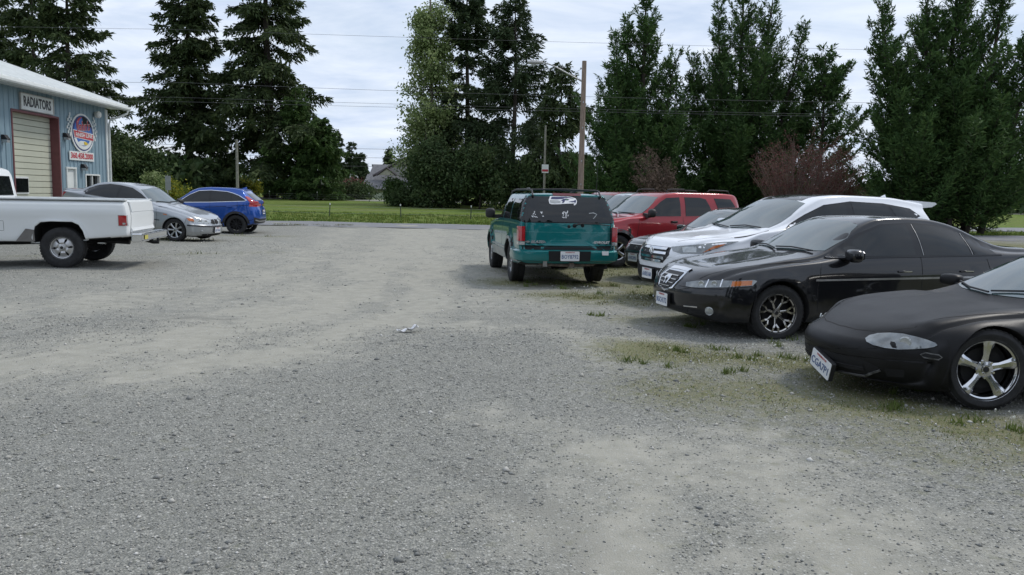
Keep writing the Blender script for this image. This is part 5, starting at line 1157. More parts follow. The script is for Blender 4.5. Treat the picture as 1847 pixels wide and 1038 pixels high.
def generic_sedan(label, P_, cat='car', tall=0., plate='AVK2093', group='cars parked nose out along the right side', wk='star'):
    h = tall
    sp = dict(L=4.5, H=1.42+h, R=.31, Ra=.36, axles=(.90, 3.55), rw=.68, hoodh=.11, step=.08,
        under=[(0, .25), (.25, .20), (3.6, .22), (4.5, .32)], plan=[(0, .76), (.1, .80), (.4, .85), (1.0, .87), (3.5, .87), (4.3, .82), (4.5, .74)],
        belt=[(0, .60), (.12, .67), (.5, .74), (1.0, .81+h*.4), (1.4, .87+h*.6), (2.5, .93+h*.7), (4.2, .97+h*.8), (4.5, .90)],
        top=[(0, .66), (.08, .74), (.4, .81), (.9, .88+h*.4), (1.25, .95+h*.6), (1.38, .99+h*.65), (2.05, 1.35+h), (2.4, 1.41+h), (2.8, 1.42+h), (3.2, 1.39+h), (3.5, 1.33+h), (4.05, 1.06+h), (4.4, 1.03+h), (4.5, .95)],
        nose=([(.15, .12), (.3, .02), (.5, 0), (.68, .06), (.8, .1)], .7, .28, 3), tail=([(.2, .08), (.5, 0), (1., .04), (1.5, .3)], .5, .2, 3.2),
        sweep=[(0, 0), (1.1, 0), (1.35, .18), (2.3, .15), (3, 0), (3.5, -.1), (4.2, 0)])
    c = Car('parked_car', sp, P_, label, cat, group)
    c.panel('side_window', 's', [(1.58, .93+h*.7), (1.98, 1.18+h), (2.3, 1.31+h), (2.6, 1.335+h), (2.6, .955+h*.75)], M_glass, .005, .09)
    c.panel('side_window', 's', [(2.7, .96+h*.75), (2.7, 1.335+h), (3.05, 1.31+h), (3.4, 1.22+h), (3.7, 1.02+h), (3.7, .985+h*.8)], M_glass, .005, .09)
    c.panel('windscreen', 'f', [(-.66, 1.03+h*.75), (0, 1.0+h*.75), (.66, 1.03+h*.75), (.6, 1.2+h), (.54, 1.31+h), (0, 1.345+h), (-.54, 1.31+h), (-.6, 1.2+h)], M_shield, .005, .1)
    seams_common(c, [[(1.42, .87), (1.38, .5), (1.42, .3)], [(2.65, .94), (2.65, .3)], [(3.6, .95), (3.4, .6), (3.15, .3)]])
    c.panel('grille', 'f', [(-.34, .68), (.34, .68), (.30, .575), (-.30, .575)], M_seam, .006, .06)
    c.line('grille_bar', 'f', [(-.33, .685), (.33, .685)], .012, M_grim, .012)
    b = MB(); p, n = c.cast(*c.frame('f'), 0, .63); b.lathe([(.03, 0), (.04, .006), (.045, 0)], 16, 'X', p-Vector((.02, 0, 0))); b.build('badge', M_steel, c.root, 40)
    c.panel('headlight', 38, [(.06, .40, .68), (.25, .68, .70), (.42, .82, .70), (.38, .80, .62), (.12, .50, .60)], M_lensd, .006, .06)
    c.panel('lower_grille', 'f', [(-.40, .34), (.40, .34), (.34, .27), (-.34, .27)], M_seam, .005, .07)
    c.line('bumper_line', 28, [(0, 0, .54), (.04, .4, .54), (.2, .66, .54), (.5, .84, .55)], .02, M_seam, .004)
    c.blob('side_mirror', (1.72, .96, .98+h*.7), (.14, .2, .12), P_, .3)
    if plate: c.plate('f', 0, .45, plate, off=.05)
    c.wheel(wk, .20, .20, m_rim=M_alu)
    return c

# ---- silver sedan, nose down on sloping ground
def silver_sedan():
    sp = dict(L=4.47, H=1.38, R=.315, Ra=.352, axles=(.77, 3.495), rw=.66, hoodh=.105, bw=.95, step=.065, flare=.022,
        under=[(0, .24), (.2, .17), (1.2, .19), (3.5, .20), (4.2, .26), (4.47, .34)],
        plan=[(0, .76), (.08, .80), (.35, .845), (.8, .868), (2.3, .87), (3.5, .868), (4.2, .83), (4.47, .74)],
        belt=[(0, .60), (.10, .655), (.35, .72), (.77, .79), (1.3, .855), (1.9, .895), (2.8, .925), (3.7, .95), (4.3, .95), (4.47, .88)],
        top=[(0, .655), (.06, .71), (.25, .77), (.7, .85), (1.15, .915), (1.36, .955), (1.46, .995), (2.06, 1.315), (2.25, 1.36), (2.6, 1.38), (2.95, 1.37), (3.3, 1.31), (3.85, 1.06), (3.98, 1.035), (4.35, 1.02), (4.47, .95)],
        nose=([(.12, .14), (.25, .03), (.38, 0), (.50, .005), (.55, .05), (.70, .09)], .7, .28, 3), tail=([(.2, .08), (.5, 0), (.9, .03)], .5, .22, 3.2),
        sweep=[(0, 0), (1.1, 0), (1.35, .17), (2.3, .14), (3, 0), (3.4, -.1), (4.0, -.1), (4.2, 0)],
        creases=[([(0, .70), (1.0, .745), (4.4, .84)], .010, .03, .9, 4.3), ([(0, .27), (4.4, .30)], .015, .03, 1.2, 3.1)], hood_creases=[(.2, 1.35, .42, .012, .06)])
    P_ = paint('silver_paint', (.40, .42, .44), .72, .34, 1., .22)
    c = Car('parked_car', sp, P_, 'silver sedan with alloy wheels standing nose down behind the white pickup', 'car')
    c.panel('window_surround', 's', [(1.50, .905), (1.95, 1.16), (2.24, 1.288), (2.6, 1.315), (2.92, 1.305), (3.22, 1.238), (3.48, 1.12), (3.58, 1.01), (3.5, .95), (2.6, .928)], M_trim, .0028, .07)
    c.panel('side_window', 's', [(1.52, .91), (1.95, 1.15), (2.22, 1.275), (2.52, 1.30), (2.52, .93)], M_glass, .006, .08)
    c.panel('side_window', 's', [(2.58, .935), (2.58, 1.305), (2.9, 1.295), (3.2, 1.23), (3.45, 1.12), (3.56, 1.01), (3.50, .96), (3.3, .955)], M_glass, .006, .08)
    c.line('window_moulding', 's', [(1.50, .90), (1.95, 1.165), (2.24, 1.29), (2.6, 1.32), (2.92, 1.312), (3.24, 1.24), (3.5, 1.12), (3.60, 1.01), (3.5, .945), (2.6, .925)], .010, M_steel, .008, closed=True)
    c.panel('windscreen', 'f', [(-.66, .995), (-.4, .978), (0, .972), (.4, .978), (.66, .995), (.62, 1.12), (.54, 1.27), (0, 1.315), (-.54, 1.27), (-.62, 1.12)], M_shield, .005, .08)
    c.panel('rear_window', 'r', [(-.60, 1.06), (.60, 1.06), (.50, 1.27), (0, 1.29), (-.50, 1.27)], M_shield, .005, .08)
    seams_common(c, [[(1.36, .855), (1.30, .6), (1.33, .28)], [(2.55, .92), (2.55, .3)], [(3.52, .94), (3.5, .75), (3.2, .5), (3.08, .3)], [(.46, .70), (.48, .5), (.46, .40)]])
    for sg in (1, -1): c.line('panel_gap', 't', [(.10, sg*.22), (.22, sg*.52), (.5, sg*.66), (1.36, sg*.73)], .007, M_seam)
    c.line('side_moulding', 's', [(1.22, .53), (3.1, .56)], .022, M_black, .008)
    for x in (2.25, 3.25):
        for sg in (1, -1): p, n = c.cast(*c.frame('s', sg), x, .80); b = MB(); b.tube([p+n*.02+Vector((-.08, 0, 0)), p+n*.03, p+n*.02+Vector((.08, 0, 0))], .014, 8); b.build('door_handle', P_, c.root, 40)
    for sg in (1, -1):
        k = [(sg*y, z) for y, z in [(.03, .56), (.035, .68), (.17, .675), (.19, .62), (.16, .56)]]
        c.panel('kidney_grille', 'f', [(y*1.1, .62+(z-.62)*1.18) for y, z in k], M_chrome, .008, .04); c.panel('kidney_mesh', 'f', k, M_seam, .014, .04)
    c.panel('headlight', 40, [(.03, .26, .665), (.10, .52, .672), (.30, .74, .695), (.46, .82, .69), (.42, .80, .62), (.22, .68, .585), (.10, .50, .575), (.04, .34, .58), (.02, .26, .61)], M_lens, .006, .05)
    c.panel('marker_lens', 40, [(.30, .745, .692), (.46, .82, .69), (.42, .80, .622), (.27, .72, .615)], M_amber, .010, .05)
    for (x, y, r) in ((.09, .44, .045), (.17, .60, .05)):
        for sg in (1, -1):
            e = c.frame(40, sg); q = Vector((x, y*sg, .63)); p, n = c.cast(*e, q.dot(e[0]), q.dot(e[1])); rot = Vector((0, 1, 0)).rotation_difference(-e[2]).to_matrix()
            b = MB(); m_ = MB(); m_.lathe([(.001, .006), (r*.6, .008), (r*.85, .012), (r, .004)], 16); b.add([rot @ Vector(v)+p+n*.004 for v in m_.v], m_.f); b.build('headlight_bulb', M_chrome, c.root, 40)
    c.line('bumper_strip', 30, [(0, 0, .50), (.03, .4, .50), (.16, .62, .50), (.46, .82, .50)], .035, M_black, .010)
    c.panel('lower_grille', 30, [(0, 0, .29), (.05, .45, .29), (.14, .6, .28), (.10, .55, .22), (0, 0, .21)], M_seam, .006, .06)
    c.line('lip_line', 36, [(.06, .5, .345), (.22, .70, .34), (.44, .81, .33)], .02, P_, .012)
    c.panel('side_marker', 's', [(1.02, .72), (1.12, .725), (1.12, .70), (1.02, .695)], M_amber, .008, .05)
    for sg in (1, -1):
        e = c.frame(35, sg); q = Vector((.1, .58*sg, .36)); p, n = c.cast(*e, q.dot(e[0]), q.dot(e[1])); rot = Vector((0, 1, 0)).rotation_difference(n).to_matrix(); b = MB(); m_ = MB(); m_.lathe([(.001, .012), (.03, .010), (.042, .002)], 16); b.add([rot @ Vector(v)+p for v in m_.v], m_.f); b.build('fog_lamp', M_lens, c.root, 40)
    c.panel('tail_light', 's', [(4.08, .93), (4.30, .93), (4.42, .84), (4.41, .72), (4.22, .74)], M_red, .006, .05)
    c.panel('tail_light', 'r', [(.48, .74), (.76, .76), (.76, .92), (.50, .90)], M_red, .006, .06); c.panel('tail_light', 'r', [(-.76, .76), (-.48, .74), (-.50, .90), (-.76, .92)], M_red, .006, .06)
    c.blob('side_mirror', (1.66, .95, .975), (.12, .19, .125), M_black, .2)
    for sg in (1, -1): b = MB(); b.prism([(-.1, -.035), (.08, -.03), (.08, .03), (-.1, .04)], (1.60, sg*.82, .93), (0, sg, 0), (0, 0, 1), (.06, 0, 0)); b.build('mirror_arm', M_black, c.root)
    wipers(c, [[(-.55, .99), (0, .99)], [(0, .975), (.55, .995)]])
    c.plate('f', 0, .40, 'BJT3356', off=.04)
    c.wheel('star', .225, .225, m_rim=M_alu)
    return c

# ---- blue crossover
def blue_crossover():
    sp = suv_spec(4.40, .90, 1.67, .97, 3.64, .345, .93, 1.30, 1.06, 1.20, 2.15, 4.0, rw=.72, step=.075, Ra=.40, flare=.03,
        belt=[(0, .78), (.12, .86), (.5, .94), (.97, .98), (1.3, 1.04), (2.4, 1.10), (3.6, 1.17), (4.4, 1.18)],
        tail=([(.3, .12), (.45, .02), (.6, .0), (.85, .02), (1.05, .10), (1.14, .07), (1.35, .30), (1.55, .52), (1.7, .60)], .9, .16, 3.5),
        creases=[([(0, .80), (1.5, .88), (4.3, 1.02)], .018, .035, 1.2, 4.3), ([(0, .45), (4.4, .52)], .018, .05, 1.3, 3.2)])
    P_ = paint('blue_paint', (.014, .075, .34), .35, .3, 1., .12)
    c = Car('parked_car', sp, P_, 'bright blue crossover with black wheels and angular red tail light', 'car')
    c.panel('window_surround', 's', [(1.60, 1.105), (2.03, 1.385), (2.34, 1.515), (2.75, 1.542), (3.3, 1.505), (3.53, 1.45), (3.73, 1.375), (3.98, 1.22), (3.93, 1.19), (2.75, 1.135)], M_trim, .0028, .07)
    c.panel('side_window', 's', [(1.62, 1.11), (2.05, 1.38), (2.35, 1.505), (2.72, 1.53), (2.72, 1.145)], M_glass, .006, .08)
    c.panel('side_window', 's', [(2.78, 1.15), (2.78, 1.53), (3.3, 1.495), (3.46, 1.46), (3.46, 1.18)], M_glass, .006, .08)
    c.panel('side_window', 's', [(3.50, 1.183), (3.50, 1.45), (3.72, 1.37), (3.95, 1.225), (3.93, 1.20)], M_glass, .006, .07)
    c.line('window_moulding', 's', [(1.58, 1.10), (2.02, 1.39), (2.33, 1.525), (2.75, 1.552), (3.32, 1.515), (3.55, 1.455), (3.75, 1.38), (4.02, 1.215), (3.93, 1.185), (2.75, 1.13)], .016, M_chrome, .009, closed=True)
    c.panel('windscreen', 'f', [(-.74, 1.14), (0, 1.12), (.74, 1.14), (.68, 1.38), (.60, 1.52), (0, 1.57), (-.60, 1.52), (-.68, 1.38)], M_shield, .005, .1)
    c.panel('rear_window', 'r', [(-.56, 1.22), (.56, 1.22), (.50, 1.46), (-.50, 1.46)], M_glass, .005, .1)
    seams_common(c, [[(1.46, 1.03), (1.40, .75), (1.44, .42)], [(2.75, 1.13), (2.76, .42)], [(3.70, 1.17), (3.70, .95), (3.40, .72), (3.22, .42)]])
    c.line('shoulder_crease', 's', [(1.9, .905), (2.7, .955), (3.6, 1.015), (4.2, 1.05)], .014, M_seam, .0015)
    for x in (2.50, 3.42):
        for sg in (1, -1): p, n = c.cast(*c.frame('s', sg), x, .985 if x > 3 else .94); b = MB(); b.tube([p+n*.015+Vector((-.09, 0, 0)), p+n*.035, p+n*.015+Vector((.09, 0, 0))], .018, 8); b.build('door_handle', P_, c.root, 40)
    for ax in (.97, 3.64): c.line('wheel_arch_trim', 's', [(ax+.44*cos(a), .345+.44*sin(a)) for a in np.linspace(R(-12), R(192), 22)], .08, M_black, .007)
    c.line('sill_cladding', 's', [(1.40, .36), (3.20, .38)], .14, M_black, .008)
    c.panel('bumper_cladding', 'r', [(-.78, .62), (-.5, .56), (.5, .56), (.78, .62), (.76, .40), (-.76, .40)], M_black, .006, .08)
    c.line('bumper_cladding', 's', [(4.05, .42), (4.30, .48)], .16, M_black, .006)
    c.panel('tail_light', 's', [(3.93, 1.36), (4.02, 1.345), (4.30, 1.16), (4.36, 1.04), (4.30, .99), (4.09, 1.0), (4.12, 1.15)], M_red, .012, .05)
    c.panel('tail_light', 'r', [(.36, 1.19), (.80, 1.18), (.80, 1.00), (.62, 1.0), (.60, 1.10), (.36, 1.12)], M_red, .008, .06); c.panel('tail_light', 'r', [(-.80, 1.18), (-.36, 1.19), (-.36, 1.12), (-.60, 1.10), (-.62, 1.0), (-.80, 1.0)], M_red, .008, .06)
    c.panel('reflector', 40, [(.4, .7, .8), (.41, .71, .8), (.41, .71, .79)], M_red, .001, .1) if False else None
    c.line('bumper_insert', 'r', [(-.72, .52), (-.5, .47), (.5, .47), (.72, .52)], .04, M_alu, .012)
    c.blob('side_mirror', (1.74, 1.02, 1.16), (.14, .22, .15), M_trim, .2)
    for sg in (1, -1): b = MB(); b.prism([(-.12, -.035), (.1, -.03), (.1, .04), (-.12, .05)], (1.70, sg*.87, 1.11), (0, sg, 0), (0, 0, 1), (.06, 0, 0)); b.build('mirror_arm', M_black, c.root)
    b = MB(); b.add([(3.62, -.03, 1.625), (3.62, .03, 1.625), (3.84, .03, 1.60), (3.84, -.03, 1.60), (3.82, 0, 1.70)], [(0, 1, 2, 3), (0, 4, 1), (1, 4, 2), (2, 4, 3), (3, 4, 0)]); b.build('roof_aerial', P_, c.root)
    c.plate('r', 0, .80, 'BWN6614', off=.02)
    c.wheel('dark', .235, .225, m_rim=mat('black_alloy', (.02, .02, .022), .35, .6))
    return c

# ---- teal boxy wagon seen from behind
def teal_wagon():
    sp = dict(L=4.62, H=1.62, R=.365, Ra=.415, axles=(.80, 3.52), rw=.80, hoodh=.11, bw=.97, step=.075, flare=.045, rock=.95,
        under=[(0, .38), (.3, .34), (4.2, .36), (4.62, .42)],
        plan=[(0, .74), (.1, .79), (.4, .84), (.8, .85), (3.6, .86), (4.4, .862), (4.62, .85)],
        belt=[(0, .84), (.12, .92), (.5, .98), (.8, 1.01), (1.3, 1.06), (3, 1.10), (4.62, 1.11)],
        top=[(0, .90), (.06, 1.0), (.4, 1.06), (1.2, 1.12), (1.4, 1.165), (1.98, 1.50), (2.15, 1.57), (2.6, 1.62), (4.1, 1.62), (4.35, 1.60), (4.62, 1.58)],
        nose=([(.3, .08), (.5, 0), (.9, .02), (1.0, .08)], .6, .2, 3.5), tail=([(.35, .04), (.45, .0), (.66, .0), (.70, .045), (.80, .05), (1.12, .07), (1.35, .16), (1.62, .33)], .5, .075, 4),
        sweep=[(0, 0), (1.1, 0), (1.35, .15), (2.2, .12), (2.8, 0), (4.6, 0)],
        creases=[([(0, .58), (4.6, .60)], .016, .04, .3, 4.5)])
    P_ = paint('teal_paint', (.004, .155, .16), .25, .32, .9, .22)
    c = Car('parked_car', sp, P_, 'teal boxy wagon seen from behind with a bird head decal on its dark rear window', 'car')
    silver = mat('silver_lower_paint', (.30, .33, .33), .35, .4, var=.2)
    c.panel('rear_window', 'r', [(-.775, 1.125), (.775, 1.125), (.74, 1.33), (.68, 1.525), (.3, 1.55), (-.3, 1.55), (-.68, 1.525), (-.74, 1.33)], M_glass, .008, .08)
    c.panel('side_window', 's', [(1.52, 1.12), (1.95, 1.43), (2.12, 1.50), (2.42, 1.51), (2.42, 1.13)], M_glass, .006, .08)
    c.panel('side_window', 's', [(2.52, 1.13), (2.52, 1.51), (3.22, 1.51), (3.30, 1.30), (3.30, 1.14)], M_glass, .006, .08)
    c.panel('side_window', 's', [(3.40, 1.14), (3.36, 1.51), (4.10, 1.51), (4.22, 1.30), (4.32, 1.14)], M_glass, .006, .08)
    c.panel('windscreen', 'f', [(-.68, 1.18), (0, 1.165), (.68, 1.18), (.60, 1.5), (0, 1.53), (-.60, 1.5)], M_shield, .005, .1)
    c.panel('rear_pillar', 's', [(4.35, 1.13), (4.13, 1.52), (4.36, 1.53), (4.60, 1.13)], M_trim, .007, .04)
    c.panel('rear_window_surround', 'r', [(-.835, 1.12), (.835, 1.12), (.79, 1.35), (.72, 1.56), (-.72, 1.56), (-.79, 1.35)], M_trim, .006, .05)
    seams_common(c, [[(1.40, 1.06), (1.38, .5)], [(2.47, 1.11), (2.47, .42)], [(3.36, 1.12), (3.36, .85), (3.1, .65), (3.02, .45)]])
    c.line('panel_gap', 'r', [(-.755, 1.12), (-.755, .71), (.755, .71), (.755, 1.12)], .014, M_seam)
    c.line('panel_gap', 'r', [(-.79, 1.118), (.79, 1.118)], .014, M_seam)
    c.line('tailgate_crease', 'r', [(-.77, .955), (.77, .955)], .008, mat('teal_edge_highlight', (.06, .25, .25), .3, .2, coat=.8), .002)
    c.line('tailgate_step', 'r', [(-.77, .735), (.77, .735)], .022, P_, .022)
    c.panel('bumper_gap', 'r', [(-.80, .70), (.80, .70), (.80, .655), (-.80, .655)], M_seam, .006, .1)
    # bumper bar, rounded box wrapping the corners
    b = MB(); prof = [(-.0, .655), (.075, .65), (.105, .625), (.115, .53), (.10, .47), (.06, .455), (-.0, .455)]
    path = [(3.98, .865), (4.30, .868), (4.50, .845), (4.60, .78), (4.635, .60), (4.645, .3), (4.645, 0)]; path = path+[(x, -y) for x, y in path[-2::-1]]
    vs = []
    for i, (x, y) in enumerate(path):
        a_, b_ = path[max(i-1, 0)], path[min(i+1, len(path)-1)]; t = Vector((b_[0]-a_[0], b_[1]-a_[1])).normalized(); nn = Vector((-t.y, t.x))
        if nn.x*1+nn.y*(1 if y > 0 else -1) < 0 and abs(y) > .5: nn = -nn
        if nn.x < -.1: nn = -nn
        for (o_, z) in prof: vs.append((x+nn.x*(o_-.05), y+nn.y*(o_-.05), z))
    m_ = len(prof); fs = [(i*m_+j, i*m_+j+1, (i+1)*m_+j+1, (i+1)*m_+j) for i in range(len(path)-1) for j in range(m_-1)]
    b.add(vs, fs); bp = b.build('rear_bumper', P_, c.root, 40)
    b = MB(); b.prism([(-.37, .64), (.37, .64), (.36, .47), (-.36, .47)], (4.70, 0, 0), (0, 1, 0), (0, 0, 1), (.012, 0, 0)); b.build('plate_recess', M_seam, c.root)
    b = MB(); b.prism([(.56, .645), (.68, .645), (.68, .575), (.57, .575)], (4.712, 0, 0), (0, 1, 0), (0, 0, 1), (.006, 0, 0)); b.build('sticker', M_white, c.root)
    o = c.plate('r', 0, .54, 'BOY8792', .33, .165, off=.0); 
    for q in [o]+list(o.children): pass
    o.location = (4.725-max(v.co.x for v in o.data.vertices), 0, .015)
    for sg in (1, -1):
        P3 = [(y*sg, z) for y, z in [(.765, .80), (.765, 1.05), (.825, 1.05), (.832, .80)]]
        pl = [(4.612, .768), (4.612, .822), (4.596, .852), (4.56, .872), (4.43, .880), (4.43, .84), (4.54, .82), (4.56, .768)]
        b = MB(); b.prism(pl, (0, 0, .80), (1, 0, 0), (0, sg, 0), (-.012, 0, .25)); b.build('tail_light', M_red, c.root)
        b = MB(); b.prism(pl, (0, 0, .735), (1, 0, 0), (0, sg, 0), (0, 0, .055)); b.build('reverse_light', M_lens, c.root)
    c.line('sill_cladding', 's', [(1.25, .46), (3.10, .46)], .17, silver, .012); c.line('sill_cladding', 's', [(3.96, .50), (4.30, .52)], .17, silver, .010)
    for ax in (.80, 3.52): c.line('wheel_arch_trim', 's', [(ax+.445*cos(a), .365+.445*sin(a)) for a in np.linspace(R(0), R(180), 20)], .05, silver if ax > 2 else P_, .010)
    c.line('side_moulding', 's', [(1.25, .585), (3.05, .60)], .03, silver, .014)
    c.line('brake_lamp', 'r', [(-.24, 1.588), (.26, 1.588)], .028, mat('dark_red_lens', (.10, .008, .012), .2), .02)
    for sg in (1, -1):
        b = MB(); b.tube([(1.95, sg*.60, 1.58), (2.05, sg*.60, 1.645), (2.6, sg*.61, 1.68), (3.9, sg*.61, 1.68), (4.22, sg*.60, 1.665), (4.36, sg*.60, 1.57)], .017, 8); b.build('roof_rail', M_black, c.root, 40)
    for x in (2.5, 4.12): b = MB(); b.tube([(x, -.61, 1.675), (x, 0, 1.69), (x, .61, 1.675)], .015, 8); b.build('roof_bar', M_black, c.root, 40)
    b = MB(); b.box((3.9, -.60, 1.69), (.07, .05, .045)); b.build('roof_clamp', M_steel, c.root)
    # wiper, washer and latch under the rear window
    b = MB(); e = c.frame('r'); q = [c.cast(*e, y, z) for y, z in ((.12, 1.085), (.22, 1.105), (.5, 1.10), (.74, 1.075))]; b.tube([p+n*.03 for p, n in q], [.014, .012, .009, .006], 6)
    b.build('rear_wiper', M_black, c.root, 40)
    for y, z, r in ((0, 1.055, .026), (.10, 1.07, .034), (.24, 1.075, .030)):
        p, n = c.cast(*e, y, z); b = MB(); b.lathe([(.001, .022), (r*.6, .02), (r, .008), (r*1.05, 0)], 16, 'X', p); b.build('tailgate_knob', M_seam, c.root, 40)
    # window decals
    def decal(nm, polys, m, off):
        for pl in polys: c.panel(nm, 'r', pl, m, off, .06, thick=.001)
    sc = lambda pts, y0=-.33, z0=1.425, k=.5, kz=.135: [(y0+a*k, z0+b*kz) for a, b in pts]
    wh = mat('decal_white', (.72, .73, .74), .5); nv = mat('decal_navy', (.012, .02, .09), .5); gy = mat('decal_grey', (.33, .35, .36), .5)
    decal('window_decal', [sc([(.02, .05), (0, .5), (.07, 1.0), (.6, 1.02), (.82, .95), (.96, .78), (1.0, .45), (.97, .1), (.90, -.10), (.86, -.06), (.90, .15), (.74, .12), (.5, .06), (.40, .02), (.3, .0), (.1, -.02)])], wh, .012)
    decal('window_decal', [sc([(.08, .62), (.12, .92), (.60, .94), (.78, .88), (.90, .76), (.72, .80), (.58, .78), (.48, .66), (.30, .60)])], nv, .014)
    decal('window_decal', [sc([(.05, .16), (.04, .50), (.30, .50), (.42, .42), (.40, .18), (.2, .12)])], gy, .0145)
    decal('window_decal', [sc([(.44, .48), (.52, .66), (.64, .70), (.74, .60), (.66, .50), (.58, .52), (.56, .34), (.50, .16), (.46, .22), (.50, .38)])], nv, .0155)
    decal('window_decal', [sc([(.70, .34), (.88, .44), (.95, .60), (.97, .40), (.93, .16), (.90, .30), (.80, .30)])], nv, .0158)
    decal('window_decal', [sc([(.60, .60), (.65, .63), (.68, .59), (.63, .57)])], mat('decal_green', (.1, .45, .05), .5), .017)
    r2_ = random.Random(3)
    def scrib(cy, cz, w, h, n_):
        for _ in range(n_):
            y, z = cy+r2_.uniform(-w, w), cz+r2_.uniform(-h, h); a = r2_.uniform(0, 3.1); l = r2_.uniform(.014, .04)
            c.line('window_scribble', 'r', [(y, z), (y+l*cos(a), z+l*sin(a)), (y+l*cos(a)+.01, z+l*sin(a)-.012)], .011, wh, .012, thick=.001)
    scrib(-.60, 1.24, .035, .04, 7); scrib(-.47, 1.24, .008, .03, 3); scrib(-.06, 1.235, .055, .045, 16); 
    c.line('window_scribble', 'r', [(.36, 1.28), (.44, 1.29), (.50, 1.265), (.46, 1.22), (.43, 1.19)], .012, gy, .012, thick=.001)
    # lettering on the tailgate
    for tx, y, w in (('BLAZER', -.53, .26), ('CHEVROLET', .545, .36)):
        p, n = c.cast(*e, y, .785); ey = (Vector((0, 0, 1))-n*n.z).normalized(); blank(text_mb(tx, .055, (0, 1, 0), ey, p+n*.004, .004, .0025, .25, w), 'lettering', M_grim if tx[0] == 'C' else M_steel, c.root)
    p, n = c.cast(*e, -.705, .785); bt = MB(); bt.prism([(-.042, -.008), (-.014, -.008), (-.014, -.017), (.020, -.017), (.020, -.008), (.048, -.008), (.042, .008), (.014, .008), (.014, .017), (-.020, .017), (-.020, .008), (-.048, .008)], p+n*.003, (0, 1, 0), (0, 0, 1), n*.006); bt.build('badge', M_steel, c.root)
    # underside: hitch, exhaust, axle, fuel tank
    b = MB(); b.tube([(4.50, -.52, .44), (4.55, -.45, .40), (4.57, 0, .385), (4.55, .45, .40), (4.50, .52, .44)], .028, 8); b.box((4.60, .05, .40), (.12, .075, .075)); b.build('tow_hitch', mat('rusty_steel', (.16, .13, .11), .7, .3, var=.4, scale=20), c.root, 40)
    b = MB(); b.box((4.66, -.42, .42), (.02, .07, .10)); b.build('hitch_socket', M_steel, c.root)
    b = MB(); b.tube([(3.52, -.62, .36), (3.52, .62, .36)], .05, 8); b.lathe([(.02, -.12), (.13, -.06), (.13, .06), (.02, .12)], 14, 'Y', (3.52, 0, .36)); b.build('rear_axle', M_under, c.root, 40)
    b = MB(); b.tube([(3.2, .42, .36), (3.9, .46, .40), (4.4, .62, .36), (4.52, .70, .35)], .035, 8); b.build('exhaust_pipe', M_under, c.root, 40)
    c.blob('side_mirror', (1.68, .99, 1.20), (.14, .2, .20), M_black, .15)
    for sg in (1, -1): b = MB(); b.prism([(-.12, -.04), (.1, -.03), (.1, .04), (-.12, .05)], (1.64, sg*.84, 1.13), (0, sg, 0), (0, 0, 1), (.06, 0, 0)); b.build('mirror_arm', M_black, c.root)
    c.wheel('five_slim', .20, .24, m_rim=M_alu, axle_dy=-.02)
    return c

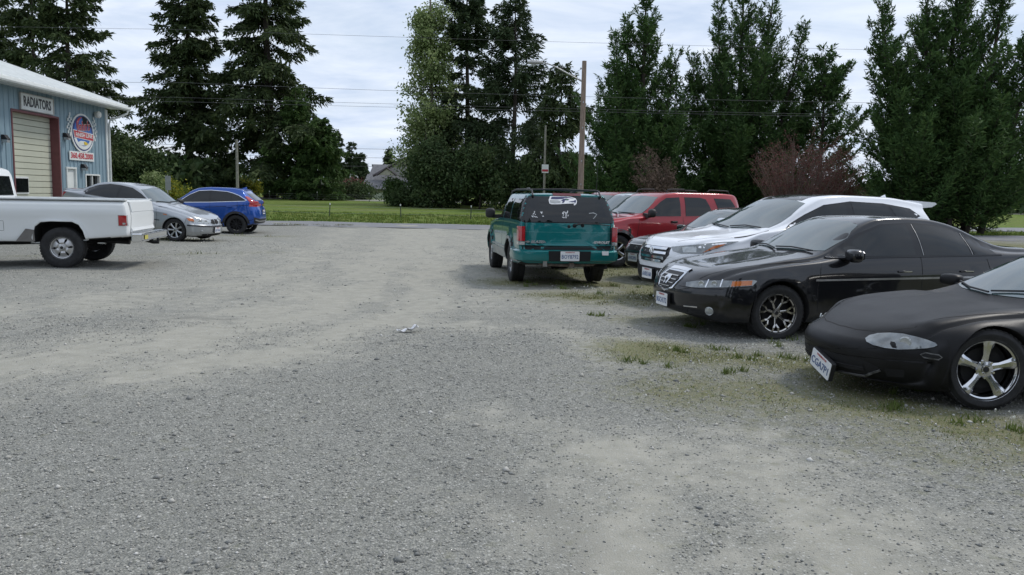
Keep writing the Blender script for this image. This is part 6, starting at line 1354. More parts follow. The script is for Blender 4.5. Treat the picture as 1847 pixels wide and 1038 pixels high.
# ---- white square pickup
def white_pickup():
    P_ = paint('aged_white_paint', (.74, .76, .76), .0, .42, .5, .16)
    dark = M_under
    sp = dict(L=5.42, H=1.33, R=.385, Ra=.46, axles=(.96, 4.22), rw=.80, hoodh=.5, hw=.84, bw=.90, step=.09, flare=.03, rock=.955, cutpaint=True, cutz=.95,
        under=[(0, .50), (.3, .47), (3.6, .47), (4.9, .55), (5.42, .60)], plan=[(0, .93), (.06, .96), (.4, 1.0), (5.3, 1.0), (5.42, .975)],
        belt=[(0, 1.02), (.1, 1.10), (.5, 1.20), (2.3, 1.255), (5.42, 1.265)], top=[(0, 1.06), (.06, 1.14), (.5, 1.24), (2.3, 1.30), (5.42, 1.30)],
        nose=([(.4, 0), (1.2, 0)], .3, .05, 4), tail=([(.5, .05), (.62, .03), (1.0, .0), (1.1, .015), (1.26, .05)], .12, .03, 6), sweep=[(0, 0), (5, 0)],
        creases=[(1.07, .026, .05, 0.2, 5.4), (.78, -.016, .16, .2, 5.4)],
        archprof=[(a*.46*(1 if True else 1), b*.46) for a, b in [(1.10, -1.4), (1.06, -.3), (.97, .25), (.86, .68), (.70, .95), (.45, 1.07), (-.35, 1.08), (-.74, 1.04), (-.96, .86), (-1.04, .5), (-1.06, -1.4)]],
        cutboxes=[((4.02, 0, 1.26), (2.62, 1.62, .70))])
    c = Car('pickup_truck', sp, P_, 'old white square pickup with chrome step bumper cut off by the photo edge', 'pickup truck')
    # cab
    b = MB(); prof = [(1.42, 1.20), (1.50, 1.28), (1.86, 1.76), (1.98, 1.835), (2.2, 1.87), (2.62, 1.865), (2.72, 1.83), (2.765, 1.74), (2.82, 1.20)]
    vs = []
    for y, k in ((-.93, 0), (-.80, 1), (-.70, 1.04), (.70, 1.04), (.80, 1), (.93, 0)):
        for x, z in prof: vs.append((x-.06, y, 1.20+(z-1.20)*k*.99 if k else 1.20))
    m_ = len(prof); fs = [(i*m_+j, i*m_+j+1, (i+1)*m_+j+1, (i+1)*m_+j) for i in range(5) for j in range(m_-1)]
    b.add(vs, fs); cab = b.build('cab', P_, c.root, 35)
    for sg in (1, -1):
        f_ = lambda pts: [(x, z) for x, z in pts]
        for pts in ([(1.62, 1.30), (1.93, 1.72), (2.06, 1.76), (2.26, 1.765), (2.26, 1.30)], [(2.32, 1.30), (2.32, 1.765), (2.63, 1.755), (2.675, 1.71), (2.73, 1.30)]):
            g = MB(); ys = lambda z: .93-(z-1.20)/.66*.13+.014
            v = [(x, sg*ys(z), z) for x, z in pts]; v2 = [(x, sg*(ys(z)-.02), z) for x, z in pts]; n_ = len(v)
            g.add(v+v2, [tuple(range(n_)), tuple(range(2*n_-1, n_-1, -1))]+[(i, (i+1) % n_, (i+1) % n_+n_, i+n_) for i in range(n_)]); g.build('side_window', M_glass, c.root)
    g = MB(); g.add([(1.545, -.74, 1.33), (1.545, .74, 1.33), (1.845, .66, 1.73), (1.845, -.66, 1.73), (1.525, -.74, 1.33), (1.525, .74, 1.33), (1.825, .66, 1.73), (1.825, -.66, 1.73)], [(0, 1, 2, 3), (7, 6, 5, 4), (0, 4, 5, 1), (2, 6, 7, 3), (1, 5, 6, 2), (0, 3, 7, 4)]); g.build('windscreen', M_shield, c.root)
    g = MB(); g.prism([(-.74, 1.34), (.74, 1.34), (.66, 1.72), (-.66, 1.72)], (2.872, 0, 0), (0, 1, 0), (-.102, 0, 1), (.022, 0, 0)); g.build('rear_window', M_glass, c.root)
    # hood block details, grille
    g = MB(); g.prism([(-.78, 1.02), (.78, 1.02), (.78, .74), (-.78, .74)], (-.03, 0, 0), (0, 1, 0), (0, 0, 1), (.03, 0, 0)); g.build('grille', M_black, c.root)
    b = MB(); b.box((-.10, 0, .60), (.18, 1.96, .20)); b.build('front_bumper', M_chrome, c.root)
    # bed floor and rail caps
    b = MB(); b.box((4.02, 0, .915), (2.60, 1.60, .02)); b.build('bed_floor', P_, c.root)
    for sg in (1, -1): b = MB(); b.box((4.03, sg*.868, 1.302), (2.66, .165, .022)); b.build('bed_rail', mat('chalky_white_paint', (.70, .72, .72), .5), c.root)
    # tailgate: recessed panel with upper and lower bands
    tg = MB(); tg.prism([(-.80, .68), (.80, .68), (.80, 1.27), (-.80, 1.27)], (5.425, 0, 0), (0, 1, 0), (-.05, 0, 1), (.028, 0, 0)); tgo = tg.build('tailgate', P_, c.root)
    e0 = lambda z: 5.455-.05*z
    for z0, z1, dd in ((1.06, 1.268, .034), (.69, .77, .026)):
        b = MB(); b.add([(e0(z0)+.0, -.79, z0), (e0(z0), .79, z0), (e0(z1), .79, z1), (e0(z1), -.79, z1), (e0(z0)+dd, -.78, z0+.02), (e0(z0)+dd, .78, z0+.02), (e0(z1)+dd*.4, .78, z1-.005), (e0(z1)+dd*.4, -.78, z1-.005)], [(0, 1, 5, 4), (1, 2, 6, 5), (2, 3, 7, 6), (3, 0, 4, 7), (4, 5, 6, 7)]); b.build('tailgate_band', P_, tgo)
    b = MB(); b.box((e0(1.0)+.012, 0, .975), (.03, .20, .06)); b.build('tailgate_handle', M_seam, tgo)
    for sg in (1, -1):
        c.line('panel_gap', 'r', [(sg*.805, .66), (sg*.805, 1.27)], .012, M_seam)
    c.panel('tail_light_side', 's', [(5.25, .82), (5.25, 1.01), (5.385, 1.01), (5.385, .82)], M_red, .010, .05)
    c.panel('reflector', 's', [(5.32, .84), (5.32, .875), (5.365, .875), (5.365, .84)], M_lens, .014, .02)
    c.panel('chrome_frame', 's', [(5.24, .81), (5.24, 1.02), (5.395, 1.02), (5.395, .81)], M_steel, .006, .06)
    # step bumper
    b = MB(); b.box((5.55, 0, .585), (.20, 1.90, .17)); bp = b.build('step_bumper', M_chrome, c.root)
    bv = bp.modifiers.new('bev', 'BEVEL'); bv.width = .02; bv.segments = 2
    for z in (.645, .535): b = MB(); b.tube([(5.655, -.93, z), (5.655, .93, z)], .012, 6); b.build('bumper_rib', M_steel, bp, 40)
    b = MB(); b.prism([(-.80, .55), (-.58, .55), (-.58, .63), (-.80, .63)], (5.658, 0, 0), (0, 1, 0), (0, 0, 1), (.005, 0, 0)); b.build('sticker', mat('yellow_sticker', (.55, .50, .12), .5), bp)
    b = MB(); b.tube([(5.4, 0, .50), (5.62, 0, .45), (5.72, 0, .45)], .035, 8); b.lathe([(.001, .07), (.02, .065), (.027, .04), (.015, .01)], 12, 'Z', (5.70, 0, .47)); b.build('tow_hitch', M_under, c.root, 40)
    b = MB(); b.tube([(2.0, -.45, .42), (4.9, -.45, .50), (5.3, -.5, .48)], .05, 8); b.tube([(2.0, .45, .42), (4.9, .45, .50), (5.3, .5, .48)], .05, 8); b.build('chassis_rail', M_under, c.root, 40)
    b = MB(); b.tube([(4.22, -.75, .385), (4.22, .75, .385)], .05, 8); b.lathe([(.02, -.14), (.15, -.07), (.15, .07), (.02, .14)], 14, 'Y', (4.22, .0, .385)); b.build('rear_axle', M_under, c.root, 40)
    b = MB(); b.lathe([(.028, -.08), (.03, .06), (.026, .06), (.024, -.08)], 14, 'X', (4.86, -.70, .47)); b.build('exhaust_tip', M_chrome, c.root, 40)
    for sg in (1, -1): b = MB(); b.prism([(3.44, .50), (3.62, .74), (3.76, .72), (3.77, .50)], (0, sg*.985, 0), (1, 0, 0), (0, 0, 1), (0, sg*.02, 0)); b.build('mud_flap', mat('grey_mud_flap', (.16, .15, .14), .8), c.root)
    c.line('fuel_door', 's', [(3.05, .70), (3.05, .88), (3.24, .88), (3.24, .70)], .007, mat('grey_gap', (.15, .15, .15), .7), closed=True, sides=(-1,))
    c.line('arch_lip', 's', [(4.22+a*.48, .385+b_*.48) for a, b_ in [(1.05, -.1), (.97, .27), (.86, .70), (.70, .96), (.45, 1.08), (-.35, 1.09), (-.74, 1.05), (-.96, .87), (-1.04, .5), (-1.05, .2)]], .035, P_, .016, step=.03)
    c.line('panel_gap', 's', [(2.745, 1.25), (2.745, .55)], .016, M_seam); c.line('panel_gap', 's', [(1.52, 1.22), (1.50, .6)], .010, M_seam)
    c.wheel('steel', .215, .25, m_rim=mat('satin_steel', (.55, .55, .55), .35, .9, var=.15))
    return c
# ------------------------------------------------------------------ put the vehicles where they stand
def near(c, k, side, W=None):          # contact point of a wheel in car coordinates
    sp = c.sp; w = T(sp['plan'], np.array([sp['axles'][0]]))[0]; return (sp['axles'][k], side*(w-.03), 0)
c = matt_coupe(); c.place(near(c, 0, -1), (3.66, 6.03, GZ(3.66, 6.03)), R(9))
c = black_sedan(); c.place(near(c, 0, -1), (3.05, 9.10, GZ(3.05, 9.1)-.02), R(14.5))
c = white_crossover(); c.place((0, 0, 0), (2.08, 12.0, GZ(2, 12)), R(18))
c = generic_sedan('dark green low sedan mostly hidden between the white and the red crossover', paint('dark_green_paint', (.010, .018, .015), .2, .3, 1., .15)); c.place((0, 0, 0), (2.34, 15.3, .0), R(24))
c = boxy_suv('red boxy crossover with black mirror, roof rails and grey wheel arches', paint('red_paint', (.30, .018, .026), .25, .33, 1., .2)); c.place(near(c, 0, -1), (2.34, 17.9, GZ(2.4, 18)+.04), R(24))
c = generic_sedan('silver white hatchback glimpsed between the teal wagon and the red crossover', paint('pale_silver_paint', (.55, .58, .62), .3, .3, 1., .2), tall=.28, plate=None); c.place((0, 0, 0), (1.12, 19.9, .02), R(30))
c = boxy_suv('farthest dark red vehicle, only its roof showing beside the teal wagon', paint('dark_red_paint', (.20, .014, .018), .25, .35, 1., .2), full=False); c.place((0, 0, 0), (.98, 24.2, .06), R(31))
c = teal_wagon(); c.place(near(c, 1, -1), (-.02, 14.75, GZ(.06, 14.5)+.01), R(-81))
c = white_pickup(); c.place(near(c, 1, -1), (-8.52, 15.15, GZ(-8.45, 15.2)), R(10))
c = silver_sedan(); c.place(near(c, 0, 1), (-9.42, 22.3, GZ(-9.4, 22.3)), R(180-7), R(-6.5))
c = blue_crossover(); c.place(near(c, 1, -1), (-9.90, 28.74, GZ(-9.7, 28.7)), R(4))
# ------------------------------------------------------------------ trees and shrubs
def leafquads(P, D, l, w):
    n = len(P); D = D/np.maximum(1e-6, np.linalg.norm(D, axis=1))[:, None]
    r = rng.normal(0, 1, (n, 3)); S_ = np.cross(D, r); S_ /= np.maximum(1e-6, np.linalg.norm(S_, axis=1))[:, None]
    l = np.broadcast_to(l, (n,))[:, None]; w = np.broadcast_to(w, (n,))[:, None]; M = P+D*l*.45
    V = np.stack([P-D*l*.05, M+S_*w*.5, P+D*l, M-S_*w*.5], 1)
    V[:, 2, 2] -= l[:, 0]*.08
    return V.reshape(-1, 3)
class Tree:
    def __init__(s): s.V = []; s.T = []; s.W = MB()
    def axis(s, pts, r0, r1, n=8):
        k = len(pts); s.W.tube(pts, [r0+(r1-r0)*i/(k-1) for i in range(k)], n)
    def conifer(s, x, y, zb, H, Rm, hb, nb, nq, leaf, rise=(.1, .6), droop=.35, up=.15, prof=.85, sag=.25, dense=1., rj=(.6, 1.1), lean=(0, 0), gap=.0, wood=True, tdir=-.15, twl=.34, trunk_r=None, az=None, tint=(0, 1), minr=.12):
        """a leader with side branches carrying sprays of needles"""
        tr = trunk_r or H*.014+.05
        top = Vector((x+lean[0]*H, y+lean[1]*H, zb+H))
        pts = [Vector((x, y, zb-.3)).lerp(top, t) + Vector((.02*H*sin(3*t+x)*t*(1-t)*2, 0, 0)) for t in np.linspace(0, 1, 9)]
        s.axis(pts, tr, tr*.08)
        u = rng.uniform(0, 1, nb)**.92; hh = hb+(H-hb)*u; hh += rng.normal(0, .01*H, nb); hh = np.clip(hh, hb*.9, H*.995)
        t = (H-hh)/(H-hb); lobes = 1+.22*np.sin(hh*1.9+x)+.12*np.sin(hh*4.3+y)
        L = Rm*(minr*.5+np.clip(t, 0, 1)**prof)*rng.uniform(*rj, nb)*lobes; L = np.maximum(L, Rm*minr)
        if gap: keep = rng.uniform(0, 1, nb) > gap*(.4+.6*(np.sin(hh*2.3+x*1.7) > 0)); hh, t, L = hh[keep], t[keep], L[keep]; nb = len(hh)
        a = rng.uniform(0, 2*pi, nb) if az is None else rng.normal(az[0], az[1], nb)
        ri = rise[1]+(rise[0]-rise[1])*t+rng.normal(0, .08, nb); dr_ = droop*(.5+.8*t)*rng.uniform(.6, 1.4, nb)
        O = np.stack([x+lean[0]*hh, y+lean[1]*hh, zb+hh], 1); A = np.stack([np.cos(a), np.sin(a), 0*a], 1); B = np.stack([-np.sin(a), np.cos(a), 0*a], 1)
        def path(i, q): return O[i]+A[i]*(L[i]*q)[:, None]+np.stack([0*q, 0*q, L[i]*(ri[i]*q-dr_[i]*q**2+up*q**3)], 1)
        if wood:
            for i in range(nb):
                if L[i] < .5: continue
                q = np.array([0, .35, .7, 1.]); p = path(np.full(4, i), q); s.W.tube([Vector(v) for v in p], [tr*.10*(.4+t[i])+.012, .06*tr+.01, .03*tr+.006, .004], 3, False)
        # twigs
        ntw = np.maximum(3, (nq/nb*L/L.mean()/5.5*dense)).astype(int); bi = np.repeat(np.arange(nb), ntw); m = len(bi)
        q0 = .08+.94*rng.uniform(0, 1, m)**.80; side = rng.choice([-1, 1], m); lt = L[bi]*twl*(1.08-q0)*rng.uniform(.5, 1.25, m)+.05*Rm*.5+leaf[0]*.5
        base = path(bi, np.minimum(q0, 1.)); f = path(bi, np.minimum(q0+.02, 1.02))-base; f /= np.maximum(1e-6, np.linalg.norm(f, axis=1))[:, None]
        spread = rng.uniform(.45, 1.1, m); Dt = f*.75+B[bi]*(side*spread)[:, None]; Dt[:, 2] += tdir+rng.normal(0, .12, m); Dt /= np.linalg.norm(Dt, axis=1)[:, None]
        k = 6; j = np.tile(np.arange(k), m)/(k-1.); ti = np.repeat(np.arange(m), k); dist = j*lt[ti]
        P = base[ti]+Dt[ti]*dist[:, None]+rng.normal(0, leaf[0]*.16, (m*k, 3)); P[:, 2] -= sag*dist*j
        D = Dt[ti]*.9+rng.normal(0, .42, (m*k, 3)); D[:, 2] -= sag*j*.8
        s.V.append(leafquads(P, D, leaf[0]*rng.uniform(.6, 1.3, m*k), leaf[1]*rng.uniform(.6, 1.3, m*k)))
        tv = rng.uniform(0, 1, m)[ti]*.7+rng.uniform(0, .3, m*k); s.T.append(tint[0]+(tint[1]-tint[0])*tv)
        return s
    def leafy(s, x, y, zb, H, R0, R1, nb, nq, leaf, tint=(0, 1), prof=None, clump=.35, rise=.9):
        """broad-leaved: limbs rise from the stem, leaf clumps along them"""
        tr = H*.012+.04; top = Vector((x+rnd.uniform(-.3, .3), y, zb+H)); s.axis([Vector((x, y, zb-.3)).lerp(top, t)+Vector((.15*sin(5*t), .1*cos(4*t), 0)) for t in np.linspace(0, 1, 8)], tr, tr*.1)
        hh = H*rng.uniform(.06, .98, nb); a = rng.uniform(0, 2*pi, nb); pr = (prof or (lambda t: np.sin(pi*np.clip(t*.92+.08, 0, 1))**.7))(hh/H)
        L = (R0+(R1-R0)*hh/H)*pr*rng.uniform(.55, 1.1, nb)+.2; bi = rng.integers(0, nb, nq//6); q = rng.uniform(.15, 1, len(bi))**.75
        O = np.stack([x+0*hh, y+0*hh, zb+hh*.82], 1); A = np.stack([np.cos(a), np.sin(a), 0*a], 1)
        for i in range(nb):
            ps = [Vector(O[i]+A[i]*L[i]*v+np.array([0, 0, L[i]*rise*v*(1-.35*v)])) for v in (0, .5, 1)]; s.W.tube(ps, [tr*.28, tr*.14, .008], 3, False)
        Pc = O[bi]+A[bi]*(L[bi]*q)[:, None]+np.stack([0*q, 0*q, L[bi]*rise*q*(1-.35*q)], 1)+rng.normal(0, clump, (len(bi), 3))
        P = np.repeat(Pc, 6, 0)+rng.normal(0, leaf[0]*1.1, (len(bi)*6, 3)); D = rng.normal(0, 1, P.shape); D[:, 2] -= .3
        s.V.append(leafquads(P, D, leaf[0]*rng.uniform(.6, 1.3, len(P)), leaf[1]*rng.uniform(.6, 1.3, len(P)))); s.T.append(tint[0]+(tint[1]-tint[0])*np.repeat(rng.uniform(0, 1, len(bi)), 6)); return s
    def twiggy(s, x, y, zb, H, Rx, n, nq, leaf, lean=0., tint=(0, 1), forks=7):
        """many thin upright stems fanning out of the ground"""
        tips = []
        for i in range(n):
            a = rnd.uniform(0, 2*pi); r = Rx*rnd.uniform(.1, 1)**.6; h = H*rnd.uniform(.6, 1)*(1-.25*(r/Rx)**2); b0 = Vector((x+r*.22*cos(a), y+r*.22*sin(a), zb)); b3 = Vector((x+r*cos(a)+lean*h, y+r*.8*sin(a), zb+h))
            pts = [b0, b0.lerp(b3, .35)+Vector((0, 0, .10*h)), b0.lerp(b3, .7)+Vector((0, 0, .06*h)), b3]; s.W.tube(pts, [.035, .022, .013, .004], 4, False)
            for f_ in range(forks):
                t = rnd.uniform(.3, .95); p = b0.lerp(b3, t)+Vector((0, 0, .07*h)); d = Vector((cos(a)*.5+rnd.gauss(0, .35)+lean, sin(a)*.5+rnd.gauss(0, .35), rnd.uniform(.5, 1.1))).normalized(); l = h*rnd.uniform(.10, .28)
                s.W.tube([p, p+d*l*.5, p+d*l+Vector((rnd.gauss(0, .05), 0, .03))], [.011, .007, .003], 3, False); tips += [(p+d*l*rnd.uniform(.2, 1)) for _ in range(3)]
        T_ = np.array([tuple(t) for t in tips]); P = T_[rng.integers(0, len(T_), nq)]+rng.normal(0, .10, (nq, 3)); D = rng.normal(0, 1, (nq, 3)); D[:, 2] += .3
        s.V.append(leafquads(P, D, leaf[0]*rng.uniform(.6, 1.3, nq), leaf[1]*rng.uniform(.6, 1.3, nq))); s.T.append(tint[0]+(tint[1]-tint[0])*rng.uniform(0, 1, nq)); return s
    def build(s, name, loc, label, cat, m_leaf, m_bark, group=None):
        o = empty(name, loc); tag(o, label, cat, group)
        V = np.concatenate(s.V)-np.array(loc); T_ = np.concatenate(s.T); link('crown', fast_mesh('crown', V, np.arange(len(V)).reshape(-1, 4), T_), m_leaf, o)
        tr = link('trunk', mesh('trunk', [tuple(Vector(v)-Vector(loc)) for v in s.W.v], s.W.f), m_bark, o)
        for p in tr.data.polygons: p.use_smooth = True
        return o
M_bark = mat('bark', (.045, .036, .030), .95, var=.4, scale=5, bump=.8, bscale=18); M_barkg = mat('pale_bark', (.15, .13, .11), .9, var=.3, scale=5); M_twig = mat('red_brown_twigs', (.135, .095, .078), .9, var=.3)
L_fir = leaf_mat('fir_needles', [(.026, .042, .018), (.043, .066, .026), (.065, .092, .034), (.10, .125, .048)], .2)
L_fir2 = leaf_mat('dark_fir_needles', [(.019, .036, .017), (.033, .055, .024), (.052, .078, .034), (.08, .105, .048)], .2)
L_cyp = leaf_mat('cypress_sprays', [(.024, .055, .018), (.042, .086, .026), (.068, .125, .036), (.105, .165, .052)], .25)
L_ced = leaf_mat('light_cedar', [(.028, .058, .016), (.046, .088, .024), (.07, .12, .034), (.11, .165, .05)], .3)
L_pop = leaf_mat('poplar_leaves', [(.10, .15, .05), (.18, .24, .09), (.27, .33, .14), (.38, .44, .22)], .35)
L_bush = leaf_mat('bush_leaves', [(.028, .052, .02), (.046, .078, .028), (.068, .104, .038), (.10, .13, .056)], .25)
L_red = leaf_mat('red_bush_leaves', [(.10, .036, .036), (.15, .06, .056), (.18, .085, .075), (.13, .12, .07)], .25)
L_yel = leaf_mat('yellow_green_leaves', [(.08, .12, .02), (.14, .18, .03), (.22, .24, .04), (.42, .36, .03)], .35)
L_brn = leaf_mat('dead_brown_sprays', [(.09, .065, .05), (.14, .10, .075), (.18, .13, .10)], .1)
X_ = lambda px, Y: (px-930)/1450*Y
def fir(px, Y, H, Rm, label, m=None, seedx=0, nq=26000, nb=150, leaf=(.55, .19), **k):
    x = X_(px, Y); z = GZ(x, Y); k = dict(dict(rise=(-.10, .45), droop=.30, up=.14, sag=.5, gap=.30, hb=H*.08, prof=.72, twl=.30, rj=(.5, 1.12)), **k); hb = k.pop('hb')
    return Tree().conifer(x, Y, z, H, Rm, hb, nb, nq, leaf, **k).build('fir_tree', (x, Y, z), label, 'fir tree', m or L_fir, M_bark, 'tall conifers behind the lot')
# behind the workshop
fir(2, 74, 24, 4.2, 'dark fir at the left edge rising behind the workshop roof', nq=20000, leaf=(.42, .15), gap=.15)
fir(84, 70, 22.5, 3.9, 'sparse fir with a visible trunk behind the workshop roof', nq=19000, leaf=(.42, .15), nb=130, gap=.25, rise=(-.2, .2), trunk_r=.28)
fir(142, 62, 20, 3.7, 'dense narrow fir rising behind the corner of the workshop', nq=24000, leaf=(.38, .14), gap=.12, prof=.5, hb=3)
# the two biggest
fir(352, 100, 28.5, 7.2, 'huge dark fir standing left of the grey pole', nq=36000, nb=210, leaf=(.62, .22), gap=.22, prof=.78, trunk_r=.62, hb=2.5)
fir(492, 98, 32, 8.0, 'huge fir with a thick bare trunk foot right of the grey pole', nq=36000, nb=200, leaf=(.62, .22), gap=.32, prof=.66, rise=(-.15, .15), droop=.26, up=.10, trunk_r=.80, hb=3.4)
for px, Y, H, Rm, lab in ((612, 172, 13.6, 2.9, 'distant pointed fir just left of the two faint lamp posts'), (640, 176, 11.4, 2.7, 'lower distant fir beside the grey roofed house'), (655, 170, 9.0, 2.2, 'smallest distant fir touching the left end of the grey roof'), (706, 172, 10.2, 1.9, 'thin distant fir top showing above the grey roof')):
    fir(px, Y, H, Rm, lab, L_fir2, nq=7000, nb=70, leaf=(.62, .26), gap=.05, prof=.7, hb=.5)
# middle group
fir(842, 86, 24, 5.2, 'tall dark fir beside the pale leafy poplar', L_fir2, nq=30000, nb=150, leaf=(.5, .17), gap=.30, rise=(0., .8), prof=.80, hb=2)
fir(925, 80, 20.6, 6.9, 'open branched fir with ragged top left of the street lamp', L_fir2, nq=31000, nb=105, leaf=(.44, .14), gap=.22, rise=(-.15, .75), prof=.90, hb=2.5, sag=.8, up=.3)
x = X_(1010, 72); Tree().conifer(x, 72, GZ(x, 72), 12.9, 3.6, 1.0, 130, 20000, (.40, .14), rise=(-.1, .9), droop=.5, sag=1.2, prof=.75, gap=.1).build('cedar_tree', (x, 72, GZ(x, 72)), 'drooping cedar between the open fir and the wooden pole', 'cedar tree', L_fir, M_bark)
x = X_(778, 84); z = GZ(x, 84); Tree().leafy(x, 84, z, 24, 4.4, 2.2, 90, 23000, (.30, .19), prof=lambda t: .35+.65*np.clip(1.15-t, 0, 1)**.6, clump=.30, rise=1.1).build('poplar_tree', (x, 84, z), 'tall pale green leafy tree at the left of the middle group', 'poplar tree', L_pop, M_barkg)
def bush(px, Y, H, Rx, label, m, nq=9000, leaf=(.30, .17), name='bush', cat='bush', nb=34, dy=0, **k):
    x = X_(px, Y); z = GZ(x, Y)
    return Tree().leafy(x, Y, z, H, Rx, Rx*.8, nb, nq, leaf, prof=lambda t: np.sqrt(np.clip(1-(t*.92)**2, 0, 1)), clump=Rx*.16, rise=.35, **k).build(name, (x, Y, z), label, cat, m, M_bark)
bush(778, 78, 7.4, 2.3, 'dark rounded bush at the left foot of the middle trees', L_bush); bush(800, 77, 5.4, 2.8, 'broad dark bush under the pale poplar', L_bush); bush(868, 76, 6.6, 2.8, 'dark bush under the tall middle fir', L_bush, 9000)
bush(930, 74, 4.6, 2.6, 'grey green bush behind the roof of the teal wagon', L_bush, 8000); bush(985, 72, 3.6, 2.4, 'low dark bush beside the thin grey post', L_bush, 7000)
bush(716, 80, 2.8, 1.2, 'small yellow green shrub in front of the far house', L_ced, 4000, (.22, .13)); bush(728, 78, 1.7, 1.2, 'lowest shrub on the grass edge right of the far house', L_bush, 3000, (.22, .13))
x = X_(583, 93); z = GZ(x, 93); Tree().conifer(x, 93, z, 9.0, 3.9, .5, 120, 20000, (.42, .18), rise=(.1, .5), droop=.35, sag=.5, prof=.6, gap=.1).build('cedar_tree', (x, 93, z), 'lighter green spreading cedar right of the huge firs', 'cedar tree', L_ced, M_bark)
x = X_(540, 95); z = GZ(x, 95); Tree().conifer(x, 95, z, 12.5, 3.6, .8, 100, 13000, (.42, .18), rise=(.1, .8), droop=.3, sag=.6, prof=.7).build('cedar_tree', (x, 95, z), 'narrow mid green cedar against the trunk of the huge fir', 'cedar tree', L_ced, M_bark)
# behind the silver car
for px, Y, H, Rx, lab, m in ((205, 70, 7.2, 2.6, 'dark tree beside the workshop corner', L_bush), (236, 74, 6.4, 2.2, 'dark brownish tree second from the workshop corner', L_bush), (268, 72, 5.2, 2.2, 'dull olive bush left of the huge fir', L_bush)):
    bush(px, Y, H, Rx, lab, m, 8000, (.32, .18), 'tree', 'tree')
bush(285, 62, 2.9, .9, 'bright green shrub above the silver car', L_pop, 3000, (.18, .11)); bush(322, 66, 2.1, 1.5, 'low weedy shrub behind the road sign', L_yel, 3000, (.2, .12)); bush(520, 100, 2.3, 2.4, 'yellow flowering broom at the foot of the huge fir', L_yel, 4000, (.26, .16)); bush(455, 104, 2.2, 2.0, 'low bright weeds left of the thick fir trunk', L_yel, 3000, (.26, .16))
bush(650, 100, 1.5, 2.6, 'low dark shrub bank in front of the lamp posts', L_bush, 4000, (.26, .15)); bush(640, 128, 2.4, 2.0, 'dull red hedge left of the far house', L_red, 4000, (.4, .25), 'hedge', 'hedge')
# cypresses on the right
def cypress(px, Y, leaders, label, nq, base_r=.2, extra=None):
    x = X_(px, Y); z = GZ(x, Y); t = Tree()
    for (lp, dy, H, Rm, n_) in leaders:
        lx = X_(lp, Y); t.conifer(x+(lx-x)*.45, Y+dy*.5, z, H, Rm*1.45, .15, int(55+H*6), int(n_*1.3), (.27, .068), rise=(.30, 1.55), droop=-.10, up=.34, prof=1.18, sag=-.02, tdir=.22, twl=.24, rj=(.45, 1.3), lean=((lx-x)*.55/H, dy*.5/H), wood=True, minr=.10)
    return t.build('cypress_tree', (x, Y, z), label, 'cypress tree', L_cyp, M_bark)
cypress(1150, 50, [(1155, 0, 14.6, 2.3, 22000), (1100, -.8, 11.2, 1.9, 11000), (1125, .8, 12.4, 1.8, 9000), (1205, -.6, 9.9, 1.9, 10000), (1080, .3, 7.5, 1.9, 7000), (1225, .5, 7.6, 2.0, 8000)], 'tall narrow cypress just right of the wooden pole', 0)
cypress(1325, 52, [(1325, 0, 15.8, 2.6, 24000), (1275, -.8, 13.2, 2.1, 12000), (1380, .6, 14.6, 2.2, 12000), (1425, -.7, 12.2, 1.9, 10000), (1240, .3, 10.2, 2.0, 10000), (1445, .3, 7.2, 2.1, 8000), (1350, -1.5, 10, 2.6, 9000)], 'broad many stemmed cypress behind the red crossover', 0)
cypress(1705, 43, [(1640, 0, 13.2, 2.0, 15000), (1550, -.8, 11.6, 2.1, 15000), (1700, .5, 14.9, 2.4, 19000), (1765, -.6, 13.9, 2.0, 14000), (1690, -1.6, 8.5, 2.2, 11000), (1590, -1.2, 7.8, 2.2, 11000), (1835, -.4, 10.6, 2.3, 13000), (1760, -1.4, 6.5, 2.1, 9000)], 'biggest many stemmed cypress behind the black cars', 0)
x = X_(1472, 50); Tree().conifer(x, 50, 0, 10.4, 2.7, .5, 120, 13000, (.32, .10), rise=(.3, 1.2), droop=.0, up=.2, sag=.1, prof=.7, gap=.2, tdir=.2).build('cypress_tree', (x, 50, 0), 'smaller spiky conifer between the two great cypresses', 'conifer', L_cyp, M_bark)
x = X_(1435, 43); Tree().twiggy(x, 43, 0, 5.1, 3.1, 100, 11000, (.09, .045), lean=.05).build('red_shrub', (x, 43, 0), 'dull red leaved shrub with bare twigs above the white crossover', 'shrub', L_red, M_twig)
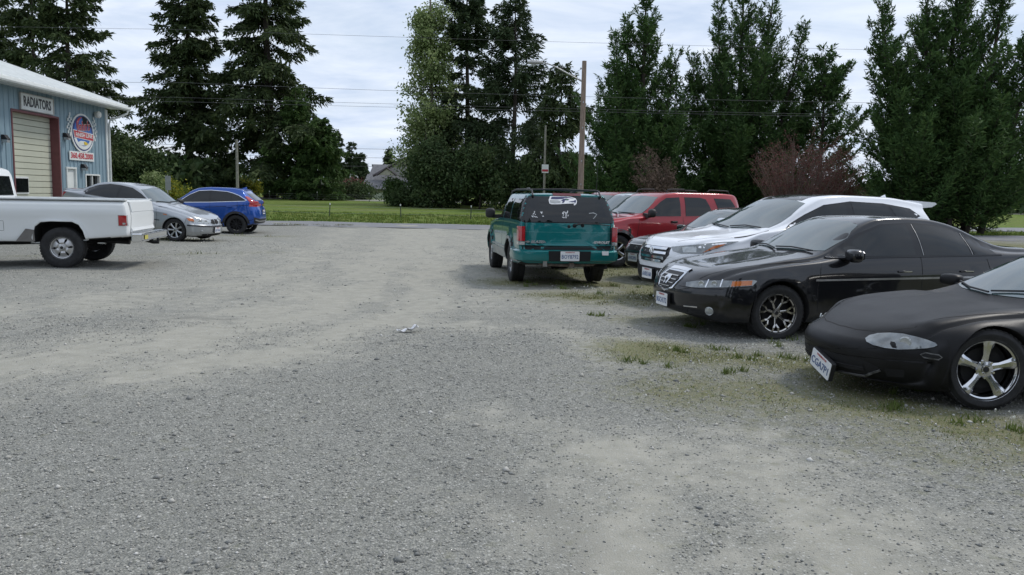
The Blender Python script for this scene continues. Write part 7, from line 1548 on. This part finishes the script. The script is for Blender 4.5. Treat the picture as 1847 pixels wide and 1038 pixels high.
x = X_(1510, 45); Tree().twiggy(x, 45, 0, 4.6, 1.8, 40, 6000, (.10, .05)).build('red_shrub', (x, 45, 0), 'smaller dull red shrub beside the biggest cypress', 'shrub', L_red, M_twig)
x = X_(1215, 46); Tree().twiggy(x, 46, 0, 4.3, 1.2, 46, 5200, (.16, .05), lean=-.42, forks=9).build('dead_shrub', (x, 46, 0), 'brown dead branches leaning out of the cypress behind the red crossover', 'shrub', L_brn, M_twig)
# far-off wood closing the horizon
def wood(name, y, x0, x1, h, n, leaf, m):
    P = np.stack([rng.uniform(x0, x1, n), y+rng.normal(0, 3, n), np.zeros(n)], 1); top = h*(.65+.35*np.sin(P[:, 0]*.13)+.18*np.sin(P[:, 0]*.41+1)); P[:, 2] = gz(P[:, 0], P[:, 1])+top*rng.uniform(0, 1, n)**.8
    V = leafquads(P, rng.normal(0, 1, (n, 3)), leaf*rng.uniform(.6, 1.3, n), leaf*.6*rng.uniform(.6, 1.3, n)); tag(link(name, fast_mesh(name, V, np.arange(len(V)).reshape(-1, 4), rng.uniform(0, 1, n)), m), kind='stuff')
wood('far_woods', 215, -190, -34, 7, 11000, 2.0, L_bush); wood('far_woods', 215, -12, 200, 8, 13000, 2.0, L_bush); wood('far_woods', 100, 6, 75, 4.2, 9000, .95, L_bush); wood('far_woods', 300, -260, 260, 7, 7000, 3.0, L_fir2)
wood('far_woods', 96, -70, -35, 5.0, 7000, .9, L_bush)
# firs standing behind the photographer (mirrored in the car windows and paint)
for i, (x, y, H, lab) in enumerate(((-12, -15, 17, 'fir behind the photographer, farthest to the left'), (-4.5, -19, 22, 'tall fir behind the photographer, second from the left'), (5, -16, 15, 'shorter fir behind the photographer in the middle'), (12, -20, 21, 'tall fir behind the photographer, second from the right'), (22, -16, 16, 'fir behind the photographer, farthest to the right'))):
    Tree().conifer(x, y, 0, H, 4.2, .6, 90, 7000, (.7, .30), rise=(-.1, .4), droop=.3, up=.14, sag=.5, prof=.75, wood=False).build('fir_tree', (x, y, 0), lab, 'fir tree', L_fir, M_bark)
